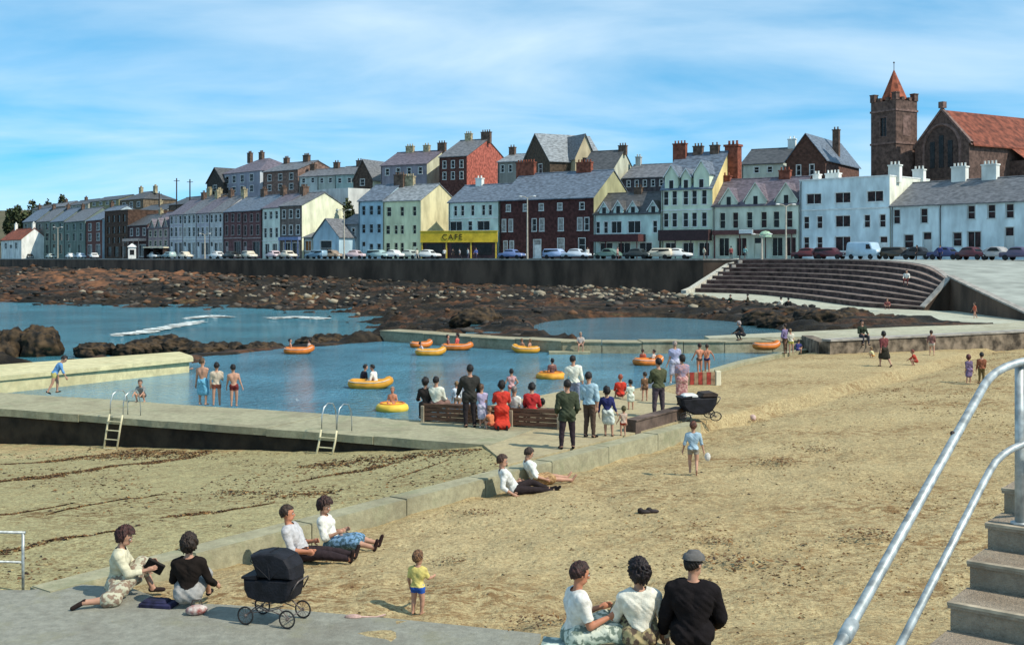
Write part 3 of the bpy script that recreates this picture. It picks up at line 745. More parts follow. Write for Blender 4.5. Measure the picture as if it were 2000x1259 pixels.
# ------------------------------------------------------------------ houses
M_GLASS = mat('window_glass', (.016, .014, .014), .25, .3, 1.5, spec=.25)
M_CURT = mat('net_curtain', (.38, .36, .33), .4, .2, 2.0)
M_RGLASS = mat('curtained_glass', (.05, .018, .016), .3, .4, 1.5, spec=.2)
M_WHITE = mat('white_paint', (.74, .74, .70), .6, .08, 2.0)
M_CREAMP = mat('cream_paint', (.72, .66, .48), .7, .1, 1.5)
M_DARKW = mat('dark_wood', (.045, .03, .025), .6, .2, 3.0)
def slate(nm, c): return mat('slate_' + nm, c, .55, .22, 1.6, .5, 5.0, spec=.45, stretch=(1, 1, 3), detail=7)
SL_BLUE = slate('blue', (.13, .16, .20)); SL_GREY = slate('grey', (.15, .15, .155)); SL_PURP = slate('purple', (.14, .115, .135)); SL_DARK = slate('dark', (.075, .075, .075))
SL_PALE = slate('pale', (.24, .26, .27)); TILE_RED = mat('red_tiles', (.28, .075, .036), .8, .25, 1.5, .6, 6)
def wallm(nm, c): return mat('wall_' + nm, tuple(min(.8, x * 1.14) for x in c), .9, .13, .7, .4, 9, stretch=(1, 1, .4), detail=10)
def brickm(nm, c): return mat('brick_' + nm, c, .92, .22, 2.0, .6, 12, detail=9)
CH_RED = brickm('chimney', (.24, .075, .045)); CH_BROWN = brickm('chimney_brown', (.14, .09, .065)); CH_BUFF = brickm('chimney_buff', (.40, .33, .20)); CH_WHITE = wallm('chimney_white', (.76, .74, .64))
WINCACHE = {}
def window(parent, x, z0, w, h, kind, trim, glass, yoff=0.0):
    key = (round(w, 1), round(h, 1), kind, trim.name if trim else '', glass.name)
    if key not in WINCACHE:
        t = 0.09; a = MB(); hw = w / 2
        if trim:
            for b in ((-hw - t, hw + t, -.035, .02, h, h + t), (-hw - t - .05, hw + t + .05, -.08, .02, -t, 0), (-hw - t, -hw, -.035, .02, 0, h), (hw, hw + t, -.035, .02, 0, h)): a.box(*b)
        f = .045
        for b in ((-hw, -hw + f, .1, .15, 0, h), (hw - f, hw, .1, .15, 0, h), (-hw + f, hw - f, .1, .15, 0, f), (-hw + f, hw - f, .1, .15, h - f, h)): a.box(*b)
        if kind == 'w': a.box(-hw + f, hw - f, .11, .14, h * .5 - .03, h * .5 + .03)
        elif kind == 's':
            nmu = max(2, int(w / .9))
            for i in range(1, nmu): xx = -hw + w * i / nmu; a.box(xx - .03, xx + .03, .11, .14, f, h - f)
        elif kind == 'd':
            a.box(-hw + f, hw - f, .112, .138, 0.0 + f, h * .72)
        p = MB(); p.add([(-hw + .02, .165, .02), (hw - .02, .165, .02), (hw - .02, .165, h - .02), (-hw + .02, .165, h - .02)], [(0, 1, 2, 3)])
        WINCACHE[key] = (a.mesh('window' if kind != 'd' else 'door', trim or M_DARKW), p.mesh('pane', glass))
    a, p = WINCACHE[key]
    o = obj('door' if kind == 'd' else 'window', a, parent, (x, yoff, z0))
    obj('pane', p, o)
    return o
def facade(mb, w, z0, z1, holes, m=0, y=0.0):
    """front wall with real openings and reveals"""
    xs = sorted({0, w} | {h[0] for h in holes} | {h[1] for h in holes}); zs = sorted({z0, z1} | {h[2] for h in holes} | {h[3] for h in holes})
    for i in range(len(xs) - 1):
        for j in range(len(zs) - 1):
            cx, cz = (xs[i] + xs[i + 1]) / 2, (zs[j] + zs[j + 1]) / 2
            if any(h[0] < cx < h[1] and h[2] < cz < h[3] for h in holes): continue
            mb.add([(xs[i], y, zs[j]), (xs[i + 1], y, zs[j]), (xs[i + 1], y, zs[j + 1]), (xs[i], y, zs[j + 1])], [(0, 1, 2, 3)], m)
    for a, b, c, d in holes:
        e = y + .18
        mb.add([(a, y, c), (a, e, c), (a, e, d), (a, y, d)], [(0, 1, 2, 3)], m); mb.add([(b, y, c), (b, e, c), (b, e, d), (b, y, d)], [(3, 2, 1, 0)], m)
        mb.add([(a, y, c), (b, y, c), (b, e, c), (a, e, c)], [(0, 1, 2, 3)], m); mb.add([(a, y, d), (b, y, d), (b, e, d), (a, e, d)], [(3, 2, 1, 0)], m)
def chimney(parent, x, y, z, w, d, h, m, pots=3):
    mb = MB(); mb.box(x - w / 2, x + w / 2, y - d / 2, y + d / 2, z, z + h); mb.box(x - w / 2 - .08, x + w / 2 + .08, y - d / 2 - .08, y + d / 2 + .08, z + h, z + h + .16)
    for i in range(pots):
        xx = x - w / 2 + w * (i + .5) / pots; mb.lathe([(.13, 0), (.11, .35), (.14, .38), (.12, .42)], (xx, y, z + h + .16), 8)
    return mb.build('chimney', m, parent)
def house(name, label, pl, pr, eave, ridge, depth, wm, rm, rows, off=0.0, sm=None, chim=(), dorm=(), trim=M_WHITE, glass=M_GLASS, kind='gable', base=None, cat='house', group=None, band=None, shop=None, DL=None, DR=None):
    dl = DL or Dh(pl) + off; dr = DR or Dh(pr) + off
    A = Vector(((pl - 1000) * dl / F, dl)); B = Vector(((pr - 1000) * dr / F, dr)); w = (B - A).length - .03; dm = (dl + dr) / 2
    ang = math.atan2(B.y - A.y, B.x - A.x); zb = ZP + .13 if base is None else base
    Zz = lambda y, dd=0.0: CZ + (HY - y) * (dm + dd) / F - zb
    o = thing(name, label, cat, (A.x, A.y, zb), ang, group)
    he = Zz(eave); hr = Zz(ridge, depth * .4)
    xl = lambda px: (px - pl) / (pr - pl) * w
    holes, wins = [], []
    sc = w / (pr - pl)
    for yt, yb, cxs, wp_, kd in rows:
        for cx in cxs:
            ww = wp_ * sc; x0, x1 = xl(cx) - ww / 2, xl(cx) + ww / 2; z0, z1 = max(Zz(yb), .05 if kd == 'd' else .25), Zz(yt)
            if z1 - z0 < .3 or x0 < .05 or x1 > w - .05 or z1 > he - .05: continue
            holes.append((x0, x1, z0, z1)); wins.append((x0 + ww / 2, z0, ww, z1 - z0, kd))
    mb = MB(); smi = 1 if sm else 0
    facade(mb, w, -3.0, he, holes)
    mb.add([(0, depth, -3), (w, depth, -3), (w, depth, he), (0, depth, he)], [(3, 2, 1, 0)], smi)
    for x in (0, w):
        if kind == 'gable': mb.add([(x, 0, -3), (x, depth, -3), (x, depth, he), (x, depth / 2, hr), (x, 0, he)], [(0, 1, 2, 3, 4)], smi)
        else: mb.add([(x, 0, -3), (x, depth, -3), (x, depth, he), (x, 0, he)], [(0, 1, 2, 3)], smi)
    mb.build('wall', [wm, sm or wm], o)
    # roof
    r = MB(); t = .13; ov, ve = .28, .14
    if kind == 'gable':
        sl = (hr - he) / (depth / 2)
        for s in (0, 1):
            ye, yr = (-ov, depth / 2) if s == 0 else (depth + ov, depth / 2); ze = he - ov * sl
            r.add([(-ve, ye, ze + .03), (w + ve, ye, ze + .03), (w + ve, yr, hr + .03), (-ve, yr, hr + .03), (-ve, ye, ze + .03 + t), (w + ve, ye, ze + .03 + t), (w + ve, yr, hr + .03 + t), (-ve, yr, hr + .03 + t)],
                  [(0, 1, 2, 3), (4, 5, 6, 7), (0, 1, 5, 4), (1, 2, 6, 5), (2, 3, 7, 6), (3, 0, 4, 7)])
        r.tube([(-ve, depth / 2, hr + .16), (w + ve, depth / 2, hr + .16)], .11, 6)
    elif kind == 'hip':
        hd = min(depth / 2, w / 2.2)
        r.add([(-ov, -ov, he), (w + ov, -ov, he), (w + ov, depth + ov, he), (-ov, depth + ov, he), (hd, depth / 2, hr), (w - hd, depth / 2, hr)], [(0, 1, 5, 4), (2, 3, 4, 5), (1, 2, 5), (3, 0, 4), (3, 2, 1, 0)])
    else:
        r.box(-.05, w + .05, -.1, .25, he + .002, he + .16); r.box(-.05, .25, .252, depth, he + .002, he + .16); r.box(w - .25, w + .05, .252, depth, he + .002, he + .16)
        r.add([(.25, .25, he - .3), (w - .25, .25, he - .3), (w - .25, depth, he - .3), (.25, depth, he - .3)], [(0, 1, 2, 3)])
    ro = r.build('roof', rm, o)
    for c in chim:
        fx, cw, chh, m = c[:4]; yy = c[4] if len(c) > 4 else .5
        zr = (hr if kind != 'flat' else he) - (abs(yy - .5) * 2 * (hr - he) if kind == 'gable' else 0)
        chimney(ro, fx * w, yy * depth, zr - .7, cw, .75, .7 + chh, m, max(2, int(cw / .45)))
    for i, (x, z0, ww, h, kd) in enumerate(wins):
        g = glass
        if isinstance(glass, (list, tuple)): g = glass[(i * 7 + int(pl)) % len(glass)]
        window(o, x, z0, ww, h, kd, trim, g)
    for d in dorm:      # wall gablets breaking the eaves: (centre px, apex row, width px, window)
        cx, ya, wp_, wn_ = d; x = xl(cx); ww = wp_ * sc; za = Zz(ya); zc = he - .35
        slp = (hr - he) / (depth / 2); hw = ww / 2; zs = max(he + .1, za - ww * .75)
        g = MB(); yb = min(depth / 2, (za - he) / slp + .4) if slp > 0 else 2.0
        hz = (x - .32, x + .32, zc + .25, min(za - .75, zc + 1.55))
        g.add([(x - hw, -.05, zc), (x + hw, -.05, zc), (x + hw, -.05, zs), (x, -.05, za), (x - hw, -.05, zs)], [(0, 1, 2, 3, 4)])
        for s in (-1, 1): g.add([(x + s * hw, -.05, zc), (x + s * hw, yb, zc), (x + s * hw, yb, zs), (x + s * hw, -.05, zs)], [(0, 1, 2, 3)])
        q = g.build('gablet', wm, o)
        rr = MB()
        for s in (-1, 1):
            e = .18; rr.add([(x + s * (hw + e), -.22, zs - e * 1.2), (x, -.22, za + .02), (x, yb + .6, za + .02), (x + s * (hw + e), yb + .2, zs - e * 1.2), (x + s * (hw + e), -.22, zs - e * 1.2 + .12), (x, -.22, za + .15), (x, yb + .6, za + .15), (x + s * (hw + e), yb + .2, zs - e * 1.2 + .12)],
                           [(0, 1, 2, 3), (4, 5, 6, 7), (0, 1, 5, 4), (3, 2, 6, 7)])
        rr.build('gablet_roof', rm, q)
        bb = MB()
        for s in (-1, 1): bb.add([(x + s * (hw + .2), -.25, zs - .3), (x, -.25, za - .06), (x, -.25, za + .16), (x + s * (hw + .2), -.25, zs - .08)], [(0, 1, 2, 3)])
        bb.build('bargeboard', trim, q)
        if wn_:
            wo = MB(); wo.box(x - .38, x + .38, -.09, -.052, hz[2] - .06, hz[3] + .06); wo.build('gablet_window', trim, q)
            po = MB(); po.box(x - .31, x + .31, -.1, -.091, hz[2], hz[3]); po.build('pane', M_GLASS, q)
    dpm = MB(); dpm.tube([(.22, -.1, -.3), (.22, -.1, max(he - .5, .5)), (.22, .02, he - .1)], .055, 6); dpm.build('downpipe', M_DARKW, o)
    if band:        # string course
        b = MB(); b.box(.02, w - .02, -.09, -.002, Zz(band) - .09, Zz(band) + .09); b.build('string_course', trim or M_WHITE, o)
    if shop:        # projecting shop fascia or canopy: (row top, row bottom, depth, material, post material)
        yt, yb, dp, m, x0, x1 = shop
        b = MB(); b.box(xl(x0), xl(x1), -dp, -.002, Zz(yb), Zz(yt)); b.build('shop_canopy', m, o)
        for u in np.linspace(.03, .97, 4):
            b = MB(); xx = xl(x0) + (xl(x1) - xl(x0)) * u; b.box(xx - .06, xx + .06, -dp + .05, -dp + .17, -.1, Zz(yb)); b.build('canopy_post', m, o)
    return o, w, Zz, xl

def even(a, b, n): return [a + (b - a) * (i + .5) / n for i in range(n)]
GL = [M_GLASS, M_GLASS, M_CURT, M_GLASS]
# --- left end of the bay
house('cottage', 'small white cottage with red tiled roof at the far left', 2, 42, 468, 448, 7, wallm('white', (.70, .70, .64)), TILE_RED, [(474, 486, [12, 32], 5, 'w'), (478, 502, [22], 5, 'd')], off=-22, chim=[(.12, .9, 1.6, CH_WHITE), (.95, .9, 1.4, CH_WHITE)])
gt = 'green-grey terraced houses on the left'
for i, (a, b) in enumerate(((45, 72), (72, 99), (99, 126), (126, 166))):
    house('terraced_house', ['green-grey terraced house beside the red-roofed cottage', 'second green-grey terraced house from the left', 'third green-grey terraced house from the left', 'right-hand green-grey terraced house with bay windows beside the brick house'][i], a, b, 432, 408, 9, wallm('greygreen', (.15, .19, .16)), SL_GREY if i % 2 else SL_BLUE,
          [(437, 449, even(a, b, 2 + (i == 3)), 5.5, 'w'), (456, 470, even(a, b, 2 + (i == 3)), 6, 'w'), (478, 496, even(a, b, 2)[1:], 6, 's'), (476, 503, even(a, b, 2)[:1], 5, 'd')], chim=[(.05, 1.2, 1.2, CH_BROWN)], trim=wallm('trim_green', (.32, .38, .32)), group=gt)
house('brick_house', 'narrow red brick house with pale blue end wall on the left', 168, 200, 430, 404, 12, brickm('dull_red', (.17, .07, .055)), SL_BLUE, [(436, 450, even(168, 200, 2), 6, 'w'), (456, 470, even(168, 200, 2), 6, 'w'), (478, 498, even(168, 200, 2), 8, 's')], sm=wallm('pale_blue', (.44, .54, .58)), chim=[(.1, 1.1, 1.2, CH_BROWN)])
house('tall_block', 'tall dark brown flat-topped building left of the bus shelter', 205, 250, 412, 412, 12, brickm('dark_brown', (.085, .05, .035)), M_STONE, [(420, 434, even(207, 248, 4), 5, 'w'), (442, 456, even(207, 248, 4), 5, 'w'), (463, 475, even(207, 248, 4), 5, 'w'), (481, 502, even(207, 248, 3), 9, 's')], kind='flat', band=459, trim=brickm('brown_trim', (.14, .08, .05)), cat='building')
house('shop_house', 'low dark shop building with pale awnings beside the tall brown block', 251, 288, 440, 420, 9, brickm('maroon', (.10, .055, .055)), SL_DARK, [(446, 460, even(251, 288, 3), 5, 'w'), (478, 501, even(251, 288, 2), 12, 's')], chim=[(.7, 1.1, 1.0, CH_BUFF)], shop=(466, 471, 1.8, mat('pink_awning', (.55, .42, .36), .8), 254, 286))
house('gabled_house', 'pinkish house with three cream roof gables at the left of the lilac terrace', 289, 329, 444, 415, 9, wallm('pinkish', (.30, .22, .22)), SL_PURP, [(450, 462, even(289, 329, 4), 5, 'w'), (470, 480, even(289, 329, 4), 5, 'w'), (486, 503, even(289, 329, 3), 8, 's')], dorm=[(298, 428, 11, True), (311, 427, 11, True), (324, 426, 11, True)], trim=M_CREAMP)
# --- lilac and brick terrace in the middle left
lt = 'pale lilac terraced houses'
for i, (a, b) in enumerate(((331, 357), (357, 383), (383, 409), (409, 435))):
    house('terraced_house', ['leftmost pale lilac three-storey terraced house', 'second pale lilac terraced house from the left', 'pale lilac terraced house behind the lamp post', 'white-trimmed lilac terraced house next to the brick terrace'][i], a, b, 419 - i * 1.5, 391 - i * 2, 9.5, wallm('lilac%d' % (i % 2), [(.42, .40, .44), (.50, .50, .50)][i % 2]), [SL_PURP, SL_GREY][i % 2],
          [(422 - i, 437 - i, even(a, b, 3), 5, 'w'), (444, 462, even(a, b, 3), 5, 'w'), (474, 498, even(a, b, 3)[1:], 6.5, 's'), (472, 503, even(a, b, 3)[:1], 5, 'd')], chim=[(.97, 1.3, 1.3, [CH_BROWN, CH_BUFF][i % 2])], band=467, group=lt, glass=GL)
bt = 'purple-red brick terraced houses'
for i, (a, b) in enumerate(((437, 473), (473, 510))):
    house('terraced_house', ['left purple-red brick terraced house with dark shopfront', 'right purple-red brick terraced house beside the white house'][i], a, b, 413 - i * 2, 386 - i * 3, 9.5, brickm('purple', (.16, .075, .075)), SL_BLUE,
          [(418, 433, even(a, b, 3), 5, 'w'), (440, 459, even(a, b, 3), 5, 'w'), (472, 499, even(a, b, 2)[1:], 13, 's'), (472, 503, even(a, b, 3)[:1], 6, 'd')], chim=[(.97, 1.4, 1.3, CH_BROWN)], band=465, trim=wallm('brick_trim', (.33, .27, .26)), group=bt)
house('terraced_house', 'narrow white-green terraced house with three tall windows per floor', 512, 547, 406, 381, 9.5, wallm('whitegreen', (.60, .66, .58)), SL_PURP, [(413, 428, even(513, 546, 3), 6, 'w'), (445, 464, even(513, 546, 3), 6, 'w'), (476, 503, [522, 537], 9, 's')], chim=[(.97, 1.4, 1.2, CH_BROWN)], band=470)
house('end_terrace_house', 'grey brick end house with large sunlit cream gable', 547, 590, 402, 378, 11.0, brickm('grey_red', (.19, .15, .13)), SL_GREY, [(410, 426, even(548, 589, 3), 6, 'w'), (440, 458, even(548, 589, 3), 6, 'w'), (474, 500, [561, 578], 13, 's')], sm=wallm('cream_gable', (.80, .72, .50)), chim=[(.1, 1.4, 1.2, CH_BROWN)], shop=(463, 469, .7, mat('blue_fascia', (.18, .24, .42), .6), 549, 588))
# small gable-fronted hall
def gable_front(name, label, pl, pr, eave, apex, depth, wm, rm, off, wins, cat='hall', base=None, trim=M_WHITE, sm=None, turn=0.0):
    dl, dr = Dh(pl) + off, Dh(pr) + off - turn
    A = Vector(((pl - 1000) * dl / F, dl)); B = Vector(((pr - 1000) * dr / F, dr)); w = (B - A).length; dm = (dl + dr) / 2; ang = math.atan2(B.y - A.y, B.x - A.x); zb = ZP + .13 if base is None else base
    Zz = lambda y: CZ + (HY - y) * dm / F - zb
    o = thing(name, label, cat, (A.x, A.y, zb), ang); he, ha = Zz(eave), Zz(apex); sc = w / (pr - pl)
    holes = []
    for yt, yb, cx, wp_ in wins:
        ww = wp_ * sc; x = (cx - pl) * sc; holes.append((x - ww / 2, x + ww / 2, max(Zz(yb), .05), Zz(yt)))
    mb = MB(); facade(mb, w, -3, he, holes)
    mb.add([(0, 0, he), (w, 0, he), (w / 2, 0, ha)], [(0, 1, 2)])
    mb.add([(0, depth, -3), (w, depth, -3), (w, depth, he), (w / 2, depth, ha), (0, depth, he)], [(4, 3, 2, 1, 0)])
    for x in (0, w): mb.add([(x, 0, -3), (x, depth, -3), (x, depth, he), (x, 0, he)], [(0, 1, 2, 3)], 1)
    mb.build('wall', [wm, sm or wm], o)
    r = MB()
    for s in (0, 1):
        sl = (ha - he) / (w / 2); e = .3; x0 = -e if s == 0 else w + e; z0 = he - e * sl
        r.add([(x0, -.25, z0 + .03), (w / 2, -.25, ha + .03), (w / 2, depth + .2, ha + .03), (x0, depth + .2, z0 + .03), (x0, -.25, z0 + .17), (w / 2, -.25, ha + .17), (w / 2, depth + .2, ha + .17), (x0, depth + .2, z0 + .17)], [(0, 1, 2, 3), (4, 5, 6, 7), (0, 1, 5, 4), (3, 2, 6, 7), (0, 3, 7, 4)])
    ro = r.build('roof', rm, o)
    for h in holes: window(o, (h[0] + h[1]) / 2, h[2], h[1] - h[0], h[3] - h[2], 'w', trim, M_GLASS)
    return o, ro, w, he, ha, Zz
gable_front('small_hall', 'small pale blue gable-fronted hall below the cream gable', 612, 662, 462, 428, 12, wallm('hall_blue', (.36, .48, .54)), SL_GREY, -5, [(470, 500, 637, 22)])
house('low_shop', 'low shop with orange display window beside the small hall', 593, 612, 464, 452, 7, wallm('shop_grey', (.28, .30, .26)), SL_GREY, [(470, 490, [602], 12, 's')], off=-4, glass=mat('orange_display', (.34, .13, .03), .5, .3, 3))
house('low_house', 'low grey house with white chimney left of the pale blue house', 664, 699, 438, 420, 8, wallm('grey_blue', (.25, .28, .29)), SL_GREY, [(446, 460, even(664, 699, 2), 6, 'w'), (474, 492, even(664, 699, 2), 7, 'w')], chim=[(.55, 1.7, 1.1, CH_WHITE)])
house('terraced_house', 'pale blue three-storey house with slate roof', 700, 748, 392, 362, 9.5, wallm('blue', (.33, .46, .53)), SL_BLUE, [(402, 420, even(703, 748, 3), 7, 'w'), (438, 455, even(703, 748, 3), 7, 'w'), (475, 494, even(703, 748, 3)[1:], 7, 'w'), (472, 503, even(703, 748, 3)[:1], 7, 'd')], chim=[(.98, 2.0, 1.6, CH_BROWN)], trim=wallm('blue_trim', (.36, .48, .54)))
house('end_terrace_house', 'cream-green three-storey house with tall cream gable wall', 748, 822, 392, 362, 10.5, wallm('creamgreen', (.62, .64, .42)), SL_PALE, [(404, 422, [786, 810], 7, 'w'), (404, 422, [760], 9, 'w'), (440, 457, [774, 786, 810], 6.5, 'w'), (440, 457, [758], 8, 'w'), (474, 494, [774, 786], 6.5, 'w'), (473, 503, [810], 8, 'd'), (474, 494, [758], 8, 'w')], sm=wallm('cream_end', (.56, .50, .30)), chim=[(.18, 2.4, 1.5, CH_BUFF)], trim=wallm('cream_trim', (.68, .68, .5)))
o, w, Zz, xl = house('guest_house', 'white guest house with arched top windows and yellow fascia', 876, 973, 394, 362, 9.5, wallm('mint', (.58, .68, .60)), SL_BLUE, [(401, 421, [890, 904, 924, 945, 958], 6.5, 'w'), (432, 450, [891, 945], 24, 's'), (432, 450, [919], 8, 'w'), (474, 500, [890, 955], 22, 's'), (474, 503, [922], 12, 'd')], chim=[(.3, 1.2, 1.1, CH_WHITE)], band=426)
# yellow fascia spanning the front, with dark letters
dd = Dh(897) - 4.0
f0, f1 = Wd(822, Dh(822) - 6.0), Wd(972, Dh(972) - 1.2)
A = Vector(f0[:2]); B = Vector(f1[:2]); fwid = (B - A).length; fang = math.atan2(B.y - A.y, B.x - A.x)
fa = thing('cafe_fascia', 'long mustard-yellow shop fascia with dark lettering', 'sign', (A.x, A.y, ZP + .13), fang)
zt, zb_ = CZ + (HY - 452) * dd / F - ZP - .13, CZ + (HY - 473) * dd / F - ZP - .13
mb = MB(); mb.box(0, fwid, -.25, 0, zb_, zt); mb.box(-.08, fwid + .08, -.32, .05, zt + .002, zt + .12); mb.box(-.02, fwid + .02, -.29, -.252, zb_ - .02, zb_ + .12); mb.build('board', mat('mustard_paint', (.62, .43, .03), .6, .1, 1.2), fa)
for u in (0.02, .34, .66, .98):
    mb = MB(); mb.box(fwid * u - .1, fwid * u + .1, -.2, -.02, -.12, zb_); mb.build('post', mat('mustard_post', (.55, .40, .06), .6), fa)
mb = MB(); mb.box(.15, fwid - .15, .3, .4, -.1, zb_ - .02); mb.build('shopfront', mat('dark_shopfront', (.05, .022, .03), .4, .3, 1.0), fa)
for i, u in enumerate((.18, .5, .82)):
    mb = MB(); mb.box(fwid * u - 1.3, fwid * u + 1.3, .24, .29, .5, zb_ - .3); mb.build('display_window', M_GLASS, fa)
tc_ = bpy.data.curves.new('lettering', 'FONT'); tc_.body = 'CAFE'; tc_.size = 1.25; tc_.extrude = .03; tc_.align_x = 'CENTER'; tc_.space_character = 1.25
to = bpy.data.objects.new('lettering_tmp', tc_); col.objects.link(to); bpy.context.view_layer.update()
lm = bpy.data.meshes.new_from_object(to.evaluated_get(bpy.context.evaluated_depsgraph_get())); bpy.data.objects.remove(to)
lm.materials.clear(); lm.materials.append(mat('dark_letters', (.07, .04, .01), .6))
lo = obj('lettering', lm, fa, (fwid * .42, -.29, zb_ + .42)); lo.rotation_euler = (R(90), 0, 0)
house('brick_villa', 'big dark red brick building with slate roof and white-framed windows', 976, 1160, 388, 338, 12, brickm('dark_red', (.085, .032, .028)), SL_BLUE,
      [(398, 411, [994, 1060, 1096, 1138], 8, 'w'), (398, 411, [1028], 7, 'w'), (427, 451, [985, 999], 7, 'w'), (427, 451, [1046, 1061], 8, 'w'), (427, 451, [1098], 9, 'w'), (427, 451, [1134, 1147], 8, 'w'), (470, 492, [988, 1001], 7, 'w'), (466, 492, [1098, 1138], 12, 'w'), (468, 503, [1052], 14, 'd')],
      sm=wallm('olive_gable', (.33, .32, .18)), chim=[(.06, 3.4, 1.9, CH_RED), (.70, 2.6, 1.4, CH_RED)], glass=[M_CURT, M_GLASS, M_CURT, M_CURT], cat='house')
house('cottage_row', 'pale green gabled cottage with four pointed dormers', 1160, 1290, 417, 378, 8.5, wallm('palegreen', (.52, .64, .58)), SL_DARK, [(432, 455, [1168, 1184, 1280], 8, 'w'), (432, 455, [1205], 20, 's'), (432, 455, [1240], 24, 's'), (474, 502, [1185, 1220, 1262], 24, 's')], dorm=[(1181, 394, 19, True), (1209, 392, 19, True), (1238, 394, 19, True), (1277, 394, 19, True)], shop=(458, 472, 2.6, mat('maroon_awning', (.085, .03, .03), .8), 1165, 1262), chim=[(.5, 1.2, .8, CH_BROWN)])
house('tall_hotel', 'tall cream-green four-storey hotel with red chimney stacks', 1292, 1392, 368, 300, 11.5, wallm('hotel', (.60, .66, .50)), SL_BLUE,
      [(372, 400, [1301, 1318, 1340, 1357, 1376], 9.5, 'w'), (416, 443, [1301, 1318, 1340, 1357, 1376], 9.5, 'w'), (474, 500, [1310, 1345, 1376], 20, 's')], dorm=[(1312, 322, 26, True), (1341, 330, 18, True), (1371, 316, 30, True)],
      sm=wallm('ochre_gable', (.62, .50, .22)), chim=[(.08, 2.0, 2.0, CH_RED, .45), (.42, 1.4, 1.0, CH_BROWN), (.75, 1.3, 1.0, CH_BROWN)], band=410, shop=(449, 470, 1.4, mat('hotel_canopy', (.05, .026, .028), .7), 1293, 1391), cat='hotel')
# outside chimney stack on the hotel's gable
p = Wd(1432, 162.5); mb = MB(); mb.box(-1.0, 1.0, -.7, .7, 0, 16.2); mb.box(-1.15, 1.15, -.85, .85, 16.2, 16.5)
for i in range(3): mb.lathe([(.2, 0), (.16, .5), (.2, .55), (.18, .6)], (-.6 + .6 * i, 0, 16.5), 8)
tag(obj('chimney_stack', mb.mesh('chimney_stack', CH_RED), None, (p[0], p[1], ZP), -.62), 'massive red brick chimney stack against the hotel gable', 'chimney stack')
house('gabled_terrace', 'cream gabled terrace with dark shopfronts right of the tall hotel', 1392, 1560, 400, 350, 9, wallm('cream', (.58, .60, .48)), SL_PURP, [(414, 445, [1412, 1438, 1466, 1494, 1518, 1543], 11, 'w'), (464, 500, [1415, 1450, 1520, 1545], 20, 's'), (464, 503, [1483], 16, 'd')],
      dorm=[(1425, 366, 34, True), (1478, 358, 42, True), (1537, 360, 40, True)], chim=[(.02, 1.2, .6, CH_RED), (.72, 1.6, 1.0, CH_RED)], glass=[M_GLASS, M_RGLASS], shop=(449, 458, .9, mat('brown_fascia', (.13, .05, .045), .6), 1396, 1556), trim=wallm('cream_trim2', (.62, .62, .5)))
house('seafront_hotel', 'white flat-topped three-storey house with wide dark windows', 1562, 1738, 349, 349, 11, wallm('shaded_white', (.62, .70, .72)), M_WHITE, [(376, 396, [1591, 1649, 1711], 30, 's'), (421, 445, [1576, 1603], 11, 'w'), (421, 443, [1649], 29, 's'), (421, 445, [1696, 1725], 11, 'w'), (462, 487, [1576, 1603], 11, 'w'), (462, 490, [1649], 30, 's'), (463, 503, [1727], 14, 'd')],
      kind='flat', chim=[(.24, 2.0, .9, CH_WHITE, .3), (.05, .9, .9, CH_WHITE, .3), (.97, 1.5, 1.4, CH_WHITE, .2), (.97, 1.5, 1.2, CH_WHITE, .8)], band=408, glass=M_RGLASS, sm=wallm('sunlit_white', (.80, .75, .58)))  # one white: bluish for the shaded front, warm for the sunlit side
house('white_cottage', 'white two-storey cottage next to the flat-topped house', 1740, 1834, 401, 358, 10, wallm('cottage_white', (.62, .71, .74)), SL_GREY, [(408, 436, [1752, 1806], 13, 'w'), (458, 484, [1776], 18, 'w'), (454, 503, [1812], 16, 'd')], chim=[(.97, 1.9, 1.7, CH_WHITE)], glass=M_RGLASS, trim=wallm('cw_trim', (.5, .52, .5)))
house('white_cottage', 'long white two-storey cottage at the right edge of the seafront', 1834, 2090, 394, 348, 10, wallm('cottage_white2', (.60, .69, .73)), SL_GREY, [(399, 426, [1841, 1902, 1943, 1979, 2030], 15, 'w'), (451, 483, [1838, 1908], 27, 's'), (452, 480, [1873], 18, 'w'), (444, 503, [1978], 17, 'd'), (452, 482, [2030], 24, 's')], chim=[(.23, 1.9, 1.7, CH_WHITE), (.8, 1.9, 1.5, CH_WHITE)], glass=M_RGLASS, trim=wallm('cw_trim', (.5, .52, .5)))

# --- second row on the hill
def back(name, label, pl, pr, eave, ridge, depth, wm, rm, rows, off, **k):
    x = (((pl + pr) / 2) - 1000) * (Dh((pl + pr) / 2) + off) / F
    return house(name, label, pl, pr, eave, ridge, depth, wm, rm, rows, off=off, base=float(hill_h(np.array([x]), np.array([Dh((pl + pr) / 2) + off]))[0]) - .3, **k)
W_LG = wallm('old_render', (.34, .35, .33))
back('hill_house', 'long low house on the skyline above the brown block', 176, 232, 392, 384, 9, wallm('olive', (.24, .22, .12)), SL_DARK, [(394, 400, even(178, 230, 4), 6, 'w')], 70)
for i, (a_, b_, e_, r_) in enumerate(((62, 92, 408, 400), (98, 128, 404, 395), (134, 172, 400, 391))):
    back('hill_house', ['leftmost small house on the left hillside', 'middle small house on the left hillside', 'rightmost small house on the left hillside'][i], a_, b_, e_, r_, 8, wallm('far%d' % i, [(.30, .27, .2), (.22, .16, .13), (.34, .32, .26)][i]), [SL_DARK, SL_GREY, SL_DARK][i], [(e_ + 3, e_ + 8, even(a_, b_, 3), 5, 'w')], 88, chim=[(.3, 1.3, 1.0, CH_BROWN)], group='small houses on the left hillside')
back('hill_house', 'square house with chimney on the skyline at the left', 234, 280, 390, 374, 10, brickm('hill_brown', (.16, .12, .08)), SL_DARK, [(395, 405, even(236, 278, 3), 6, 'w')], 60, chim=[(.2, 1.4, 1.2, CH_BUFF), (.8, 1.4, 1.2, CH_BUFF)], kind='hip')
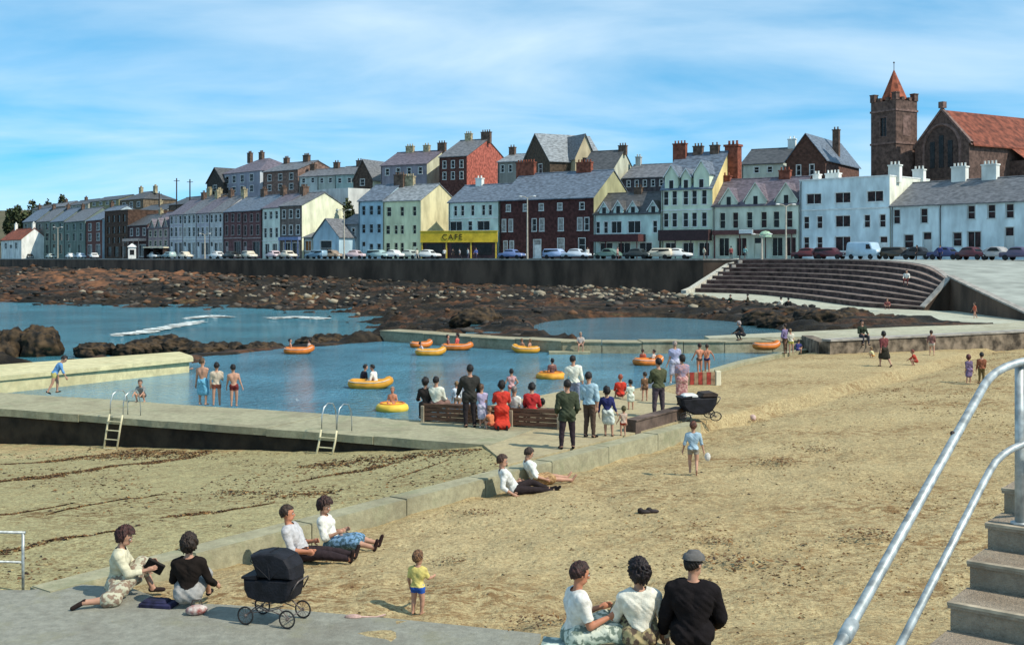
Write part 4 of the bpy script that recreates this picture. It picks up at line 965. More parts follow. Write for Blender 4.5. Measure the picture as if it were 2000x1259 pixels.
back('hill_house', 'white house among dark roofs behind the gabled pink house', 262, 326, 412, 400, 9, W_LG, SL_DARK, [(415, 425, even(264, 324, 4), 6, 'w')], 34, chim=[(.3, 1.2, 1.0, CH_BUFF)])
back('hill_house', 'row of low roofs behind the lilac terrace', 330, 405, 398, 384, 9, brickm('hill_brown2', (.15, .11, .08)), SL_DARK, [], 30, chim=[(.6, 1.8, 1.6, CH_BUFF), (.85, 1.6, 1.2, CH_BUFF)])
gable_front('dark_house', 'narrow dark steep-gabled house on the hill behind the lilac terrace', 404, 436, 356, 328, 9, brickm('very_dark', (.06, .05, .042)), SL_DARK, 42, [(362, 372, 420, 7)], cat='house', base=12)
back('hipped_house', 'grey hipped-roof house with side painted sunlit pale high on the hill', 432, 508, 337, 310, 13, wallm('mauve', (.26, .26, .30)), SL_PURP, [(342, 356, [444, 458, 474, 492], 7, 'w'), (364, 376, [444, 458, 474, 492], 7, 'w')], 44, kind='hip', sm=wallm('sunlit_side', (.56, .62, .66)), chim=[(.12, 1.4, 1.6, CH_BROWN), (.42, 1.4, 1.4, CH_BROWN)])  # side wall given a paler colour for the sun on it
back('hill_house', 'brown brick house with tall chimneys beside the hipped-roof house', 514, 582, 334, 318, 11, brickm('hill_red', (.22, .14, .11)), SL_GREY, [(340, 352, even(516, 580, 3), 7, 'w'), (360, 371, even(516, 580, 3), 7, 'w')], 42, chim=[(.1, 1.4, 1.2, CH_BROWN), (.68, 1.8, 1.4, CH_BROWN)])
for i, (a, b) in enumerate(((584, 620), (620, 654), (654, 692))):
    back('hill_cottage', ['leftmost small pale cottage in the row above the cream gable', 'middle small pale cottage in the row above the cream gable', 'rightmost small pale cottage in the row above the cream gable'][i], a, b, 345 - i * 2, 332 - i * 3, 8, wallm('palecot%d' % i, [(.50, .52, .48), (.42, .44, .38), (.36, .46, .42)][i]), SL_GREY, [(348, 357, even(a, b, 2), 6, 'w')], 40, chim=[(.1 + .3 * i, 1.3, 1.2, CH_BROWN)], group='small cottages on the hill')
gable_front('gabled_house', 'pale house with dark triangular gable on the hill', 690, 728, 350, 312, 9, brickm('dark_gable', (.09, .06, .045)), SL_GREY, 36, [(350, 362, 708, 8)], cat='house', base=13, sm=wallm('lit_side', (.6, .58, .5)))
back('hill_house', 'lilac-roofed double house behind the pale blue house', 744, 834, 322, 297, 12, wallm('mauve2', (.24, .22, .25)), SL_PURP, [(328, 341, even(746, 832, 4), 7, 'w')], 34, chim=[(.28, 1.7, 1.2, CH_BUFF), (.65, 1.3, 1.2, CH_BUFF), (.98, 1.7, 1.5, CH_BROWN)], sm=wallm('sunlit_greenish_gable', (.5, .52, .38)))  # gable colour set brighter than the front to show sunlight
back('brick_house', 'red brick house with gable painted sun-bright red on the hill', 858, 912, 306, 274, 16, brickm('shaded_rose', (.12, .05, .04)), SL_GREY, [(314, 328, even(860, 910, 3), 6, 'w'), (336, 350, even(860, 910, 3), 6, 'w')], 32, sm=brickm('sunlit_rose', (.42, .12, .085)), chim=[(.3, 1.4, 1.3, CH_BUFF), (.95, 2.0, 1.4, CH_BROWN)])  # same red brick, dark on the shaded front, bright on the sunlit gable
back('hill_house', 'small grey house between the red gable and the pointed hall', 972, 1022, 316, 302, 9, wallm('stonegrey', (.26, .25, .22)), SL_PALE, [(322, 336, even(974, 1020, 3), 6, 'w')], 34, chim=[(.12, 1.2, 1.4, CH_BROWN)])
# hall with a steep gable coloured dark for its shade and a second gable
o, ro, w, he, ha, Zz = gable_front('gospel_hall', 'steep-roofed stone hall with pointed shade-dark gable on the hill', 1020, 1074, 318, 262, 11, brickm('shaded_stone', (.09, .065, .045)), SL_PALE, 34, [(322, 340, 1036, 7), (322, 340, 1056, 7)], base=13.0, turn=7.0)
y0, y1 = 4.2, 8.2; ym = (y0 + y1) / 2; x1 = w + 1.6; az = ha - .5
mb = MB(); mb.add([(x1, y0, he - 7), (x1, y1, he - 7), (x1, y1, he + .4), (x1, ym, az), (x1, y0, he + .4), (w - .6, y0, he - 7), (w - .6, y1, he - 7), (w - .6, y1, he + .4), (w - .6, y0, he + .4)], [(0, 1, 2, 3, 4), (0, 4, 8, 5), (1, 6, 7, 2)])
mb.build('transept_wall', wallm('buff_stone', (.46, .38, .24)), o)
mb = MB()
for s_ in (-1, 1):
    ye = ym + s_ * (ym - y0 + .3); ze = he + .1
    mb.add([(x1 + .25, ye, ze), (x1 + .25, ym, az + .05), (w / 2, ym, az + .05), (w - .3, ye, ze), (x1 + .25, ye, ze + .14), (x1 + .25, ym, az + .19), (w / 2, ym, az + .19), (w - .3, ye, ze + .14)], [(0, 1, 2, 3), (4, 5, 6, 7), (0, 1, 5, 4), (0, 3, 7, 4)])
mb.build('transept_roof', SL_GREY, o)
mb = MB(); mb.box(x1 + .002, x1 + .05, ym - .5, ym + .5, he - 2.2, he + .6); mb.build('transept_window', M_GLASS, o)
back('hill_house', 'slate-roofed house stepping down right of the stone hall', 1132, 1196, 334, 296, 10, wallm('buff2', (.36, .33, .25)), SL_DARK, [(340, 350, even(1134, 1194, 3), 6, 'w')], 24, sm=wallm('pale_gable2', (.42, .42, .32)), chim=[(.97, 1.4, .8, CH_BROWN)])
back('hill_house', 'long grey-roofed building behind the green cottage', 1216, 1302, 347, 322, 11, brickm('shadow_brick', (.09, .075, .08)), SL_GREY, [(352, 364, even(1220, 1300, 5), 6, 'w')], 26, chim=[(.1, .9, 1.4, W_LG)])
back('hill_house', 'cream house with dark roof behind the red chimney stack', 1448, 1530, 320, 292, 11, wallm('cream_b', (.52, .52, .42)), SL_DARK, [(326, 337, [1478, 1504], 9, 'w')], 22, chim=[(.98, 1.2, 1.4, CH_WHITE)], sm=wallm('cream_bg', (.5, .56, .5)))
o, ro, w, he, ha, Zz = gable_front('brown_hall', 'dark brown gabled hall with blue slate roof left of the church', 1536, 1612, 312, 262, 18, brickm('choc', (.105, .05, .035)), SL_BLUE, 20, [(322, 342, 1560, 8), (322, 342, 1586, 8)], base=10, sm=brickm('choc2', (.15, .08, .06)))
chimney(ro, w * .8, 9.5, he + 1.0, 1.0, .8, 4.2, CH_BROWN, 2)
# --- church with tower
D_T = Dh(1743) + 26; sc = D_T / F
def ZD(y, D): return CZ + (HY - y) * D / F
M_CH = brickm('church_stone', (.125, .078, .062)); M_CHT = brickm('church_trim', (.19, .12, .10))
p = Wd(1746, D_T); ang = -1.03; tb = ZP + 2
ch = thing('church', 'dark stone church with square battlemented tower and red roof', 'church', (p[0], p[1], tb), ang)
tw = 2.3; zt = ZD(200, D_T) - tb
mb = MB(); holes = [(tw - .6, tw + .6, zt - 5.2, zt - 2.4)]
facade(mb, 2 * tw, -4, zt, holes)
mb.v = [(x - tw, y - tw, z) for x, y, z in mb.v]
for q in ([(tw, -tw), (tw, tw)], [(tw, tw), (-tw, tw)], [(-tw, tw), (-tw, -tw)]): mb.add([(*q[0], -4), (*q[1], -4), (*q[1], zt), (*q[0], zt)], [(0, 1, 2, 3)])
mb.add([(-tw, -tw, zt), (tw, -tw, zt), (tw, tw, zt), (-tw, tw, zt)], [(0, 1, 2, 3)])
mb.build('tower', M_CH, ch)
for zz in (zt - 1.6, zt - 6.4): 
    mb = MB(); mb.box(-tw - .12, tw + .12, -tw - .12, tw + .12, zz, zz + .3); mb.build('string_course', M_CHT, ch)
window(ch, 0, zt - 5.2, 1.2, 2.8, 's', M_CHT, M_GLASS, -tw)
mb = MB(); mb.box(tw + .002, tw + .06, -.8, .8, zt - 5.2, zt - 2.2); mb.build('belfry_louvre', M_CHT, ch)
for sx in (-1, 1):
    for sy in (-1, 1):
        mb = MB(); mb.box(sx * (tw - .3) - .4, sx * (tw - .3) + .4, sy * (tw - .3) - .4, sy * (tw - .3) + .4, zt, zt + 1.0); mb.box(sx * (tw - .3) - .46, sx * (tw - .3) + .46, sy * (tw - .3) - .46, sy * (tw - .3) + .46, zt + 1.0, zt + 1.15); mb.build('pinnacle', M_CH, ch)
for k in range(4):
    for u in (-.75, .75):
        c, s_ = math.cos(k * math.pi / 2), math.sin(k * math.pi / 2); x, y = tw - .2, u
        X_, Y_ = c * x - s_ * y, s_ * x + c * y; mb = MB(); mb.box(X_ - .28, X_ + .28, Y_ - .28, Y_ + .28, zt, zt + .5); mb.build('merlon', M_CH, ch)
hs = ZD(135, D_T) - tb; r = tw * .88
mb = MB(); n8 = 8; V = [(r * math.cos(2 * math.pi * (i + .5) / n8), r * math.sin(2 * math.pi * (i + .5) / n8), zt + .25) for i in range(n8)] + [(0, 0, hs)]
mb.add(V, [(i, (i + 1) % n8, n8) for i in range(n8)] + [tuple(range(n8 - 1, -1, -1))]); sp_ = mb.build('spire', TILE_RED, ch)
mb = MB(); mb.tube([(0, 0, hs - .1), (0, 0, hs + .9)], .05, 5); mb.ball((0, 0, hs + .95), .14, n=6, k=4); mb.build('finial', M_DARKW, sp_)
# nave: gable towards the sea, ridge running inland to the right
gx0, gx1 = 3.0, 12.2; gy = 1.0; gm = (gx0 + gx1) / 2; ga = ZD(218, D_T - 6) - tb; ge = ZD(284, D_T - 6) - tb; gl = 27
mb = MB()
mb.add([(gx0, gy, -4), (gx1, gy, -4), (gx1, gy, ge), (gm, gy, ga), (gx0, gy, ge)], [(0, 1, 2, 3, 4)])
mb.add([(gx1, gy, -4), (gx1, gy + gl, -4), (gx1, gy + gl, ge), (gx1, gy, ge)], [(0, 1, 2, 3)]); mb.add([(gx0, gy, -4), (gx0, gy + gl, -4), (gx0, gy + gl, ge), (gx0, gy, ge)], [(3, 2, 1, 0)])
mb.add([(gx0, gy + gl, -4), (gx1, gy + gl, -4), (gx1, gy + gl, ge), (gm, gy + gl, ga), (gx0, gy + gl, ge)], [(4, 3, 2, 1, 0)])
mb.build('nave_wall', M_CH, ch)
mb = MB()
for s in (-1, 1):
    ex = gm + s * (gm - gx0 + .5); ez = ge - .5 * (ga - ge) / (gm - gx0)
    mb.add([(ex, gy + .4, ez + .05), (gm, gy + .4, ga + .05), (gm, gy + gl + .2, ga + .05), (ex, gy + gl + .2, ez + .05), (ex, gy + .4, ez + .25), (gm, gy + .4, ga + .25), (gm, gy + gl + .2, ga + .25), (ex, gy + gl + .2, ez + .25)], [(0, 1, 2, 3), (4, 5, 6, 7), (0, 1, 5, 4), (0, 3, 7, 4)])
mb.build('nave_roof', mat('nave_tiles', (.20, .058, .032), .85, .25, 1.2, .6, 6), ch)
mb = MB()   # raised gable coping and apex block
for s in (-1, 1):
    ex = gm + s * (gm - gx0 + .35); mb.add([(ex, gy - .1, ge - .3), (gm, gy - .1, ga + .15), (gm, gy - .1, ga + .55), (ex, gy - .1, ge + .15), (ex, gy + .45, ge - .3), (gm, gy + .45, ga + .15), (gm, gy + .45, ga + .55), (ex, gy + .45, ge + .15)], [(0, 1, 2, 3), (7, 6, 5, 4), (3, 2, 6, 7), (0, 4, 5, 1)])
mb.box(gm - .4, gm + .4, gy - .2, gy + .6, ga + .5, ga + 1.4); mb.build('gable_coping', M_CHT, ch)
mb = MB(); ar = 3.1; zc_ = ge - .6   # large arch on the gable with a dark window
pts = [(gm - ar, zc_ - 4)] + [(gm + ar * math.cos(math.pi - math.pi * i / 12), zc_ + ar * 1.15 * math.sin(math.pi * i / 12)) for i in range(13)] + [(gm + ar, zc_ - 4)]
mb.tube([(x, gy - .02, z) for x, z in pts], .22, 6); mb.build('arch_moulding', M_CHT, ch)
mb = MB(); mb.add([(gm + (x - gm) * .92, gy - .03, z - .1) for x, z in pts], [tuple(range(len(pts)))]); mb.build('arch_recess', brickm('arch_recess', (.085, .055, .045)), ch)
for dx in (-1.5, 0, 1.5):
    mb = MB(); mb.box(gm + dx - .4, gm + dx + .4, gy - .09, gy - .035, zc_ - 2.6, zc_ + 1.2 + (dx == 0) * .8); mb.build('lancet_window', M_GLASS, ch)
mb = MB(); mb.box(gx1 + .05, gx1 + 2.6, gy + 9, gy + 26, -4, ge - 2.2); mb.build('aisle_wall', M_CH, ch)
mb = MB(); mb.add([(gx1 - .3, gy + 8.8, ge + .1), (gx1 + 2.9, gy + 8.8, ge - 2.3), (gx1 + 2.9, gy + 26.2, ge - 2.3), (gx1 - .3, gy + 26.2, ge + .1)], [(0, 1, 2, 3)]); mb.build('aisle_roof', TILE_RED, ch)
for i in range(5):
    mb = MB(); yy = gy + 11 + 3 * i; mb.box(gx1 + 2.602, gx1 + 2.66, yy, yy + 1.0, ge - 5.6, ge - 3.0); mb.build('aisle_window', M_GLASS, ch)
chimney(ch, gm, gy + 27, ga - .6, .9, .9, 1.8, M_CH, 2)
back('hill_house', 'brown house with grey roof at the right edge behind the church', 1950, 2080, 268, 242, 12, brickm('far_brown', (.16, .09, .075)), SL_GREY, [], 52)
# pale retaining wall and hedge above the small hall
a = Vector(Wd(618, Dh(618) + 26)[:2]); b = Vector(Wd(702, Dh(702) + 20)[:2])
mb = MB(); za, zb2 = ZD(376, Dh(618) + 26), ZD(368, Dh(702) + 20); wall_strip(mb, [tuple(a), tuple(a.lerp(b, .5)), tuple(b)], 5.0, [8, 8, 8], [za, (za + zb2) / 2 + .2, zb2]); tag(mb.build('yard_wall', wallm('pale_stone_wall', (.52, .52, .48))), 'pale flat-topped yard wall above the small hall', 'wall')

# ------------------------------------------------------------------ things on the promenade
M_TYRE = mat('tyre', (.02, .02, .02), .8, .1); M_CHROME = mat('chrome', (.5, .5, .5), .25, .1, 3, metal=1.0)
M_GALV = mat('galvanised_pipe', (.40, .43, .42), .5, .2, 14, .04, 50, metal=.4, spec=.5)
def paint(nm, c): return mat('paint_' + nm, c, .3, .06, 1.0, spec=.5)
CARMESH = {}
def car_meshes(kind):
    if kind in CARMESH: return CARMESH[kind]
    L, Wd_, = (4.0, 1.55) if kind != 'van' else (4.6, 1.8)
    if kind == 'saloon': pr = [(-2, .35), (-2, .72), (-1.9, .85), (-1.15, .9), (-.75, 1.36), (-.1, 1.45), (.5, 1.38), (.95, .92), (1.75, .84), (1.97, .7), (2, .38)]; glass = [(-1.0, .93), (-.68, 1.3), (.44, 1.32), (.82, .93)]
    elif kind == 'estate': pr = [(-2, .35), (-2, .8), (-1.92, 1.3), (-1.7, 1.45), (.4, 1.45), (.6, 1.38), (1.0, .92), (1.75, .84), (1.97, .7), (2, .38)]; glass = [(-1.8, .93), (-1.75, 1.32), (.5, 1.32), (.85, .93)]
    elif kind == 'beetle': pr = [(-2, .4), (-1.95, .62), (-1.6, .92), (-1.0, 1.3), (-.4, 1.48), (.2, 1.46), (.6, 1.3), (.85, .98), (1.4, .9), (1.85, .68), (2, .42)]; glass = [(-.95, 1.0), (-.5, 1.36), (.25, 1.36), (.62, 1.0)]
    else: pr = [(-2.3, .4), (-2.3, 1.2), (-2.2, 1.95), (-1.9, 2.08), (1.1, 2.05), (1.35, 1.95), (1.65, 1.3), (2.2, 1.15), (2.3, .95), (2.3, .42)]; glass = [(.75, 1.25), (.75, 1.8), (1.25, 1.8), (1.5, 1.25)]
    mb = MB(); n = len(pr); hw = Wd_ / 2
    secs = [(-hw, .9), (-hw + .1, 1.0), (hw - .1, 1.0), (hw, .9)]; V = []
    for y, s in secs:
        for x, z in pr: V.append((x * (s * .35 + .65), y * (1 if z < .95 else .86), .38 + (z - .38) * (s * .6 + .4)))
    Fc = [tuple(range(n - 1, -1, -1)), tuple(3 * n + i for i in range(n))]
    for k in range(3):
        for i in range(n): Fc.append((k * n + i, k * n + (i + 1) % n, (k + 1) * n + (i + 1) % n, (k + 1) * n + i))
    mb.add(V, Fc); body = mb
    g = MB()
    for s in (-1, 1): g.add([(x, s * (hw * .9 + .02), z) for x, z in glass], [(0, 1, 2, 3) if s < 0 else (3, 2, 1, 0)])
    f0, f1 = glass[3], glass[2]; g.add([(f0[0] + .14, -hw * .7, f0[1] + .02), (f0[0] + .14, hw * .7, f0[1] + .02), (f1[0] + .1, hw * .66, f1[1]), (f1[0] + .1, -hw * .66, f1[1])], [(0, 1, 2, 3)])
    wh = MB(); wh.lathe([(.1, -.1), (.3, -.1), (.32, -.05), (.32, .05), (.3, .1), (.1, .1)], n=12); wh.v = [(x, z, y) for x, y, z in wh.v]
    bp = MB(); bp.bbox(-.06, .06, -hw * .95, hw * .95, -.06, .06, .02)
    hl = MB(); hl.ball((0, 0, 0), .07, .12, .12, 8, 5)
    CARMESH[kind] = (body, g.mesh('windows', M_GLASS), wh.mesh('wheel', M_TYRE), bp.mesh('bumper', M_CHROME), hl.mesh('headlight', M_WHITE), L, hw)
    return CARMESH[kind]
BODYM = {}
def car(px, kind, nm, c, label, back_=13.5, flip=False, zz=None):
    body, g, wh, bp, hl, L, hw = car_meshes(kind)
    h = Vector(HLp(px)); D = h.y - back_ + random.uniform(-1.2, 1.2) * (zz is None); X = (px - 1000) * D / F
    a, b = Vector(HLp(px - 40)), Vector(HLp(px + 40)); ang = math.atan2(b.y - a.y, b.x - a.x) + (math.pi if flip else 0)
    z = ZP + .01 if zz is None else zz
    o = thing('parked_car' if kind != 'van' else 'parked_van', label, 'car' if kind != 'van' else 'van', (X, D, z), ang + random.uniform(-.16, .16), 'cars parked along the seafront')
    key = (kind, nm)
    if key not in BODYM: BODYM[key] = body.mesh('body', paint(nm, c), True)
    obj('body', BODYM[key], o); obj('windows', g, o)
    wx = L * .31
    for sx in (-1, 1):
        for sy in (-1, 1): obj('wheel', wh, o, (sx * wx, sy * (hw - .08), .32))
        obj('bumper', bp, o, (sx * (L / 2 - .02), 0, .46))
    for sy in (-1, 1): obj('headlight', hl, o, (L / 2 - .06, sy * hw * .7, .66))
CARS = [(58, 'saloon', 'dark', (.03, .035, .03), 'dark saloon car at the far left end of the seafront'), (100, 'saloon', 'paleg', (.42, .46, .40), 'pale grey-green saloon in front of the left terrace'),
 (138, 'saloon', 'white', (.72, .72, .68), 'white saloon in front of the right-hand green-grey house'), (158, 'estate', 'bluew', (.55, .62, .68), 'blue-white estate car by the green-grey terrace'), (184, 'saloon', 'white', (.72, .72, .68), 'white saloon in front of the narrow brick house'),
 (302, 'saloon', 'white', (.72, .72, .68), 'white saloon in front of the three cream gables'), (330, 'estate', 'cyan', (.34, .46, .44), 'pale turquoise estate car by the lilac terrace'), (362, 'beetle', 'cream', (.66, .58, .44), 'round cream car in front of the lilac terrace'),
 (425, 'saloon', 'white', (.72, .72, .68), 'white saloon at the right end of the lilac terrace'), (452, 'saloon', 'dark', (.03, .035, .03), 'dark saloon in front of the left brick terrace house'), (487, 'estate', 'cream', (.66, .58, .44), 'cream estate car in front of the purple brick terrace'),
 (536, 'saloon', 'pink', (.6, .45, .45), 'pinkish saloon in front of the white-green house'), (562, 'saloon', 'cream', (.66, .58, .44), 'cream saloon in front of the grey brick end house'), (618, 'estate', 'blue', (.22, .34, .42), 'blue estate car in front of the small hall'), (650, 'beetle', 'tan', (.3, .22, .15), 'round tan car beside the small blue hall'),
 (694, 'saloon', 'pink', (.6, .45, .45), 'pink saloon car between the low house and the pale blue house'), (740, 'estate', 'cyan', (.34, .46, .44), 'pale turquoise estate car in front of the pale blue house'), (768, 'saloon', 'white', (.72, .72, .68), 'white saloon in front of the cream-green house'), (800, 'saloon', 'paleg', (.42, .46, .40), 'pale grey-green saloon in front of the cream-green house'), (836, 'saloon', 'white', (.72, .72, .68), 'white saloon at the left end of the yellow fascia'),
 (1000, 'saloon', 'blue2', (.14, .20, .38), 'blue saloon in front of the left side of the dark brick house'), (1088, 'estate', 'sky', (.36, .46, .66), 'sky-blue estate car in front of the dark brick house'), (1126, 'saloon', 'bluew', (.55, .62, .68), 'blue-white saloon at the right of the dark brick house'), (1188, 'beetle', 'green', (.12, .2, .16), 'round dark green car in front of the green cottage'),
 (1246, 'saloon', 'dark', (.03, .035, .03), 'dark saloon at the right end of the maroon awning'), (1284, 'estate', 'cream', (.66, .58, .44), 'cream estate car left of the tall hotel'), (1322, 'saloon', 'white', (.72, .72, .68), 'white saloon in front of the tall hotel')]
for c in CARS: car(*c, flip=(c[0] % 3 == 0))
# cars on the right stand on the apron in front of the white houses
for px, kind, nm, c, lab in ((1578, 'saloon', 'maroon', (.12, .025, .025), 'maroon saloon at the left end of the flat-topped white house'), (1622, 'estate', 'wine', (.09, .02, .025), 'dark wine-red estate car in front of the white flat-topped house'), (1690, 'van', 'vanblue', (.42, .56, .66), 'pale blue van in front of the white flat-topped house'),
                             (1755, 'estate', 'brown', (.06, .045, .03), 'dark brown estate car in front of the first white cottage'), (1795, 'beetle', 'black', (.02, .02, .022), 'round black car in front of the first white cottage'), (1848, 'saloon', 'navy', (.03, .04, .12), 'navy saloon in front of the long white cottage'), (1898, 'saloon', 'wine', (.09, .02, .025), 'wine-red saloon in front of the long white cottage'), (1950, 'beetle', 'greyp', (.38, .36, .34), 'round pale grey car near the right edge'), (1992, 'saloon', 'purple', (.09, .07, .12), 'dark purple saloon at the right edge of the promenade')):
    car(px, kind, nm, c, lab, back_=9.0, zz=float(ramp_h(np.array([0.]), np.array([Dh(px) - 9.0]))[0]) + .02)

# lamp standards and telegraph poles
def lamp(px, ytop, label, back_=15.0):
    D = Dh(px) - back_; X = (px - 1000) * D / F; h = CZ + (HY - ytop) * D / F - ZP
    o = thing('street_lamp', label, 'street lamp', (X, D, ZP), random.uniform(-.4, .4), 'street lamps on the seafront')
    mb = MB(); mb.tube([(0, 0, -.1), (0, 0, 1.2), (0, 0, h)], [.16, .13, .08], 8); mb.build('pole', mat('lamp_pole', (.46, .42, .34), .7, .1), o)
    for s in (-1, 1):
        mb = MB(); mb.tube([(0, 0, h - .15), (s * .35, 0, h + .12), (s * .9, 0, h + .2)], .05, 6); a = mb.build('arm', MATS['lamp_pole'], o)
        mb = MB(); mb.ball((s * 1.0, 0, h + .17), .3, .14, .1, 8, 5); mb.build('lantern', M_WHITE, a)
lamp(400, 458, 'street lamp in front of the lilac terrace'); lamp(672, 412, 'tall pale street lamp beside the low grey house'); lamp(1030, 386, 'tall street lamp in front of the dark brick house'); lamp(1535, 402, 'street lamp in front of the cream gabled terrace', 17); lamp(1488, 460, 'short lamp post by the cream gabled terrace', 17); lamp(113, 445, 'street lamp in front of the left green-grey terrace')
for px, yt, off, lab in ((345, 348, 30, 'taller telegraph pole on the skyline'), (371, 350, 26, 'telegraph pole beside the taller one'), (311, 374, 40, 'small distant telegraph pole on the left skyline')):
    D = Dh(px) + off; X = (px - 1000) * D / F; zb = 6.0; h = CZ + (HY - yt) * D / F - zb
    o = thing('telegraph_pole', lab, 'pole', (X, D, zb), 0, 'telegraph poles'); mb = MB(); mb.tube([(0, 0, 0), (0, 0, h)], [.2, .14], 7); mb.build('pole', M_DARKW, o)
    mb = MB(); mb.box(-.7, .7, -.06, .06, h - .7, h - .58); mb.build('crossarm', M_DARKW, o)
# white kiosk and the bus shelter on the left
D = Dh(258) - 15; p = Wd(258, D); o = thing('kiosk', 'small white kiosk on the bastion at the left', 'kiosk', (p[0], p[1], ZP), .3)
mb = MB(); mb.bbox(-.8, .8, -.7, .7, 0, 2.6, .05); mb.build('walls', M_WHITE, o); mb = MB(); mb.add([(-1, -.9, 2.6), (1, -.9, 2.6), (1, .9, 2.6), (-1, .9, 2.6), (0, 0, 3.4)], [(0, 1, 4), (1, 2, 4), (2, 3, 4), (3, 0, 4), (3, 2, 1, 0)]); mb.build('roof', M_WHITE, o); mb = MB(); mb.box(-.45, .45, -.74, -.702, .9, 2.0); mb.build('hatch', M_GLASS, o)
D = Dh(305) - 12; p = Wd(305, D); o = thing('bus_shelter', 'low dark shelter with pale flat roof beside the white kiosk', 'shelter', (p[0], p[1], ZP), -.5)
mb = MB(); mb.bbox(-3, 3, -.9, .9, 2.3, 2.5, .05); mb.build('roof', M_CREAMP, o)
for s in (-2.7, 0, 2.7): mb = MB(); mb.box(s - .06, s + .06, -.8, .8, 0, 2.3); mb.build('end_panel', M_DARKW, o)
mb = MB(); mb.box(-2.7, 2.7, .7, .76, .3, 2.2); mb.build('back_panel', M_GLASS, o)
# white sign board on the shopfronts
p = Wd(1457, Dh(1457) - 1.4); mb = MB(); mb.bbox(-1.0, 1.0, -.06, .06, 0, .55, .02); tag(obj('sign_board', mb.mesh('sign_board', M_WHITE), None, (p[0], p[1], CZ + (HY - 456) * p[1] / F), -.6), 'small white sign board above the dark shopfronts', 'sign')
p = Wd(1495, Dh(1495) - 1.6); mb = MB(); mb.lathe([(.0, 0), (.9, .0), (.85, .4), (.5, .75), (0, .85)], n=14); tag(obj('shop_awning', mb.mesh('shop_awning', mat('green_awning', (.34, .5, .36), .8)), None, (p[0], p[1], CZ + (HY - 463) * p[1] / F), 0), 'small domed green awning over a shop door', 'awning')

# ------------------------------------------------------------------ shrubs and trees on the hill
M_LEAF = [mat('leaf_dark', (.035, .05, .022), .9, .3, .5), mat('leaf_mid', (.06, .075, .03), .9, .3, .5), mat('leaf_dry', (.11, .10, .04), .9, .3, .5)]
M_BARK = mat('bark', (.07, .05, .035), .9, .2, 3)
def shrub(name, label, px, ytop, ybase, wpx, off, dens=260, group=None, dark=.55):
    D = Dh(px) + off; X = (px - 1000) * D / F; zb = float(hill_h(np.array([X]), np.array([D]))[0]) - .2; zt = CZ + (HY - ytop) * D / F; zlow = min(zb + 1, CZ + (HY - ybase) * D / F); rx = wpx * D / F / 2
    o = thing(name, label, 'tree' if 'tree' in name else 'hedge', (X, D, zb), 0, group)
    zc = (zt + max(zb, zlow)) / 2 - zb; rz = max((zt - max(zb, zlow)) / 2, .8)
    nb = 7; bl_ = [(RNG.normal(0, .30, 3) * (rx, rx * .7, rz), RNG.uniform(.35, .6)) for _ in range(nb)]
    pts = []
    for c, s in bl_:
        d = RNG.normal(0, 1, (dens // nb, 3)); d /= np.linalg.norm(d, axis=1)[:, None]; pts.append(c + d * (rx * s, rx * s * .8, rz * s) * RNG.uniform(.6, 1.05, (len(d), 1)))
    pts = np.concatenate(pts) + (0, 0, zc); ls = max(.35, rx * .2)
    n = len(pts); u = RNG.normal(0, 1, (n, 3)); u /= np.linalg.norm(u, axis=1)[:, None]; v = np.cross(u, RNG.normal(0, 1, (n, 3))); v /= np.linalg.norm(v, axis=1)[:, None]
    V = np.stack([pts - u * ls, pts + v * ls * .6, pts + u * ls, pts - v * ls * .6], 1).reshape(-1, 3); q = np.arange(4 * n).reshape(n, 4)
    obj('crown', np_mesh('crown', V, q, M_LEAF, RNG.choice(3, n, p=[dark, .8 - dark, .2])), o)
    mb = MB(); mb.tube([(0, 0, 0), (.1, 0, zc * .6), (0, .1, zc + rz * .4)], [.22, .16, .05], 6)
    for s in (-1, 1): mb.tube([(0, 0, zc * .6), (s * rx * .4, .2, zc + rz * .2)], [.1, .03], 5)
    mb.build('trunk', M_BARK, o)
for i, (px, yt, yb, w_) in enumerate(((16, 410, 440, 34), (42, 398, 430, 38), (70, 390, 425, 34), (93, 391, 420, 30), (112, 386, 418, 32), (124, 385, 412, 22), (142, 387, 414, 28), (163, 385, 412, 28), (262, 372, 395, 30))):
    shrub('hill_tree', ['leftmost dark tree on the skyline', 'broad dark tree right of the leftmost one', 'dark tree on the skyline above the red-roofed cottage', 'low dark tree in the middle of the skyline clump', 'rounded dark tree on the left skyline', 'thin pointed tree on the left skyline', 'dark tree left of the skyline houses', 'dark tree beside the long skyline house', 'tree over the square skyline house'][i], px, yt, yb, w_, 100 if px < 200 else 70, 1100, 'trees on the left skyline')
for i, (px, yt, yb, w_, off) in enumerate(((652, 376, 402, 40, 14), (682, 378, 404, 34, 12), (1185, 352, 384, 40, 12), (540, 372, 390, 50, 26), (600, 368, 386, 40, 24))):
    shrub('hill_hedge', ['dark bushy hedge above the small hall', 'bushy hedge left of the pale blue house', 'olive bushes behind the green cottage', 'scrubby bushes above the terrace roofs', 'yellowish bushes above the cream gable'][i], px, yt, yb, w_, off, 900, dark=.4)

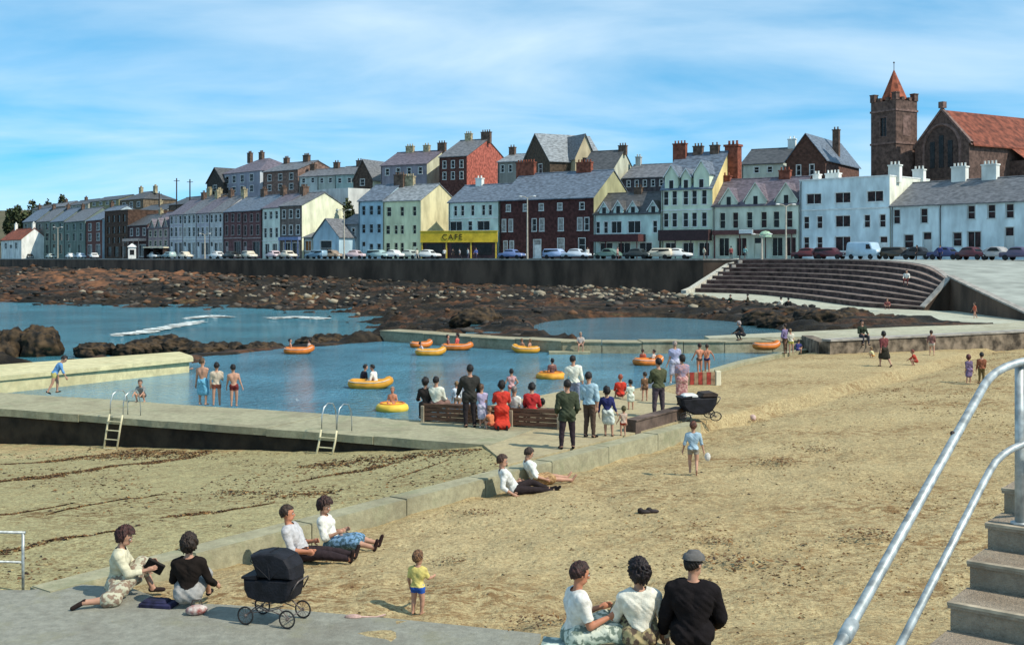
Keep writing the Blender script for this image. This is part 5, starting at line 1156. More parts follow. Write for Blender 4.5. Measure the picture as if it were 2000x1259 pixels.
# ------------------------------------------------------------------ stairs and hand rails at the right
sdir, spr = Vector((-.618, -.786)), Vector((.786, -.618))
M_STAIR = weathered('stair_concrete', (.42, .34, .25), (.25, .185, .125), (.38, .32, .22), 2.2, .95, 1.0); M_NOSE = mat('stair_nosing', (.42, .35, .25), .9, .2, 9)
st = thing('concrete_stairs', 'worn concrete stairs beside the pipe hand rails at the right', 'stairs')
for k in range(-2, 8):
    E = Vector((2.83, 6.70)) + sdir * .356 * k; z = 3.18 - .150 * k; bk = .36 if k > -2 else 3.0
    poly = [E, E + spr * 3.2, E + spr * 3.2 - sdir * bk, E - sdir * bk]
    mb = MB(); mb.prism([tuple(p) for p in poly], z - 1.2, z - .03); 
    nose = [E + sdir * .014 - spr * .012, E + sdir * .014 + spr * 3.2, E + spr * 3.2 - sdir * (bk - .015), E - sdir * (bk - .015) - spr * .012]
    mb.prism([tuple(p) for p in nose], z - .03, z, 0)
    s_ = mb.build('step', M_STAIR, st)
    nb = MB(); nb.prism([tuple(p) for p in (E + sdir * .017 - spr * .014, E + sdir * .017 + spr * 3.2, E + spr * 3.2 - sdir * .022, E - sdir * .022 - spr * .014)], z - .014, z + .002); nb.build('nosing', M_NOSE, s_)
mb = MB(); e0 = Vector((2.83, 6.7)) - sdir * 3.5; mb.prism([tuple(p) for p in (Vector((2.83, 6.7)) - sdir * .8 + spr * .05, Vector((2.83, 6.7)) + sdir * 2.6 + spr * .05, Vector((2.83, 6.7)) + sdir * 2.6 + spr * 3.1, Vector((2.83, 6.7)) - sdir * .8 + spr * 3.1)], -.5, 1.6); mb.build('stair_base', M_STAIR, st)
rl = thing('hand_rail', 'galvanised pipe hand rail with two bars running down beside the stairs', 'railing')
def railpath(p0, p1, q):     # straight flight with a bend onto the landing
    p0, p1, q = Vector(p0), Vector(p1), Vector(q); d = (p1 - p0).normalized(); o_ = (q - p0).normalized(); r = .30
    out = [q]
    for u in np.linspace(0, 1, 7): a = p0 + o_ * r * (1 - u); b = p0 + d * r * u; out.append(a.lerp(b, u))
    out.append(p1); return [tuple(x) for x in out]
e1 = Vector((1.338, 4.6, 3.17)) + (Vector((1.338, 4.6, 3.17)) - Vector((2.80, 6.55, 4.10))) * .55
mb = MB(); mb.tube(railpath((2.84, 6.60, 4.14), e1, (5.6, 7.25, 4.30)), .0235, 12); mb.build('top_rail', M_GALV, rl, True)
e2 = Vector((1.796, 5.2, 2.97)) + (Vector((1.796, 5.2, 2.97)) - Vector((2.81, 6.45, 3.67))) * .5
mb = MB(); mb.tube(railpath((2.83, 6.48, 3.69), e2, (5.6, 7.15, 3.80)), .020, 12); mb.build('lower_rail', M_GALV, rl, True)
mb = MB(); mb.tube([(3.0, 6.66, 3.14), (3.0, 6.66, 4.15)], .026, 12); mb.tube([(3.0, 6.66, 3.18), (3.0, 6.66, 3.195)], .05, 12); mb.build('post', M_GALV, rl, True)
mb = MB(); mb.tube([(5.55, 7.2, 3.3), (5.55, 7.2, 4.3)], .026, 10); mb.build('post', M_GALV, rl, True)
mb = MB(); q = Vector((1.338, 4.6, 3.17)) - (Vector((1.338, 4.6, 3.17)) - Vector((2.80, 6.55, 4.10))) * .04; d_ = (Vector((2.80, 6.55, 4.10)) - q).normalized(); mb.tube([q - d_ * .05, q + d_ * .05], .031, 12); mb.build('coupling', M_GALV, rl, True)
mb = MB(); mb.tube([tuple(e1 + Vector((0, 0, .0))), (e1.x, e1.y, e1.z - 1.0)], .026, 10); mb.build('post', M_GALV, rl, True)
mb = MB(); q = Vector((2.80, 6.55, 4.10)).lerp(Vector((1.338, 4.6, 3.17)), .32); mb.ball((q.x - .015, q.y, q.z + .03), .014, n=6, k=4); mb.build('clip', M_DARKW, rl)
# small rail at the left
p = P(45, 1143); lr = thing('low_railing', 'thin grey pipe railing at the left edge by the pavement', 'railing', p)
mb = MB(); mb.tube([(0, 0, -.1), (0, 0, .78)], .022, 8); mb.build('post', M_GALV, lr, True)
mb = MB(); mb.tube([(.03, 0, .77), (-2.6, .25, .77)], .022, 8); mb.build('top_rail', M_GALV, lr, True)
mb = MB(); mb.tube([(0, 0, .34), (-2.6, .25, .34)], .018, 8); mb.build('lower_rail', M_GALV, lr, True)
mb = MB(); mb.tube([(-2.5, .24, -.1), (-2.5, .24, .78)], .022, 8); mb.build('post', M_GALV, lr, True)

# ------------------------------------------------------------------ ladders over the near pool wall
M_CREAMRAIL = mat('cream_rail', (.60, .54, .34), .6, .1, 4)
def ladder(px, py, label):
    f = P(px, py, 0); t = (np.array(f[:2]) - PWA) @ PWD; a = pwp(t, 0)
    o = thing('pool_ladder', label, 'ladder', (a[0], a[1], 0), math.atan2(PWD[1], PWD[0]), 'ladders over the pool wall')
    zlow = float(sand_h(np.array([a[0]]), np.array([a[1] - .4]))[0])
    for x in (-.25, .25):      # cream stringer on the face, down to the lower sand
        mb = MB(); mb.tube([(x, -.40, zlow - .05), (x, -.24, -.2), (x, -.16, .1)], .030, 8); mb.build('stringer', M_CREAMRAIL, o, True)
    for x in (-.25, .25):      # thin hooped hand rail on top of the wall
        mb = MB(); mb.tube([(x, -.14, .0), (x, -.12, .45), (x, -.02, .68), (x, .18, .78), (x, .42, .74), (x, .56, .55), (x, .6, .25), (x, .6, -.02)], .016, 8); mb.build('hand_rail_hoop', mat('chrome_rail', (.42, .45, .44), .35, .2, 3, metal=.7), o, True)
    for k in range(4):
        z = -.1 - .26 * k; mb = MB(); mb.tube([(-.25, -.25 - .05 * k, z), (.25, -.25 - .05 * k, z)], .02, 6); mb.build('rung', M_CREAMRAIL, o)
ladder(247, 812, 'cream and chrome ladder over the pool wall near the left'); ladder(652, 844, 'chrome ladder over the pool wall nearer the bench')

# ------------------------------------------------------------------ bench, low step wall, prams, boats, small things
M_PLANK = mat('brown_plank', (.115, .062, .038), .8, .25, 3, .5, 25, stretch=(1, 8, 8)); M_POST = mat('bench_post', (.36, .30, .21), .85, .15, 4)
b0, b1 = Vector(P(826, 823)[:2]), Vector(P(1092, 838)[:2]); bl_ = (b1 - b0).length
bn = thing('long_bench', 'long brown plank bench backing onto the terrace beside the pool', 'bench', (b0.x, b0.y, 0), math.atan2(b1.y - b0.y, b1.x - b0.x))
for i in range(4): mb = MB(); mb.bbox(.02, bl_ - .02, -.02, .025, .05 + .125 * i, .05 + .125 * i + .112, .008); mb.build('back_plank', M_PLANK, bn)
for i in range(3): mb = MB(); mb.bbox(0, bl_, .03 + .15 * i, .03 + .15 * i + .135, .47, .51, .008); mb.build('seat_plank', M_PLANK, bn)
for x in (0, bl_ * .33, bl_ * .66, bl_): mb = MB(); mb.bbox(x - .05, x + .05, -.06, .5, -.02, .468, .01); mb.build('support', M_POST, bn)
d0, d1 = P(1234, 846), P(1334, 818)
mb = MB(); wall_strip(mb, [(d0[0], d0[1] + .25), (d1[0], d1[1] + .25)], .3, -.05, .30); wall_strip(mb, [(d0[0], d0[1] + .25), (d1[0], d1[1] + .25)], .36, .303, .34)
tag(mb.build('step_wall', mat('shaded_step', (.13, .09, .07), .9, .25, 2, .5, 12)), 'short shade-darkened low wall on the terrace left of the black pram', 'wall')  # dark colour stands for the shadow on the wall face

M_PRAM = mat('pram_cloth', (.012, .012, .016), .7, .25, 6, .4, 30, spec=.25); M_PCH = mat('pram_chassis', (.16, .13, .12), .45, .2, 5, metal=.5)
def loft_profile(mb, prof, secs):
    n = len(prof); cx = sum(p[0] for p in prof) / n; cz = sum(p[1] for p in prof) / n; V = []
    for y, s in secs:
        for x, z in prof: V.append((cx + (x - cx) * s, y, cz + (z - cz) * s))
    Fc = [tuple(range(n)), tuple((len(secs) - 1) * n + i for i in range(n - 1, -1, -1))]
    for k in range(len(secs) - 1):
        for i in range(n): Fc.append((k * n + i, (k + 1) * n + i, (k + 1) * n + (i + 1) % n, k * n + (i + 1) % n))
    mb.add(V, Fc)
def pram(loc, rz, label, hood=True):
    o = thing('pram', label, 'pram', loc, rz)
    body = [(-.41, .63), (-.40, .48), (-.34, .37), (-.15, .32), (.22, .32), (.35, .38), (.385, .5), (.39, .66)]
    if not hood: body = [(-.42, .64), (-.39, .44), (-.29, .27), (-.12, .17), (.12, .17), (.28, .26), (.37, .44), (.40, .66)]
    mb = MB(); loft_profile(mb, body, [(-.23, .82), (-.21, .93), (-.15, 1.0), (.15, 1.0), (.21, .93), (.23, .82)]); mb.build('body', M_PRAM, o)
    mb = MB(); loft_profile(mb, [(-.42, .66), (-.42, .63), (-.16, .635), (-.16, .70)], [(-.235, .9), (-.2, 1), (.2, 1), (.235, .9)]); mb.build('apron', M_PRAM, o)
    if hood:
        hp = [(-.17, .66), (-.24, .82), (-.29, .96), (-.12, 1.0), (.10, 1.005), (.28, .945), (.37, .82), (.395, .66)]
        mb = MB(); loft_profile(mb, hp, [(-.235, .80), (-.23, .90), (-.19, .98), (-.1, 1.02), (.1, 1.02), (.19, .98), (.23, .90), (.235, .80)]); hd = mb.build('hood', M_PRAM, o)
        for q in ((-.28, .955), (.0, 1.005), (.28, .94)):
            mb = MB(); mb.tube([(.05, -.245, .66), (q[0] * .95, -.225, q[1] * .93), (q[0], -.12, q[1] + .012), (q[0], .12, q[1] + .012), (q[0] * .95, .225, q[1] * .93), (.05, .245, .66)], .007, 5); mb.build('rib', M_PRAM, hd)
    else:
        mb = MB(); loft_profile(mb, [(.02, .67), (.06, .78), (.30, .80), (.41, .74), (.39, .67)], [(-.23, .85), (-.18, 1), (.18, 1), (.23, .85)]); mb.build('folded_hood', mat('pram_hood_brown', (.05, .035, .028), .8, .2, 5), o)
        mb = MB(); mb.bbox(-.33, -.02, -.17, .17, .66, .74, .04); mb.build('pillow', M_WHITE, o)
    mb = MB()
    for s in (-1, 1):
        mb.tube([(-.33, s * .2, .14), (-.18, s * .2, .26), (.0, s * .2, .2), (.18, s * .2, .26), (.33, s * .2, .14)], .010, 6); mb.tube([(-.25, s * .2, .16), (.25, s * .2, .30)], .008, 5); mb.tube([(.25, s * .2, .16), (-.25, s * .2, .30)], .008, 5)
    for x in (-.33, .33): mb.tube([(x, -.24, .13), (x, .24, .13)], .009, 6)
    mb.build('chassis', M_PCH, o)
    mb = MB(); mb.tube([(.36, -.2, .46), (.44, -.2, .60), (.46, -.15, .64), (.46, .15, .64), (.44, .2, .60), (.36, .2, .46)], .011, 6); mb.build('handle', M_PCH, o, True)
    for x in (-.33, .33):
        for s in (-1, 1):
            w_ = MB(); w_.torus(.118, .013, (x, s * .25, .132), 18, 6); w_.v = w_.v
            V = []
            for vx, vy, vz in w_.v: V.append((vx, s * .25 + (vz - .132), .132 + (vy - s * .25)))
            w_.v = V; wo = w_.build('wheel', M_TYRE, o, True)
            sp2 = MB()
            for k in range(6): a = math.pi * k / 6; sp2.tube([(x + .115 * math.cos(a), s * .25, .132 + .115 * math.sin(a)), (x - .115 * math.cos(a), s * .25, .132 - .115 * math.sin(a))], .003, 4)
            sp2.ball((x, s * .25, .132), .022, n=8, k=5); sp2.build('spokes', M_PCH, wo)
    return o
p = P(536, 1214); pr_ = pram((p[0], p[1], .006), R(-16), 'black pram with its hood raised on the foreground pavement'); pr_.scale = (.9, .9, .93)
p = P(1358, 822); q = pram((p[0] + .1, p[1] + .25, 0.0), R(8), 'black pram with folded brown hood on the end of the low wall', False); q.scale = (1.4, 1.25, 1.05)

M_RUB = {'orange': mat('rubber_orange', (.62, .17, .02), .6, .12, 3, spec=.4), 'amber': mat('rubber_amber', (.66, .30, .025), .6, .12, 3, spec=.4), 'yellow': mat('rubber_yellow', (.72, .48, .05), .6, .1, 3, spec=.4), 'red': mat('rubber_red', (.52, .06, .02), .4, .12, 3, spec=.4)}
WL_ = -0.35
def dinghy(px, py, rz, c1, c2, label, Ln=1.6, Wn=1.1, tipup=.16):
    p = P(px, py, WL_); o = thing('inflatable_dinghy', label, 'dinghy', (p[0], p[1], WL_), R(rz), 'inflatable boats in the pool')
    mb = MB(); n = 30; k = 9; V = []; r = .19
    for i in range(n):
        a = 2 * math.pi * i / n; cx = math.cos(a); sy = math.sin(a)
        x = (Ln / 2 - r) * math.copysign(abs(cx) ** .8, cx) * (1.12 if cx > 0 else 1.0); y = (Wn / 2 - r) * math.copysign(abs(sy) ** .7, sy) * (1 - .25 * max(cx, 0) ** 2)
        nx, ny = cx / (Ln / 2), sy / (Wn / 2); q = math.hypot(nx, ny); nx, ny = nx / q, ny / q; lf = tipup * max(cx, 0) ** 3 + .04 * max(-cx, 0) ** 3
        for j in range(k): b = 2 * math.pi * j / k; V.append((x + nx * r * math.cos(b), y + ny * r * math.cos(b), .13 + lf + r * math.sin(b)))
    Fc = [(i * k + j, ((i + 1) % n) * k + j, ((i + 1) % n) * k + (j + 1) % k, i * k + (j + 1) % k) for i in range(n) for j in range(k)]
    mb.add(V, Fc); mb.build('tube', M_RUB[c1], o, True)
    mb = MB(); mb.add([((Ln / 2 - .2) * math.cos(2 * math.pi * i / 16), (Wn / 2 - .17) * math.sin(2 * math.pi * i / 16), .06) for i in range(16)], [tuple(range(16))]); mb.build('floor', M_RUB[c2], o)
    mb = MB(); mb.bbox(-.15, .15, -Wn / 2 + .2, Wn / 2 - .2, .14, .24, .04); mb.build('seat', M_RUB[c2], o)
    mb = MB(); mb.tube([(x * 1.02, y * 1.04, z) for x, y, z in [V[i * k + 1] for i in range(0, n, 2)]], .012, 5); mb.build('grab_line', M_WHITE, o)
    return o
def ring(px, py, c, label, Rr=.42, r=.17):
    p = P(px, py, WL_); o = thing('rubber_ring', label, 'swim ring', (p[0], p[1], WL_), 0, 'inflatable boats in the pool')
    mb = MB(); mb.torus(Rr, r, (0, 0, .08), 24, 10); mb.build('tube', M_RUB[c], o, True); mb = MB(); mb.torus(Rr, .03, (0, 0, .08 + r), 24, 6); mb.build('seam', M_RUB['orange'], o, True); return o
dinghy(583, 690, 4, 'orange', 'red', 'orange dinghy with two children nearest the rocks')
dinghy(840, 693, 5, 'amber', 'orange', 'low amber and orange dinghy left of the red-topped rider')
dinghy(892, 683, -8, 'orange', 'red', 'orange dinghy carrying a rider in red by the far wall', 1.75)
dinghy(822, 678, 20, 'orange', 'orange', 'small orange dinghy pulled against the far wall', 1.3, .8)
dinghy(1028, 688, 170, 'amber', 'yellow', 'pale amber dinghy with children by the far wall', 1.5)
dinghy(722, 757, -6, 'amber', 'orange', 'amber dinghy with two people in mid pool', 1.75)
dinghy(1265, 712, 20, 'orange', 'amber', 'orange dinghy with two children behind the man in green', 1.5)
ring(1076, 738, 'amber', 'amber ring boat with one child in mid pool', .48, .17)
ring(766, 801, 'yellow', 'yellow ring with one child close to the pool wall', .40, .16)
for px, py, rz, c1, lab in ((1496, 690, 10, 'orange', 'orange dinghy beached at the far corner of the pool'), (1530, 684, 30, 'yellow', 'yellow dinghy beached beside the orange one')):
    o = dinghy(px, py, rz, c1, c1, lab, 1.5, .8); o.location.z = -.10
# striped windbreak, folded things
p = P(1372, 748); o = thing('windbreak', 'red and brown patterned windbreak standing at the water edge', 'windbreak', (p[0], p[1], -.1), R(8))
M_WB = [mat('windbreak_red', (.34, .05, .035), .9, .2, 6), mat('windbreak_tan', (.30, .20, .12), .9, .2, 6)]
for i in range(6): mb = MB(); mb.bbox(-.5 + i * .165, -.5 + i * .165 + .16, -.03, .03, .05, .52, .01); mb.build('panel', M_WB[i % 2], o)
mb = MB(); mb.bbox(.52, .72, -.06, .06, 0, .56, .02); mb.build('end_board', M_CREAMP, o)
for x in (-.52, 0, .5): mb = MB(); mb.tube([(x, .04, -.1), (x, .04, .6)], .014, 6); mb.build('pole', M_DARKW, o)
p = P(310, 1183); mb = MB(); mb.bbox(-.24, .24, -.13, .13, 0, .06, .02); mb.bbox(-.2, .15, -.1, .1, .062, .09, .02); tag(obj('folded_rug', mb.mesh('folded_rug', mat('navy_rug', (.02, .02, .055), .9, .3, 8)), None, (p[0], p[1], .008), R(-10)), 'folded navy rug on the pavement beside the person in black', 'rug')
p = P(384, 1200); o = thing('beach_bag', 'small red and white beach bag on the pavement edge', 'bag', (p[0], p[1], .008), .3); mb = MB(); mb.ball((0, 0, .06), .15, .09, .07, 10, 6); mb.build('bag', mat('bag_red', (.25, .07, .06), .8, .4, 14, c2=(.55, .5, .45)), o, True)
mb = MB(); mb.tube([(-.08, 0, .1), (-.05, .01, .19), (.05, .01, .19), (.08, 0, .1)], .008, 5); mb.build('strap', M_DARKW, o)
def G(px, py, it=5):
    z = 0.0
    for _ in range(it): p = P(px, py, z); z = float(sand_h(np.array([p[0]]), np.array([p[1]]))[0])
    return (p[0], p[1], z)
p = G(1470, 822); mb = MB(); mb.ball((0, 0, .1), .11, n=16, k=10); tag(obj('beach_ball', mb.mesh('beach_ball', mat('ball_pink', (.6, .42, .36), .5, .2, 4), True), None, p), 'pale pink ball lying alone on the sand', 'ball')
p = G(690, 1208); mb = MB(); mb.ball((0, 0, .03), .12, .05, .035, 10, 6); mb.tube([(.08, 0, .03), (.3, .02, .02), (.42, .06, .04)], .014, 6); tag(obj('toy_spade', mb.mesh('toy_spade', mat('toy_pink', (.5, .33, .28), .7, .2, 9)), None, p), 'small pinkish toy spade lying by the pavement edge', 'toy spade')
p = G(1258, 1002); o = thing('pair_of_shoes', 'dark shoes left on the open sand', 'shoes', p)
for dx, dy in ((0, 0), (.17, .05)): mb = MB(); mb.ball((dx, dy, .03), .13, .05, .045, 10, 6); mb.ball((dx - .07, dy, .06), .06, .045, .05, 8, 5); mb.build('shoe', mat('shoe_dark', (.03, .022, .02), .7, .2, 9), o, True)

# ------------------------------------------------------------------ people
def nrm(v): v = np.array(v, float); return v / (np.linalg.norm(v) + 1e-9)
M_SKIN = mat('skin', (.46, .25, .165), .6, .08, 6, spec=.3); M_TAN = mat('skin_sunburnt', (.50, .21, .12), .6, .08, 6, spec=.3)
M_EYEW = mat('eye_white', (.7, .68, .64), .4, .02); M_EYED = mat('eye_dark', (.02, .015, .012), .3, .02); M_LIP = mat('lips', (.36, .12, .10), .5, .05)
CAPU = [(math.cos(2 * math.pi * j / 10), math.sin(2 * math.pi * j / 10)) for j in range(10)]
def prim_capsule(p, q, r1, r2):
    p, q = np.array(p, float), np.array(q, float); d = nrm(q - p) if np.linalg.norm(q - p) > 1e-6 else np.array((0, 0, 1.)); u = nrm(np.cross(d, (0.31, .77, .2) if abs(d[0]) > .5 else (1, .1, .2))); w = np.cross(d, u)
    rings = [(p, r1 * math.cos(a), -r1 * math.sin(a)) for a in (R(65), R(35), 0)] + [(q, r2 * math.cos(a), r2 * math.sin(a)) for a in (0, R(35), R(65))]
    V = [p - d * r1]
    for c, rr, off in rings:
        for cu, su in CAPU: V.append(c + d * off + (u * cu + w * su) * rr)
    V.append(q + d * r2); e = len(V) - 1; Fc = [(0, 1 + (j + 1) % 10, 1 + j) for j in range(10)]
    for i in range(5):
        for j in range(10): Fc.append((1 + 10 * i + j, 1 + 10 * i + (j + 1) % 10, 11 + 10 * i + (j + 1) % 10, 11 + 10 * i + j))
    Fc += [(e, 51 + j, 51 + (j + 1) % 10) for j in range(10)]
    return V, Fc
def prim_ell(c, ax):     # ax: 3x3 rows scaled axes
    v, f = ICO2; return list(v @ np.array(ax) + np.array(c)), f
STAND = dict(torso=(0, 0, 1), aL=((-.14, 0, -1), (-.04, .18, -1)), aR=((.14, 0, -1), (.04, .18, -1)), lL=((-.05, .02, -1), (-.02, -.03, -1), (-.2, 1, 0)), lR=((.05, .0, -1), (.02, -.03, -1), (.2, 1, 0)))
def pose(base=STAND, **k): d = dict(base); d.update(k); return d
WALK = pose(torso=(0, .07, 1), lL=((-.04, .38, -1), (-.02, -.05, -1), (0, 1, .15)), lR=((.04, -.22, -1), (.02, -.55, -1), (0, 1, -.5)), aL=((-.14, -.3, -1), (-.05, .1, -1)), aR=((.14, .3, -1), (.05, .5, -1)))
SITB = pose(torso=(0, -.02, 1), lL=((-.10, 1, -.03), (-.02, .05, -1), (-.1, 1, 0)), lR=((.10, 1, -.03), (.02, .05, -1), (.1, 1, 0)), aL=((-.2, .25, -1), (.25, 1, -.1)), aR=((.2, .25, -1), (-.25, 1, -.1)))
SITG = pose(torso=(0, .06, 1), lL=((-.16, .9, .42), (-.02, .5, -.75), (-.1, 1, 0)), lR=((.16, .9, .42), (.02, .5, -.75), (.1, 1, 0)), aL=((-.25, .35, -1), (.25, 1, .1)), aR=((.25, .35, -1), (-.25, 1, .1)))
LEGSOUT = pose(torso=(0, -.42, 1), lL=((-.09, 1, .05), (-.02, 1, -.12), (-.2, .25, 1)), lR=((.09, 1, .05), (.02, 1, -.12), (.2, .25, 1)), aL=((-.25, .1, -1), (.3, .9, -.25)), aR=((.25, .1, -1), (-.3, .9, -.25)))
CROUCH = pose(torso=(0, .5, 1), lL=((-.25, .95, .2), (-.05, -.5, -1), (-.1, 1, 0)), lR=((.25, .95, .2), (.05, -.5, -1), (.1, 1, 0)), aL=((-.15, .7, -.7), (.1, .8, -.5)), aR=((.15, .7, -.7), (-.1, .8, -.5)))
WADE = pose(aL=((-.5, .1, -1), (-.3, .5, -.6)), aR=((.5, .1, -1), (.3, .5, -.6)))
KNEEL = pose(torso=(0, .12, 1), lL=((-.08, .12, -1), (0, -1, -.08), (0, -.6, -.6)), lR=((.08, .12, -1), (0, -1, -.08), (0, -.6, -.6)), aL=((-.2, .5, -.9), (.1, 1, .1)), aR=((.2, .5, -.9), (-.1, 1, .1)))
PEOPLE = []
def person(label, pos, heading, H, ps=STAND, top=None, sleeve=1, bottom=None, bcol=None, hem=1.0, hair='short', hcol=(.03, .02, .014), shoes=None, child=0.0, fem=False, bulk=1.0, look=0, nod=0, vox=.02, dz=0.0, skin=None, group=None, coat=False, bcol2=None, top2=None, apron=0.0):
    PEOPLE.append(dict(label=label, pos=pos, heading=heading, H=H, ps=ps, top=top, sleeve=sleeve, bottom=bottom, bcol=bcol, hem=hem, hair=hair, hcol=hcol, shoes=shoes, c=child, fem=fem, bulk=bulk, look=look, nod=nod, vox=vox, dz=dz, skin=skin, group=group, coat=coat, bcol2=bcol2, top2=top2))

def loosen(ps, key, amt):
    g = np.random.default_rng(sum(ord(ch) * (i + 1) for i, ch in enumerate(key))); d = {}
    for k, v in ps.items():
        if k in ('torso', 'neck'): d[k] = tuple(np.array(v) + g.normal(0, .045 * amt, 3) * (1, 1, 0))
        elif k in ('twist',): d[k] = v
        elif k[0] == 'a': d[k] = (tuple(np.array(v[0]) + g.normal(0, .16 * amt, 3) * (.6, 1, .3)), tuple(np.array(v[1]) + g.normal(0, .3 * amt, 3) * (.6, 1, .6)))
        else: d[k] = (tuple(np.array(v[0]) + g.normal(0, .05 * amt, 3)), tuple(np.array(v[1]) + g.normal(0, .04 * amt, 3)), v[2])
    d.setdefault('twist', float(g.normal(0, 9 * amt))); return d, float(g.normal(0, 20 * amt))
def skeleton(S):
    if S['ps'] in (STAND, WADE, SITB, WALK) or 'standing' in S['label']:
        S['ps'], lk = loosen(S['ps'], S['label'], 1.0 if S['ps'] is not SITB else .6); S['look'] += lk
    H, c, ps, bk = S['H'], S['c'], S['ps'], S['bulk']; fem = S['fem']
    th, sh_, T, nk, hh = H * (.245 - .045 * c), H * (.238 - .05 * c), H * (.285 - .0 * c), H * (.040 - .015 * c), H * (.143 + .060 * c)
    hw, sw = H * (.052 + .004 * fem), H * (.112 - .008 * fem - .006 * c); b = bk
    ud, fd = H * (.172 - .02 * c), H * (.142 - .02 * c)
    t = nrm(ps['torso']); tw = R(ps.get('twist', 0)); rx = np.array((math.cos(tw), math.sin(tw), 0.)); rx = nrm(rx - t * (rx @ t)); fy = np.cross(t, rx)
    pel = np.zeros(3); B = []
    X = np.array((1., 0, 0))
    B.append(('pelvis', pel - X * hw * .75, pel + X * hw * .75, H * .066 * b, H * .066 * b))
    for s in (-1, 1): B.append(('pelvis', pel + X * hw * s * .8, pel + X * hw * s * .8 + np.array((0, -.02 * H, -.01 * H)), H * .06 * b, H * .055 * b))
    w1 = pel + t * T * .42; w2 = pel + t * T * .74
    B.append(('torso', pel + t * T * .12, w1, H * .064 * b, H * (.062 - .006 * fem) * b))
    for s in (-1, 1):
        B.append(('torso', w1 + rx * hw * .45 * s, w2 + rx * sw * .45 * s, H * (.056 - .006 * fem) * b, H * .064 * b))
        if fem and c < .2: B.append(('torso', w2 + rx * hw * .75 * s + fy * H * .04, w2 + rx * hw * .75 * s + fy * H * .045 - t * .01 * H, H * .04, H * .04))
    sc = pel + t * T; shs = {}
    sl_ = {s: sc + rx * sw * s - t * .035 * H for s in (-1, 1)}
    B.append(('torso', sc - rx * sw * .6 - t * .03 * H, sc + rx * sw * .6 - t * .03 * H, H * .046 * b, H * .046 * b))
    for s in (-1, 1): B.append(('torso', sc + rx * sw * .5 * s - t * .03 * H, sl_[s], H * .042 * b, H * .037 * b))
    # head
    hdir = nrm(ps.get('neck', t * .75 + np.array((0, .05, .25)))); nb = sc + hdir * nk
    B.append(('neck', sc - t * .02 * H, nb + hdir * .02 * H, H * .034, H * .031))
    yaw = R(S['look']) + (tw if True else 0); pit = R(S['nod']); hf = np.array((-math.sin(yaw), math.cos(yaw), 0.)); hu = nrm(hdir * .8 + np.array((0, 0, .4))); hu = nrm(hu * math.cos(pit) + nrm(hf) * math.sin(pit)); hf = nrm(hf - hu * (hf @ hu)); hr = np.cross(hf, hu)
    k = hh / .136; hc = nb + hu * .52 * hh
    head = dict(c=hc, f=hf, u=hu, r=hr, k=k)
    E = [('head', hc + hu * .07 * k * .2, (hr * .046 * k, hf * .058 * k, hu * .060 * k)), ('head', hc - hu * .030 * k + hf * .010 * k, (hr * .037 * k, hf * .044 * k, hu * .040 * k))]
    B.append(('head', hc + hf * .052 * k + hu * .006 * k, hc + hf * .064 * k - hu * .012 * k, .006 * k, .010 * k))
    for s in (-1, 1): E.append(('head', hc + hr * .047 * k * s - hf * .004 * k, (hr * .007 * k, hf * .012 * k, hu * .018 * k)))
    J = {}
    for s, kk in ((-1, 'L'), (1, 'R')):
        u, f = nrm(ps['a' + kk][0]), nrm(ps['a' + kk][1]); p0 = sl_[s]; p1 = p0 + u * ud; p2 = p1 + f * fd; p3 = p2 + f * .05 * H
        B += [('uarm' + kk, p0, p1, H * .031 * b, H * .025 * b), ('farm' + kk, p1, p2, H * .0255 * b, H * .0165 * b), ('hand' + kk, p2, p3, H * .0165, H * .0185)]
        inw = -X * s; n_ = inw - f * (inw @ f)
        n_ = nrm(n_) if np.linalg.norm(n_) > .2 else nrm(np.cross(f, (0, 0, 1.)))
        lat = nrm(np.cross(n_, f)); B.append(('hand' + kk, p2 + f * .025 * H + lat * .012 * H, p3 + lat * .014 * H, H * .013, H * .012)); B.append(('hand' + kk, p2 + f * .025 * H - lat * .012 * H, p3 - lat * .014 * H, H * .013, H * .012))
        J['hand' + kk] = (p2, p3, f, n_, lat if lat[1] > 0 or abs(lat[1]) < .2 else -lat)
        a, d, ft = nrm(ps['l' + kk][0]), nrm(ps['l' + kk][1]), nrm(ps['l' + kk][2]); q0 = pel + X * hw * s; q1 = q0 + a * th; q2 = q1 + d * sh_
        B += [('thigh' + kk, q0, q1, H * .054 * b, H * .036 * b), ('shin' + kk, q1, q2, H * .035 * b, H * .022 * b), ('shin' + kk, q1 + d * sh_ * .12 - np.cross(d, X) * 0, q1 + d * sh_ * .42, H * .034 * b, H * .033 * b)]
        B += [('foot' + kk, q2 + d * .012 * H - ft * .02 * H, q2 + d * .018 * H + ft * .085 * H, H * .021, H * .017)]
        J['leg' + kk] = (q0, q1, q2)
    return B, E, head, J
def seg_param(V, p, q):
    d = q - p; L2 = d @ d + 1e-12; t = np.clip(((V - p) @ d) / L2, 0, 1); return np.linalg.norm(V - (p + t[:, None] * d), axis=1), t
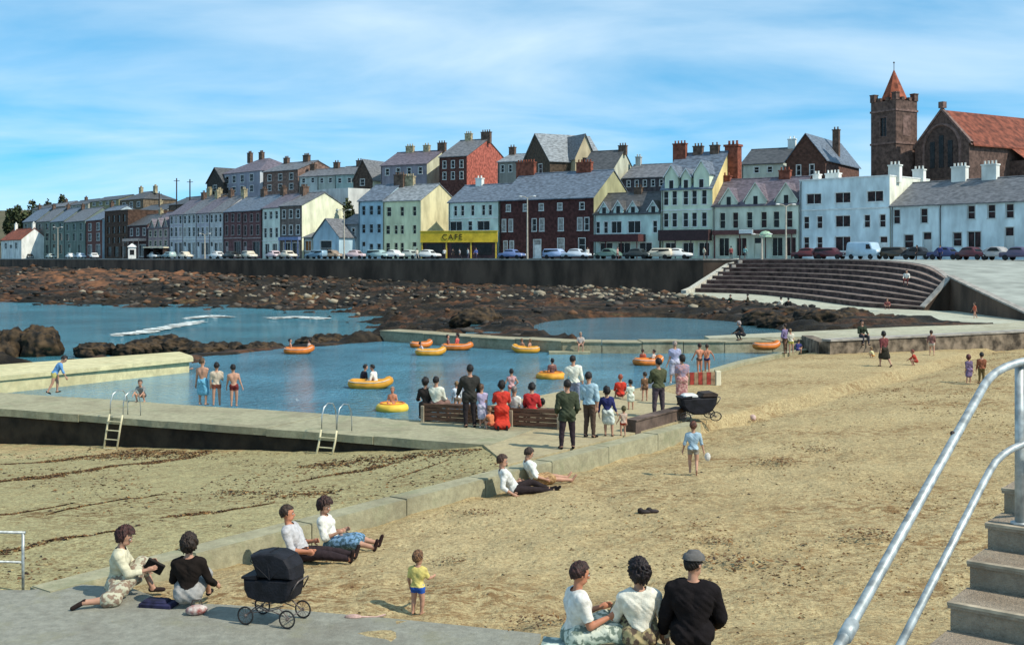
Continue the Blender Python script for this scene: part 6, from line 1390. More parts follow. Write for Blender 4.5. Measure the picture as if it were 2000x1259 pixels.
def build_people():
    jobs = []
    def job(prims, vox, it):
        V, Fc = [], []
        for v, f in prims:
            o = len(V); V.extend([tuple(x) for x in v]); Fc.extend([tuple(i + o for i in q) for q in f])
        me = bpy.data.meshes.new('tmp'); me.from_pydata(V, [], Fc); ob = bpy.data.objects.new('tmp', me); col.objects.link(ob)
        m = ob.modifiers.new('r', 'REMESH'); m.mode = 'VOXEL'; m.voxel_size = vox; m.adaptivity = 0
        s = ob.modifiers.new('s', 'SMOOTH'); s.factor = .5; s.iterations = it
        jobs.append(ob); return ob
    for S in PEOPLE:
        B, E, head, J = skeleton(S); S['B'], S['E'], S['head'], S['J'] = B, E, head, J
        vx = S['vox'] * (.75 if S['c'] > .4 else 1)
        S['job'] = job([prim_capsule(p, q, a, b) for _, p, q, a, b in B] + [prim_ell(c, ax) for _, c, ax in E], vx, 3)
        if S['bottom'] in ('skirt', 'dress') or (S['coat'] and S['ps']['lL'][0][1] > .5):
            H = S['H']; (h0, k0, a0), (h1, k1, a1) = J['legL'], J['legR']; pr = []; hm = S['hem'] if not S['coat'] else .34
            up = np.array((0, 0, .055 * H))
            pr += [prim_capsule(p, q_, r1 * 1.12 + .008 * H, r2 * 1.12 + .008 * H) for nm, p, q_, r1, r2 in B if nm == 'pelvis']
            fl = .012 * H
            for w in np.linspace(0, 1, 5):
                p = h0 + (h1 - h0) * w; kn = k0 + (k1 - k0) * w; an = a0 + (a1 - a0) * w
                e = p + (kn - p) * min(hm, 1.0)
                pr.append(prim_capsule(p, e, .066 * H, .054 * H + fl)); pr.append(prim_capsule(p + up * .6, p, .058 * H, .068 * H))
                if hm > 1: pr.append(prim_capsule(kn, kn + (an - kn) * (hm - 1), .052 * H + fl, .056 * H + fl))
            S['sjob'] = job(pr, S['vox'] * 1.1, 4)
    dg = bpy.context.evaluated_depsgraph_get(); dg.update()
    def grab(ob):
        e = ob.evaluated_get(dg); me = e.to_mesh(); n = len(me.vertices); V = np.empty(n * 3, np.float32); me.vertices.foreach_get('co', V); V = V.reshape(-1, 3).astype(float)
        N = np.empty(n * 3, np.float32); me.vertices.foreach_get('normal', N); N = N.reshape(-1, 3).astype(float)
        q = np.empty(len(me.loops), np.int32); me.loops.foreach_get('vertex_index', q); tot = len(me.polygons); q = q.reshape(tot, -1) if len(q) == tot * 4 else None
        if q is None: q = np.array([list(p.vertices)[:4] if len(p.vertices) == 4 else list(p.vertices) + [p.vertices[0]] for p in me.polygons])
        e.to_mesh_clear(); return V, N, q
    for S in PEOPLE:
        S['mesh'] = grab(S['job'])
        if 'sjob' in S: S['smesh'] = grab(S['sjob'])
    for ob in jobs: me = ob.data; bpy.data.objects.remove(ob); bpy.data.meshes.remove(me)
    for n_, S in enumerate(PEOPLE): finish(S, n_)
def sub_mesh(name, V, N, q, mask, off, m, parent, smooth=True, jit=0.0, sm=0):
    f = q[mask[q].all(1)]
    if not len(f): return None
    idx = np.unique(f); mp = np.full(len(V), -1); mp[idx] = np.arange(len(idx))
    P_ = V[idx].copy(); fm = mp[f]
    if sm:
        ed = np.concatenate([fm[:, [i, (i + 1) % fm.shape[1]]] for i in range(fm.shape[1])]); ed = ed[ed[:, 0] != ed[:, 1]]; cnt = np.zeros(len(idx)); np.add.at(cnt, ed[:, 0], 1); np.add.at(cnt, ed[:, 1], 1)
        for _ in range(sm):
            A = np.zeros_like(P_); np.add.at(A, ed[:, 0], P_[ed[:, 1]]); np.add.at(A, ed[:, 1], P_[ed[:, 0]]); P_ = P_ * .45 + (A / cnt[:, None]) * .55
        dd = np.einsum('ij,ij->i', P_ - V[idx], N[idx]); P_ = P_ + N[idx] * np.maximum(0, -dd - .004)[:, None] * .55
    P_ = P_ + N[idx] * off
    if jit: P_ = P_ + N[idx] * ((fbm(P_[:, 0] * 8 + P_[:, 2] * 9, P_[:, 1] * 8 + P_[:, 2] * 4, 3, True) - .5) * jit)[:, None]
    return obj(name, np_mesh(name, P_, mp[f], m, None, smooth), parent)
def finish(S, num):
    V, N, q = S['mesh']; H, head, B, E, J = S['H'], S['head'], S['B'], S['E'], S['J']
    lab = np.full(len(V), '', dtype=object); best = np.full(len(V), 1e9); tt = np.zeros(len(V))
    for nm, p, qq, r1, r2 in B:
        d, t = seg_param(V, p, qq); d = d - (r1 + (r2 - r1) * t); m = d < best; best[m] = d[m]; tt[m] = t[m]; lab[m] = nm
    for nm, c, ax in E:
        d = np.linalg.norm(V - c, axis=1) - np.mean([np.linalg.norm(a) for a in ax]); m = d < best; best[m] = d[m]; tt[m] = .5; lab[m] = nm
    V0 = V
    # extra pieces of the body: fingers, eyes, mouth
    ex = MB(); Fn = []
    if S['vox'] < .024:
        for kk in 'LR':
            p2, p3, f, n_, lat = J['hand' + kk]; b0 = p3 + f * .008 * H
            for i, ln in enumerate((.040, .046, .043, .034)):
                a = b0 + lat * (1.5 - i) * .0105 * H; d1 = nrm(f + n_ * .35); d2 = nrm(f * .75 + n_ * .8)
                ex.tube([a - f * .012 * H, a + d1 * ln * .5 * H, a + d1 * ln * .5 * H + d2 * ln * .5 * H], [.0068 * H, .006 * H, .0045 * H], 6, 0)
            a = p2 + f * .015 * H + lat * .018 * H; d1 = nrm(f * .6 + lat * .75 + n_ * .2); ex.tube([a, a + d1 * .02 * H, a + nrm(d1 + f * .6) * .042 * H], [.0075 * H, .0068 * H, .005 * H], 6, 0)
    c, f, u, r, k = head['c'], head['f'], head['u'], head['r'], head['k']
    for s in (-1, 1):
        e = c + f * .0505 * k + r * s * .0195 * k + u * .006 * k; ex.ball(e, .0062 * k, n=8, k=5, m=1); ex.ball(e + f * .0045 * k, .0046 * k, n=6, k=4, m=2)
        ex.tube([e + u * .013 * k - r * s * .012 * k + f * .002 * k, e + u * .015 * k + f * .003 * k, e + u * .011 * k + r * s * .013 * k - f * .004 * k], .0028 * k, 5, 2)
    ex.tube([c + f * .0505 * k - u * .036 * k - r * .014 * k, c + f * .0555 * k - u * .036 * k, c + f * .0505 * k - u * .036 * k + r * .014 * k], .0035 * k, 5, 3)
    skin = S['skin'] or M_SKIN
    me = bpy.data.meshes.new('person'); o_ = len(V); faces = [tuple(int(i) for i in x) if x[0] != x[3] else tuple(int(i) for i in x[:3]) for x in q.tolist()] + [tuple(i + o_ for i in x) for x in ex.f]
    me.from_pydata([tuple(x) for x in V.tolist()] + ex.v, [], faces)
    for m in (skin, M_EYEW, M_EYED, M_LIP): me.materials.append(m)
    me.polygons.foreach_set('material_index', [0] * len(q) + ex.m); me.polygons.foreach_set('use_smooth', [True] * len(faces)); me.update()
    low = V[:, 2].min()
    if 'smesh' in S: low = min(low, S['smesh'][0][:, 2].min() + .02)
    pz = S['pos']; o = obj('person', me, None, (pz[0], pz[1], pz[2] - low + S['dz'] - .006), R(S['heading'])); tag(o, S['label'], 'person', S['group'])
    is_ = lambda *a: np.isin(lab, a)
    k_ = H / 1.7
    if S['top']:
        tm = cloth(S['top']) if not S['top2'] else mat('print_%d' % num, S['top'], .95, .1, 16 / k_, 0, c2=S['top2'], lo=.45, hi=.55)
        msk = is_('torso') | (is_('neck') & (tt < .4)) if S['sleeve'] > 1 else is_('torso'); sl = S['sleeve']
        if S['bottom'] in (None, 'dress') or S['coat']: msk |= is_('pelvis')
        else: msk |= is_('pelvis') & (V @ nrm(S['ps']['torso']) > -.02 * H) & (V[:, 1] < .05 * H if S['ps']['lL'][0][1] > .5 else True)
        if S['coat']: msk |= is_('thighL', 'thighR') & (tt < .5)
        msk |= is_('uarmL', 'uarmR') & (tt < min(1.01, sl * 1.01 if sl >= 1 else sl))
        if sl > 1: msk |= is_('farmL', 'farmR') & (tt < (sl - 1))
        if sl == 0: msk &= ~(is_('uarmL', 'uarmR'))
        sub_mesh('jacket' if S['coat'] else ('dress_top' if S['bottom'] == 'dress' else 'shirt'), V, N, q, msk, (.026 if S['coat'] else .017) * k_, tm, o, jit=.034 * k_, sm=int(10 * (.014 / S['vox']) ** 2) + 2)
    bt = S['bottom']
    if bt in ('trousers', 'shorts', 'swim'):
        msk = is_('pelvis') | (is_('thighL', 'thighR') & (tt < (1.01 if bt == 'trousers' else (.5 if bt == 'shorts' else .12))))
        if bt == 'trousers': msk |= is_('shinL', 'shinR')
        if bt == 'swim' and S['fem']: msk |= is_('torso')
        sub_mesh({'trousers': 'trousers', 'shorts': 'shorts', 'swim': 'swimsuit'}[bt], V, N, q, msk, (.010 if bt != 'swim' else .005) * k_, cloth(S['bcol']), o, jit=.016 * k_ if bt != 'swim' else 0, sm=4 if bt != 'swim' else 0)
    if 'smesh' in S:
        sv, sn, sq = S['smesh']; bm_ = cloth(S['top'] if S['coat'] else S['bcol']) if not S['bcol2'] else mat('print_skirt_%d' % num, S['bcol'], .95, .1, 15 / k_, 0, c2=S['bcol2'], lo=.46, hi=.54)
        sub_mesh('skirt' if not S['coat'] else 'coat_tail', sv, sn, sq, np.ones(len(sv), bool), .0, bm_, o, jit=.03 * k_)
    if S['shoes']:
        for kk in 'LR': sub_mesh('shoe', V, N, q, is_('foot' + kk), .006 * k_, cloth(S['shoes']), o)
    if S['hair']:
        hv, hf_ = (ICO5 if S['vox'] < .0165 else ICO3); hs = S['hair']; hcx = c + u * .016 * k - f * .006 * k
        lo_ = {'short': -.28, 'bob': -.62, 'curly': -.5, 'long': -1.05, 'cap': -.3, 'crop': -.15}[hs]
        fat = {'short': 1.15, 'bob': 1.34, 'curly': 1.46, 'long': 1.22, 'cap': 1.06, 'crop': 1.05}[hs]
        x, y, z = hv[:, 0], hv[:, 1], hv[:, 2]
        keep = ~((y > .28 + .25 * np.clip(z, 0, 1)) & (z < .42)) & (z > lo_ - .55 * np.clip(-y, 0, 1) * (hs != 'long'))
        sc_ = np.where(z < 0, 1 - .12 * (-z), 1.0); j = (fbm(x * 5 + num + z * 2, y * 5 + z * 4, 4, True) - .6) * (.75 if hs in ('curly', 'bob') else .3)
        rad = fat + j
        Pp = hcx + (r[None] * (x * rad * sc_ * .047 * k)[:, None] + f[None] * (y * rad * sc_ * .060 * k)[:, None] + u[None] * (z * rad * .064 * k)[:, None])
        if hs == 'cap': keep &= z < .22
        sub_mesh('hair', Pp, Pp * 0, np.array(hf_)[:, [0, 1, 2]], keep, 0, mat('hair_%d_%d_%d' % tuple(int(a * 400) for a in S['hcol']), S['hcol'], .6, .35, 30, .5, 60, spec=.35), o)
        if hs == 'cap':
            kp = z > .12; rad = np.where(z > .6, .95, 1.17); Pc = hcx + r[None] * (x * rad * .05 * k)[:, None] + f[None] * ((y * rad * .064 + .012 * (y > 0)) * k)[:, None] + u[None] * ((np.minimum(z, .85) * .076 + .006) * k)[:, None]
            cp = sub_mesh('cap', Pc, Pc * 0, np.array(hf_), kp, 0, cloth((.13, .125, .12)), o)
            pk = MB(); a = [hcx + f * (.062 + .034 * math.cos(t)) * k * 1.0 + r * .046 * math.sin(t) * k + u * (.012 - .006 * math.cos(t)) * k for t in np.linspace(-1.5, 1.5, 9)]; b = [x_ - f * .03 * k for x_ in a]
            pk.add([tuple(x_) for x_ in a] + [tuple(x_) for x_ in b], [(i, i + 1, 10 + i, 9 + i) for i in range(8)]); pk.build('cap_peak', cloth((.10, .095, .09)), cp or o)

# --- foreground
C_WHITE, C_CREAM, C_BLACK, C_NAVY, C_RED, C_GREY, C_BROWN, C_BLUE = (.72, .70, .62), (.58, .54, .38), (.014, .012, .012), (.025, .03, .09), (.52, .045, .03), (.30, .30, .30), (.10, .06, .045), (.20, .34, .50)
HB, HK, HF, HG = (.045, .025, .015), (.014, .011, .010), (.24, .14, .06), (.2, .17, .15)
p = P(228, 1164)
person('person in cream cardigan sitting sideways on the pavement with one knee raised', (p[0], p[1], .006), -78, 1.63, pose(SITG, torso=(.02, .12, 1), lL=((-.12, .82, .55), (.0, .35, -.9), (0, 1, 0)), lR=((.55, .05, -.12), (.18, -1, -.02), (.1, -.6, -.3)), aL=((-.1, .55, -.8), (.3, .85, .25)), aR=((.2, .5, -.85), (-.1, 1, .2))), C_CREAM, 1.9, 'skirt', (.46, .44, .32), 1.25, 'bob', (.055, .02, .016), (.03, .02, .018), 0, True, 1.1, look=-10, nod=18, vox=.014, bcol2=(.24, .17, .12))
p = P(368, 1186)
person('person in black jumper seen from behind on the pavement edge', (p[0], p[1], .006), 4, 1.6, pose(SITG, aR=((.35, .2, -1), (.25, .7, -.4))), (.016, .012, .010), 2, 'skirt', (.32, .31, .29), 1.1, 'curly', (.03, .018, .012), C_BLACK, 0, True, 1.08, look=-6, vox=.014)
# couple against the low wall
p = G(592, 1092)
person('person in grey-white shirt and dark trousers leaning back on the low wall', (p[0], p[1] - .05, p[2]), -98, 1.74, pose(LEGSOUT, torso=(0, -.55, 1), neck=(0, -.2, 1), aR=((.15, .35, -1), (-.15, 1, -.05)), aL=((-.2, .4, -.9), (.35, .8, .2))), (.46, .45, .45), 1.4, 'trousers', (.035, .024, .026), 1, 'short', HB, (.03, .02, .018), 0, False, 1.1, look=12, nod=6, vox=.014, skin=M_TAN)
p = G(640, 1078)
person('person in white blouse and blue patterned skirt sitting against the low wall', (p[0] + .05, p[1] + .25, p[2]), -100, 1.62, pose(LEGSOUT, torso=(0, -.42, 1), neck=(0, -.05, 1), lL=((-.08, 1, .16), (-.02, 1, -.2), (-.1, .3, 1)), lR=((.1, 1, .14), (.02, 1, -.2), (.1, .3, 1)), aR=((.15, .3, -1), (-.2, 1, .45)), aL=((-.2, .3, -1), (.2, .9, .3))), C_WHITE, 1.5, 'skirt', (.05, .10, .13), 1.12, 'curly', (.04, .016, .012), (.035, .02, .018), 0, True, 1.06, look=-8, nod=20, vox=.014, bcol2=(.16, .28, .42))
# toddler
p = G(816, 1198)
person('toddler in yellow top and blue shorts standing on the sand', p, -22, .90, pose(aR=((.25, .35, -1), (.1, 1, .0)), aL=((-.3, -.1, -1), (-.1, .3, -1)), lL=((-.10, .04, -1), (-.04, -.04, -1), (-.2, 1, 0)), lR=((.12, .0, -1), (.04, -.04, -1), (.2, 1, 0))), (.60, .50, .16), 1, 'shorts', (.03, .10, .40), 1, 'short', (.17, .085, .04), None, 1.0, False, 1.12, look=-18, vox=.015)
# couple on the sand by the wall further up
p = G(1004, 965)
person('person in white shirt and dark trousers half sitting on the sand', p, -80, 1.72, pose(LEGSOUT, torso=(-.05, -.62, 1), neck=(0, -.15, 1), lL=((-.2, 1, .30), (.1, .9, -.35), (0, 1, .3)), lR=((.1, 1, .02), (.1, 1, -.08), (.2, .6, .6)), aL=((-.3, .3, -.9), (.1, 1, .1)), aR=((.35, -.25, -1), (.15, .6, -.35))), (.62, .62, .58), 1.6, 'trousers', (.03, .022, .022), 1, 'short', (.07, .035, .022), C_BLACK, 0, False, 1.05, look=-10, nod=14, vox=.015)
p = G(1048, 950)
person('person in white top leaning over towards the one in dark trousers', (p[0], p[1] + .3, p[2]), -70, 1.62, pose(SITG, torso=(-.1, -.5, 1), neck=(.1, -.1, 1), lL=((.0, 1, .12), (.05, 1, -.15), (.1, .5, .8)), lR=((.2, 1, .05), (.1, 1, -.1), (.2, .5, .8)), aL=((-.3, .3, -.9), (.3, .9, -.2)), aR=((.3, .3, -.9), (.1, .9, -.3))), (.70, .72, .66), 1.3, 'skirt', (.24, .14, .06), .8, 'short', (.05, .03, .02), None, 0, True, 1.0, nod=25, vox=.015, bcol2=(.42, .26, .12))
# running boy
p = G(1354, 926)
person('boy in pale blue shirt running away across the sand', p, -8, 1.22, pose(WALK, aR=((.3, .1, -1), (.25, .1, -1)), aL=((-.3, -.1, -1), (-.25, .2, -1)), lL=((-.05, .28, -1), (.02, -.15, -1), (0, 1, 0)), lR=((.05, -.10, -1), (-.03, -.75, -.8), (0, .5, -1))), (.34, .46, .54), 1.3, 'shorts', (.30, .27, .22), 1, 'short', (.13, .05, .03), None, .45, False, vox=.016)
# trio at the bottom
def Gt(px, D): X = (px - 1000) / F * D; return (X, D, float(sand_h(np.array([X]), np.array([D]))[0]))
p = Gt(1124, 12.25)
person('person in white short-sleeved blouse facing right, leftmost of the seated trio', p, -74, 1.63, pose(SITG, torso=(0, .05, 1), lL=((-.1, 1, .25), (.1, .75, -.6), (0, 1, 0)), lR=((.25, 1, .15), (.1, .8, -.5), (0, 1, 0)), aR=((.12, .28, -1), (-.1, 1, .35)), aL=((-.2, .4, -1), (.2, 1, .3))), (.68, .66, .60), .85, 'skirt', (.55, .58, .48), 1.15, 'short', (.05, .02, .016), None, 0, True, 1.08, look=4, nod=8, vox=.013, skin=M_TAN, bcol2=(.16, .20, .16))
p = Gt(1250, 12.15)
person('person with black curly hair and white cardigan, middle of the seated trio', p, 6, 1.62, pose(SITG, torso=(-.02, .02, 1), aR=((.38, .1, -1), (.25, .2, -1)), aL=((-.3, .4, -1), (.2, 1, .1))), (.70, .68, .58), 2, 'skirt', (.10, .07, .05), 1.1, 'curly', (.014, .008, .01), C_BLACK, 0, True, 1.12, look=22, vox=.013, bcol2=(.36, .30, .16))
p = Gt(1352, 12.0)
person('person in black coat and grey flat cap, right-hand one of the seated trio', p, -6, 1.76, pose(SITG, torso=(.02, .10, 1), aR=((.34, .12, -1), (-.05, .75, -.5)), aL=((-.32, .1, -1), (-.1, .5, -.9))), (.013, .011, .012), 2, 'trousers', (.015, .013, .014), 1, 'cap', HK, C_BLACK, 0, False, 1.22, look=-38, nod=4, vox=.013, coat=True)
# --- on the pool wall
def onw(px, py): return P(px, py, 0.0)
person('boy in blue shirt and yellow shorts bending as he walks along the pool wall', onw(106, 768), -60, 1.45, pose(WALK, torso=(.05, .62, 1)), (.13, .30, .55), 1.5, 'shorts', (.50, .45, .16), 1.0, 'short', HK, C_BLACK, .3, nod=25)
person('leftmost of three bathers on the pool wall, wrapped in a blue towel', onw(396, 790), -20, 1.55, STAND, None, 0, 'skirt', (.15, .40, .55), 1.0, 'short', (.10, .06, .03), None, .2, vox=.02)
person('middle bather of three on the pool wall in red-brown trunks', onw(423, 791), 15, 1.42, pose(aR=((.12, .2, -1), (0, 1, .2))), (.50, .42, .32), 1, 'shorts', (.30, .10, .07), 1, 'short', HK, None, .3)
person('rightmost bather of three on the pool wall in dark red trunks', onw(457, 793), 5, 1.38, STAND, None, 0, 'shorts', (.16, .03, .03), 1, 'short', HK, None, .35)
person('child in grey climbing out of the pool beside the left ladder', onw(279, 783), 170, 1.15, CROUCH, (.22, .23, .22), 1, 'shorts', (.10, .12, .12), 1, 'short', (.10, .08, .06), None, .5)
# swimmers by the cream wall
for i, (px, py, c) in enumerate(((312, 722, C_RED), (330, 724, C_WHITE), (352, 722, (.4, .08, .05)))):
    p = P(px, py, WL_); person(['leftmost swimmer close under the cream wall', 'middle swimmer in white under the cream wall', 'rightmost swimmer near the end of the cream wall'][i], (p[0], p[1], WL_), 60 - 50 * i, 1.4, pose(aL=((-.8, .3, -.1), (-.3, .9, .2)), aR=((.8, .3, -.1), (.3, .9, .2))), c if i != 1 else C_WHITE, .5, 'swim', c, 1, 'short', HB, None, .3, dz=-.98, group='swimmers by the cream wall')
# --- riders in the boats
def rider(label, px, py, heading, H, top, bottom, hc=HB, hair='short', child=.4, ps=LEGSOUT, fem=False, **k):
    p = P(px, py, WL_); person(label, (p[0], p[1], WL_ + .1), heading, H, ps, top, k.pop('sleeve', 1), 'swim' if bottom else None, bottom, 1, hair, hc, None, child, fem, dz=k.pop('dz', 0), **k)
UP = pose(LEGSOUT, torso=(0, -.1, 1))
rider('left child in the dinghy nearest the rocks', 568, 689, -70, 1.2, None, C_NAVY, HK, ps=UP); rider('right child in the dinghy nearest the rocks', 603, 689, 80, 1.2, (.5, .4, .34), C_NAVY, HK, ps=UP)
rider('child in pale top in the low amber dinghy', 826, 692, -60, 1.1, (.55, .55, .6), C_NAVY, HK, ps=LEGSOUT)
rider('rider in red and white in the dinghy by the far wall', 892, 681, 70, 1.4, (.60, .12, .10), C_RED, HK, ps=UP); rider('second rider behind the one in red by the far wall', 876, 682, -80, 1.3, (.25, .12, .1), C_RED, HB, ps=UP)
rider('left child in the pale amber dinghy', 1020, 686, -40, 1.1, None, C_BROWN, (.16, .08, .04), ps=UP); rider('right child in the pale amber dinghy', 1034, 687, 60, 1.1, None, C_RED, (.2, .12, .06), ps=UP)
rider('person in dark top hunched in the mid-pool dinghy', 706, 754, -60, 1.45, (.03, .03, .04), C_BROWN, HK, ps=pose(UP, torso=(0, .35, 1)), child=.15); rider('person in white shirt in the mid-pool dinghy', 734, 756, 70, 1.5, C_WHITE, C_NAVY, HK, ps=pose(UP, torso=(0, .3, 1)), child=.1, sleeve=2)
rider('child paddling the amber ring boat', 1078, 737, 20, 1.3, (.20, .10, .09), C_NAVY, HK, ps=UP); rider('sunburnt child sitting in the yellow ring', 766, 798, 172, 1.15, None, C_RED, (.35, .2, .12), ps=UP, skin=M_TAN)
rider('left child in the dinghy behind the man in green', 1256, 710, -30, 1.1, (.55, .14, .08), C_RED, HB, ps=UP); rider('right child in the dinghy behind the man in green', 1276, 711, 60, 1.1, (.6, .5, .42), C_RED, HB, ps=UP)
# --- bench group (facing the pool)
def bench_seat(px, lift=0.0):
    u = (px - 826) / (1092 - 826); q = b0.lerp(b1, u); return (q.x, q.y + .22, 0.0)
BH = math.degrees(math.atan2(b1.y - b0.y, b1.x - b0.x))
person('person in dark clothes at the left end of the long bench', bench_seat(832), BH + 30, 1.62, SITB, (.03, .026, .024), 2, 'trousers', (.03, .028, .026), 1, 'bob', HK, C_BLACK, 0, True, dz=.02)
person('person in white jumper sitting on the long bench', bench_seat(853), BH, 1.68, SITB, (.68, .68, .56), 2, 'skirt', (.20, .12, .10), 1.0, 'short', HK, C_BLACK, 0, True, 1.12, dz=.02)
person('child in pale blue-white top leaning by the long bench', P(893, 808), 20, 1.05, pose(torso=(.1, .5, 1)), (.52, .56, .60), 1.6, 'shorts', (.25, .2, .16), 1, 'short', HF, None, .5)
person('tall person in dark suit standing behind the long bench', P(917, 834), 8, 1.78, pose(aL=((-.35, .35, -1), (-.3, .7, -.6)), aR=((.22, 0, -1), (-.1, .4, -1))), (.040, .038, .034), 2, 'trousers', (.032, .026, .028), 1, 'short', HK, C_BLACK, 0, False, 1.1, coat=True)
person('person in lilac dress standing beside the one in the dark suit', P(942, 834), -10, 1.25, STAND, (.42, .36, .50), .8, 'dress', (.40, .35, .46), 1.05, 'short', (.10, .055, .03), C_WHITE, .3, True, bcol2=(.55, .52, .60))
person('person in long red dress kneeling behind the bench', P(980, 836), 4, 1.62, KNEEL, C_RED, .9, 'dress', (.55, .05, .03), 1.85, 'bob', HK, C_BLACK, .05, True, 1.18)
person('child in pink and red swimsuit standing at the pool edge', P(999, 786), 10, 1.15, WADE, (.58, .34, .34), 0, 'swim', (.45, .05, .08), 1, 'short', HK, None, .45, True)
person('small child in red sunsuit crouching by the red dress', P(961, 838), 30, .95, CROUCH, (.55, .18, .08), 0, 'shorts', (.5, .12, .06), 1, 'short', (.2, .11, .06), None, .8)
person('person in white blouse and grey skirt sitting on the bench', bench_seat(1008), BH - 8, 1.5, SITB, C_WHITE, 1.6, 'skirt', (.17, .18, .22), 1.0, 'short', HG, C_BLACK, .1, True)
person('person in red jumper sitting on the right part of the bench', bench_seat(1040), BH + 12, 1.62, pose(SITB, torso=(0, .15, 1)), (.45, .035, .035), 1.8, 'trousers', (.03, .028, .03), 1, 'bob', HK, C_BLACK, 0, True, 1.08, nod=18)
person('dark-haired child beside the right end of the bench', P(1062, 822), 30, .95, pose(CROUCH, torso=(0, .25, 1)), (.30, .26, .18), 1, 'shorts', (.1, .08, .06), 1, 'bob', HK, None, .7)
# --- standing group on the terrace
person('person in dark green jacket and dark trousers with back turned', P(1108, 876), 6, 1.74, pose(aL=((-.2, -.1, -1), (.05, .8, -.6)), aR=((.2, -.1, -1), (-.05, .8, -.6)), lL=((-.10, .02, -1), (-.05, -.03, -1), (-.2, 1, 0)), lR=((.10, .10, -1), (.05, -.03, -1), (.2, 1, 0))), (.055, .065, .04), 2, 'trousers', (.042, .030, .036), 1, 'short', HK, C_BLACK, 0, False, 1.12, coat=True, vox=.017)
person('person in pale blue shirt and brown trousers standing sideways', P(1152, 853), -35, 1.74, pose(aL=((-.2, .25, -1), (.2, .8, -.2)), aR=((.2, -.1, -1), (0, .4, -1))), (.36, .50, .56), 1.4, 'trousers', (.09, .06, .045), 1, 'short', HK, C_BLACK, 0, False, 1.08, vox=.017)
person('person in white shirt standing at the water edge', P(1122, 800), -15, 1.72, STAND, (.72, .72, .60), 1.5, 'trousers', (.22, .25, .34), 1, 'short', HK, C_BLACK, 0, False, 1.05)
person('girl in navy cardigan and white skirt', P(1187, 851), -12, 1.35, STAND, (.03, .035, .12), 1.9, 'skirt', (.60, .64, .58), .85, 'bob', HK, C_BROWN, .3, True, vox=.017)
person('small fair child in red shorts beside the girl in navy', P(1217, 850), 15, .84, STAND, (.50, .38, .30), 0, 'shorts', (.40, .06, .03), 1, 'short', (.09, .08, .03), None, .9, vox=.016)
person('child in white dress on the terrace', P(1232, 799), 10, .98, STAND, (.62, .68, .56), .8, 'dress', (.62, .66, .55), .7, 'short', HK, None, .7, True)
person('person in bright red top sitting at the water edge', P(1212, 778), 0, 1.35, SITG, (.55, .05, .03), 1.8, 'shorts', (.3, .05, .04), 1, 'short', (.32, .08, .04), None, .2, True)
person('small brown-clad child near the man in green', P(1260, 782), 20, 1.0, STAND, (.16, .09, .05), 1, 'shorts', (.14, .08, .05), 1, 'short', HB, None, .6)
person('person in green jacket and grey-brown trousers with arms folded', P(1286, 814), 25, 1.78, pose(aL=((-.2, .25, -1), (.8, .5, .1)), aR=((.2, .25, -1), (-.8, .5, .15)), lL=((-.10, .0, -1), (-.04, -.03, -1), (-.2, 1, 0)), lR=((.10, .0, -1), (.04, -.03, -1), (.2, 1, 0))), (.08, .085, .045), 1.6, 'trousers', (.085, .065, .075), 1, 'short', HK, C_BLACK, 0, False, 1.1)
person('person in pink flowered dress beside the black pram', P(1332, 790), 12, 1.62, STAND, (.42, .24, .24), .8, 'dress', (.50, .30, .26), 1.1, 'bob', HK, C_BROWN, 0, True, 1.12, top2=(.25, .22, .30), bcol2=(.34, .14, .14))
person('person in lilac-blue dress at the water edge', P(1318, 748), 0, 1.62, STAND, (.34, .36, .52), .8, 'dress', (.46, .46, .56), 1.05, 'short', (.36, .28, .24), C_WHITE, 0, True, 1.08)
person('left one of two wading bathers by the windbreak', P(1366, 730, -.2), 20, 1.35, WADE, None, 0, 'swim', C_BROWN, 1, 'short', HB, None, .3, skin=M_TAN); person('right one of two wading bathers by the windbreak', P(1381, 729, -.2), -15, 1.3, WADE, None, 0, 'swim', C_NAVY, 1, 'short', HB, None, .3, skin=M_TAN)
# --- far side
person('child sitting on the step of the far pool wall', (P(1140, 694, -.22)[0], 60.5, -.22), 175, 1.35, SITB, (.5, .42, .36), 1, 'shorts', (.15, .1, .08), 1, 'short', (.45, .35, .25), None, .3, vox=.026)
fz = lambda px, py, z=.3: P(px, py, z)
person('person in dark clothes at the corner of the rock pool', fz(1452, 664), 60, 1.6, CROUCH, (.03, .028, .03), 2, 'trousers', (.03, .03, .035), 1, 'bob', (.4, .33, .3), C_BLACK, 0, True, vox=.026)
person('person in purple and brown by the beached dinghies', P(1533, 690, -.1), 30, 1.55, STAND, (.20, .16, .28), 1.5, 'trousers', (.10, .06, .04), 1, 'short', HB, C_BLACK, .1, vox=.026); person('child in yellow by the beached dinghies', P(1545, 690, -.1), 0, 1.3, STAND, (.6, .56, .45), 1, 'shorts', (.5, .45, .1), 1, 'short', HF, None, .3, vox=.026); person('child in navy by the beached dinghies', P(1558, 689, -.1), -30, 1.1, CROUCH, (.06, .06, .2), 1, 'shorts', (.05, .05, .15), 1, 'short', HB, None, .4, vox=.026)
for i, (px, py, z, lab, t_) in enumerate(((1427, 596, .5, 'person in dark clothes sitting at the left of the lower walk', (.04, .045, .03)), (1461, 594, .5, 'second person sitting on the lower walk', (.07, .06, .035)), (1526, 602, .5, 'person in white leaning by the dark group on the lower walk', (.6, .6, .5)), (1540, 604, .5, 'person in black sitting on the lower walk', (.02, .02, .02)))):
    p = P(px, py, z); person(lab, p, 120 - 40 * i, 1.65, SITG, t_, 2, 'trousers', (.04, .035, .03), 1, 'short', HK, C_BLACK, 0, vox=.03)
p = P(1771, 556, 2.6); person('person in white shirt sitting on the seating steps', (p[0], p[1], 2.55), 150, 1.7, SITB, (.68, .64, .56), 2, 'trousers', (.10, .03, .03), 1, 'short', HK, C_BLACK, 0, vox=.03)
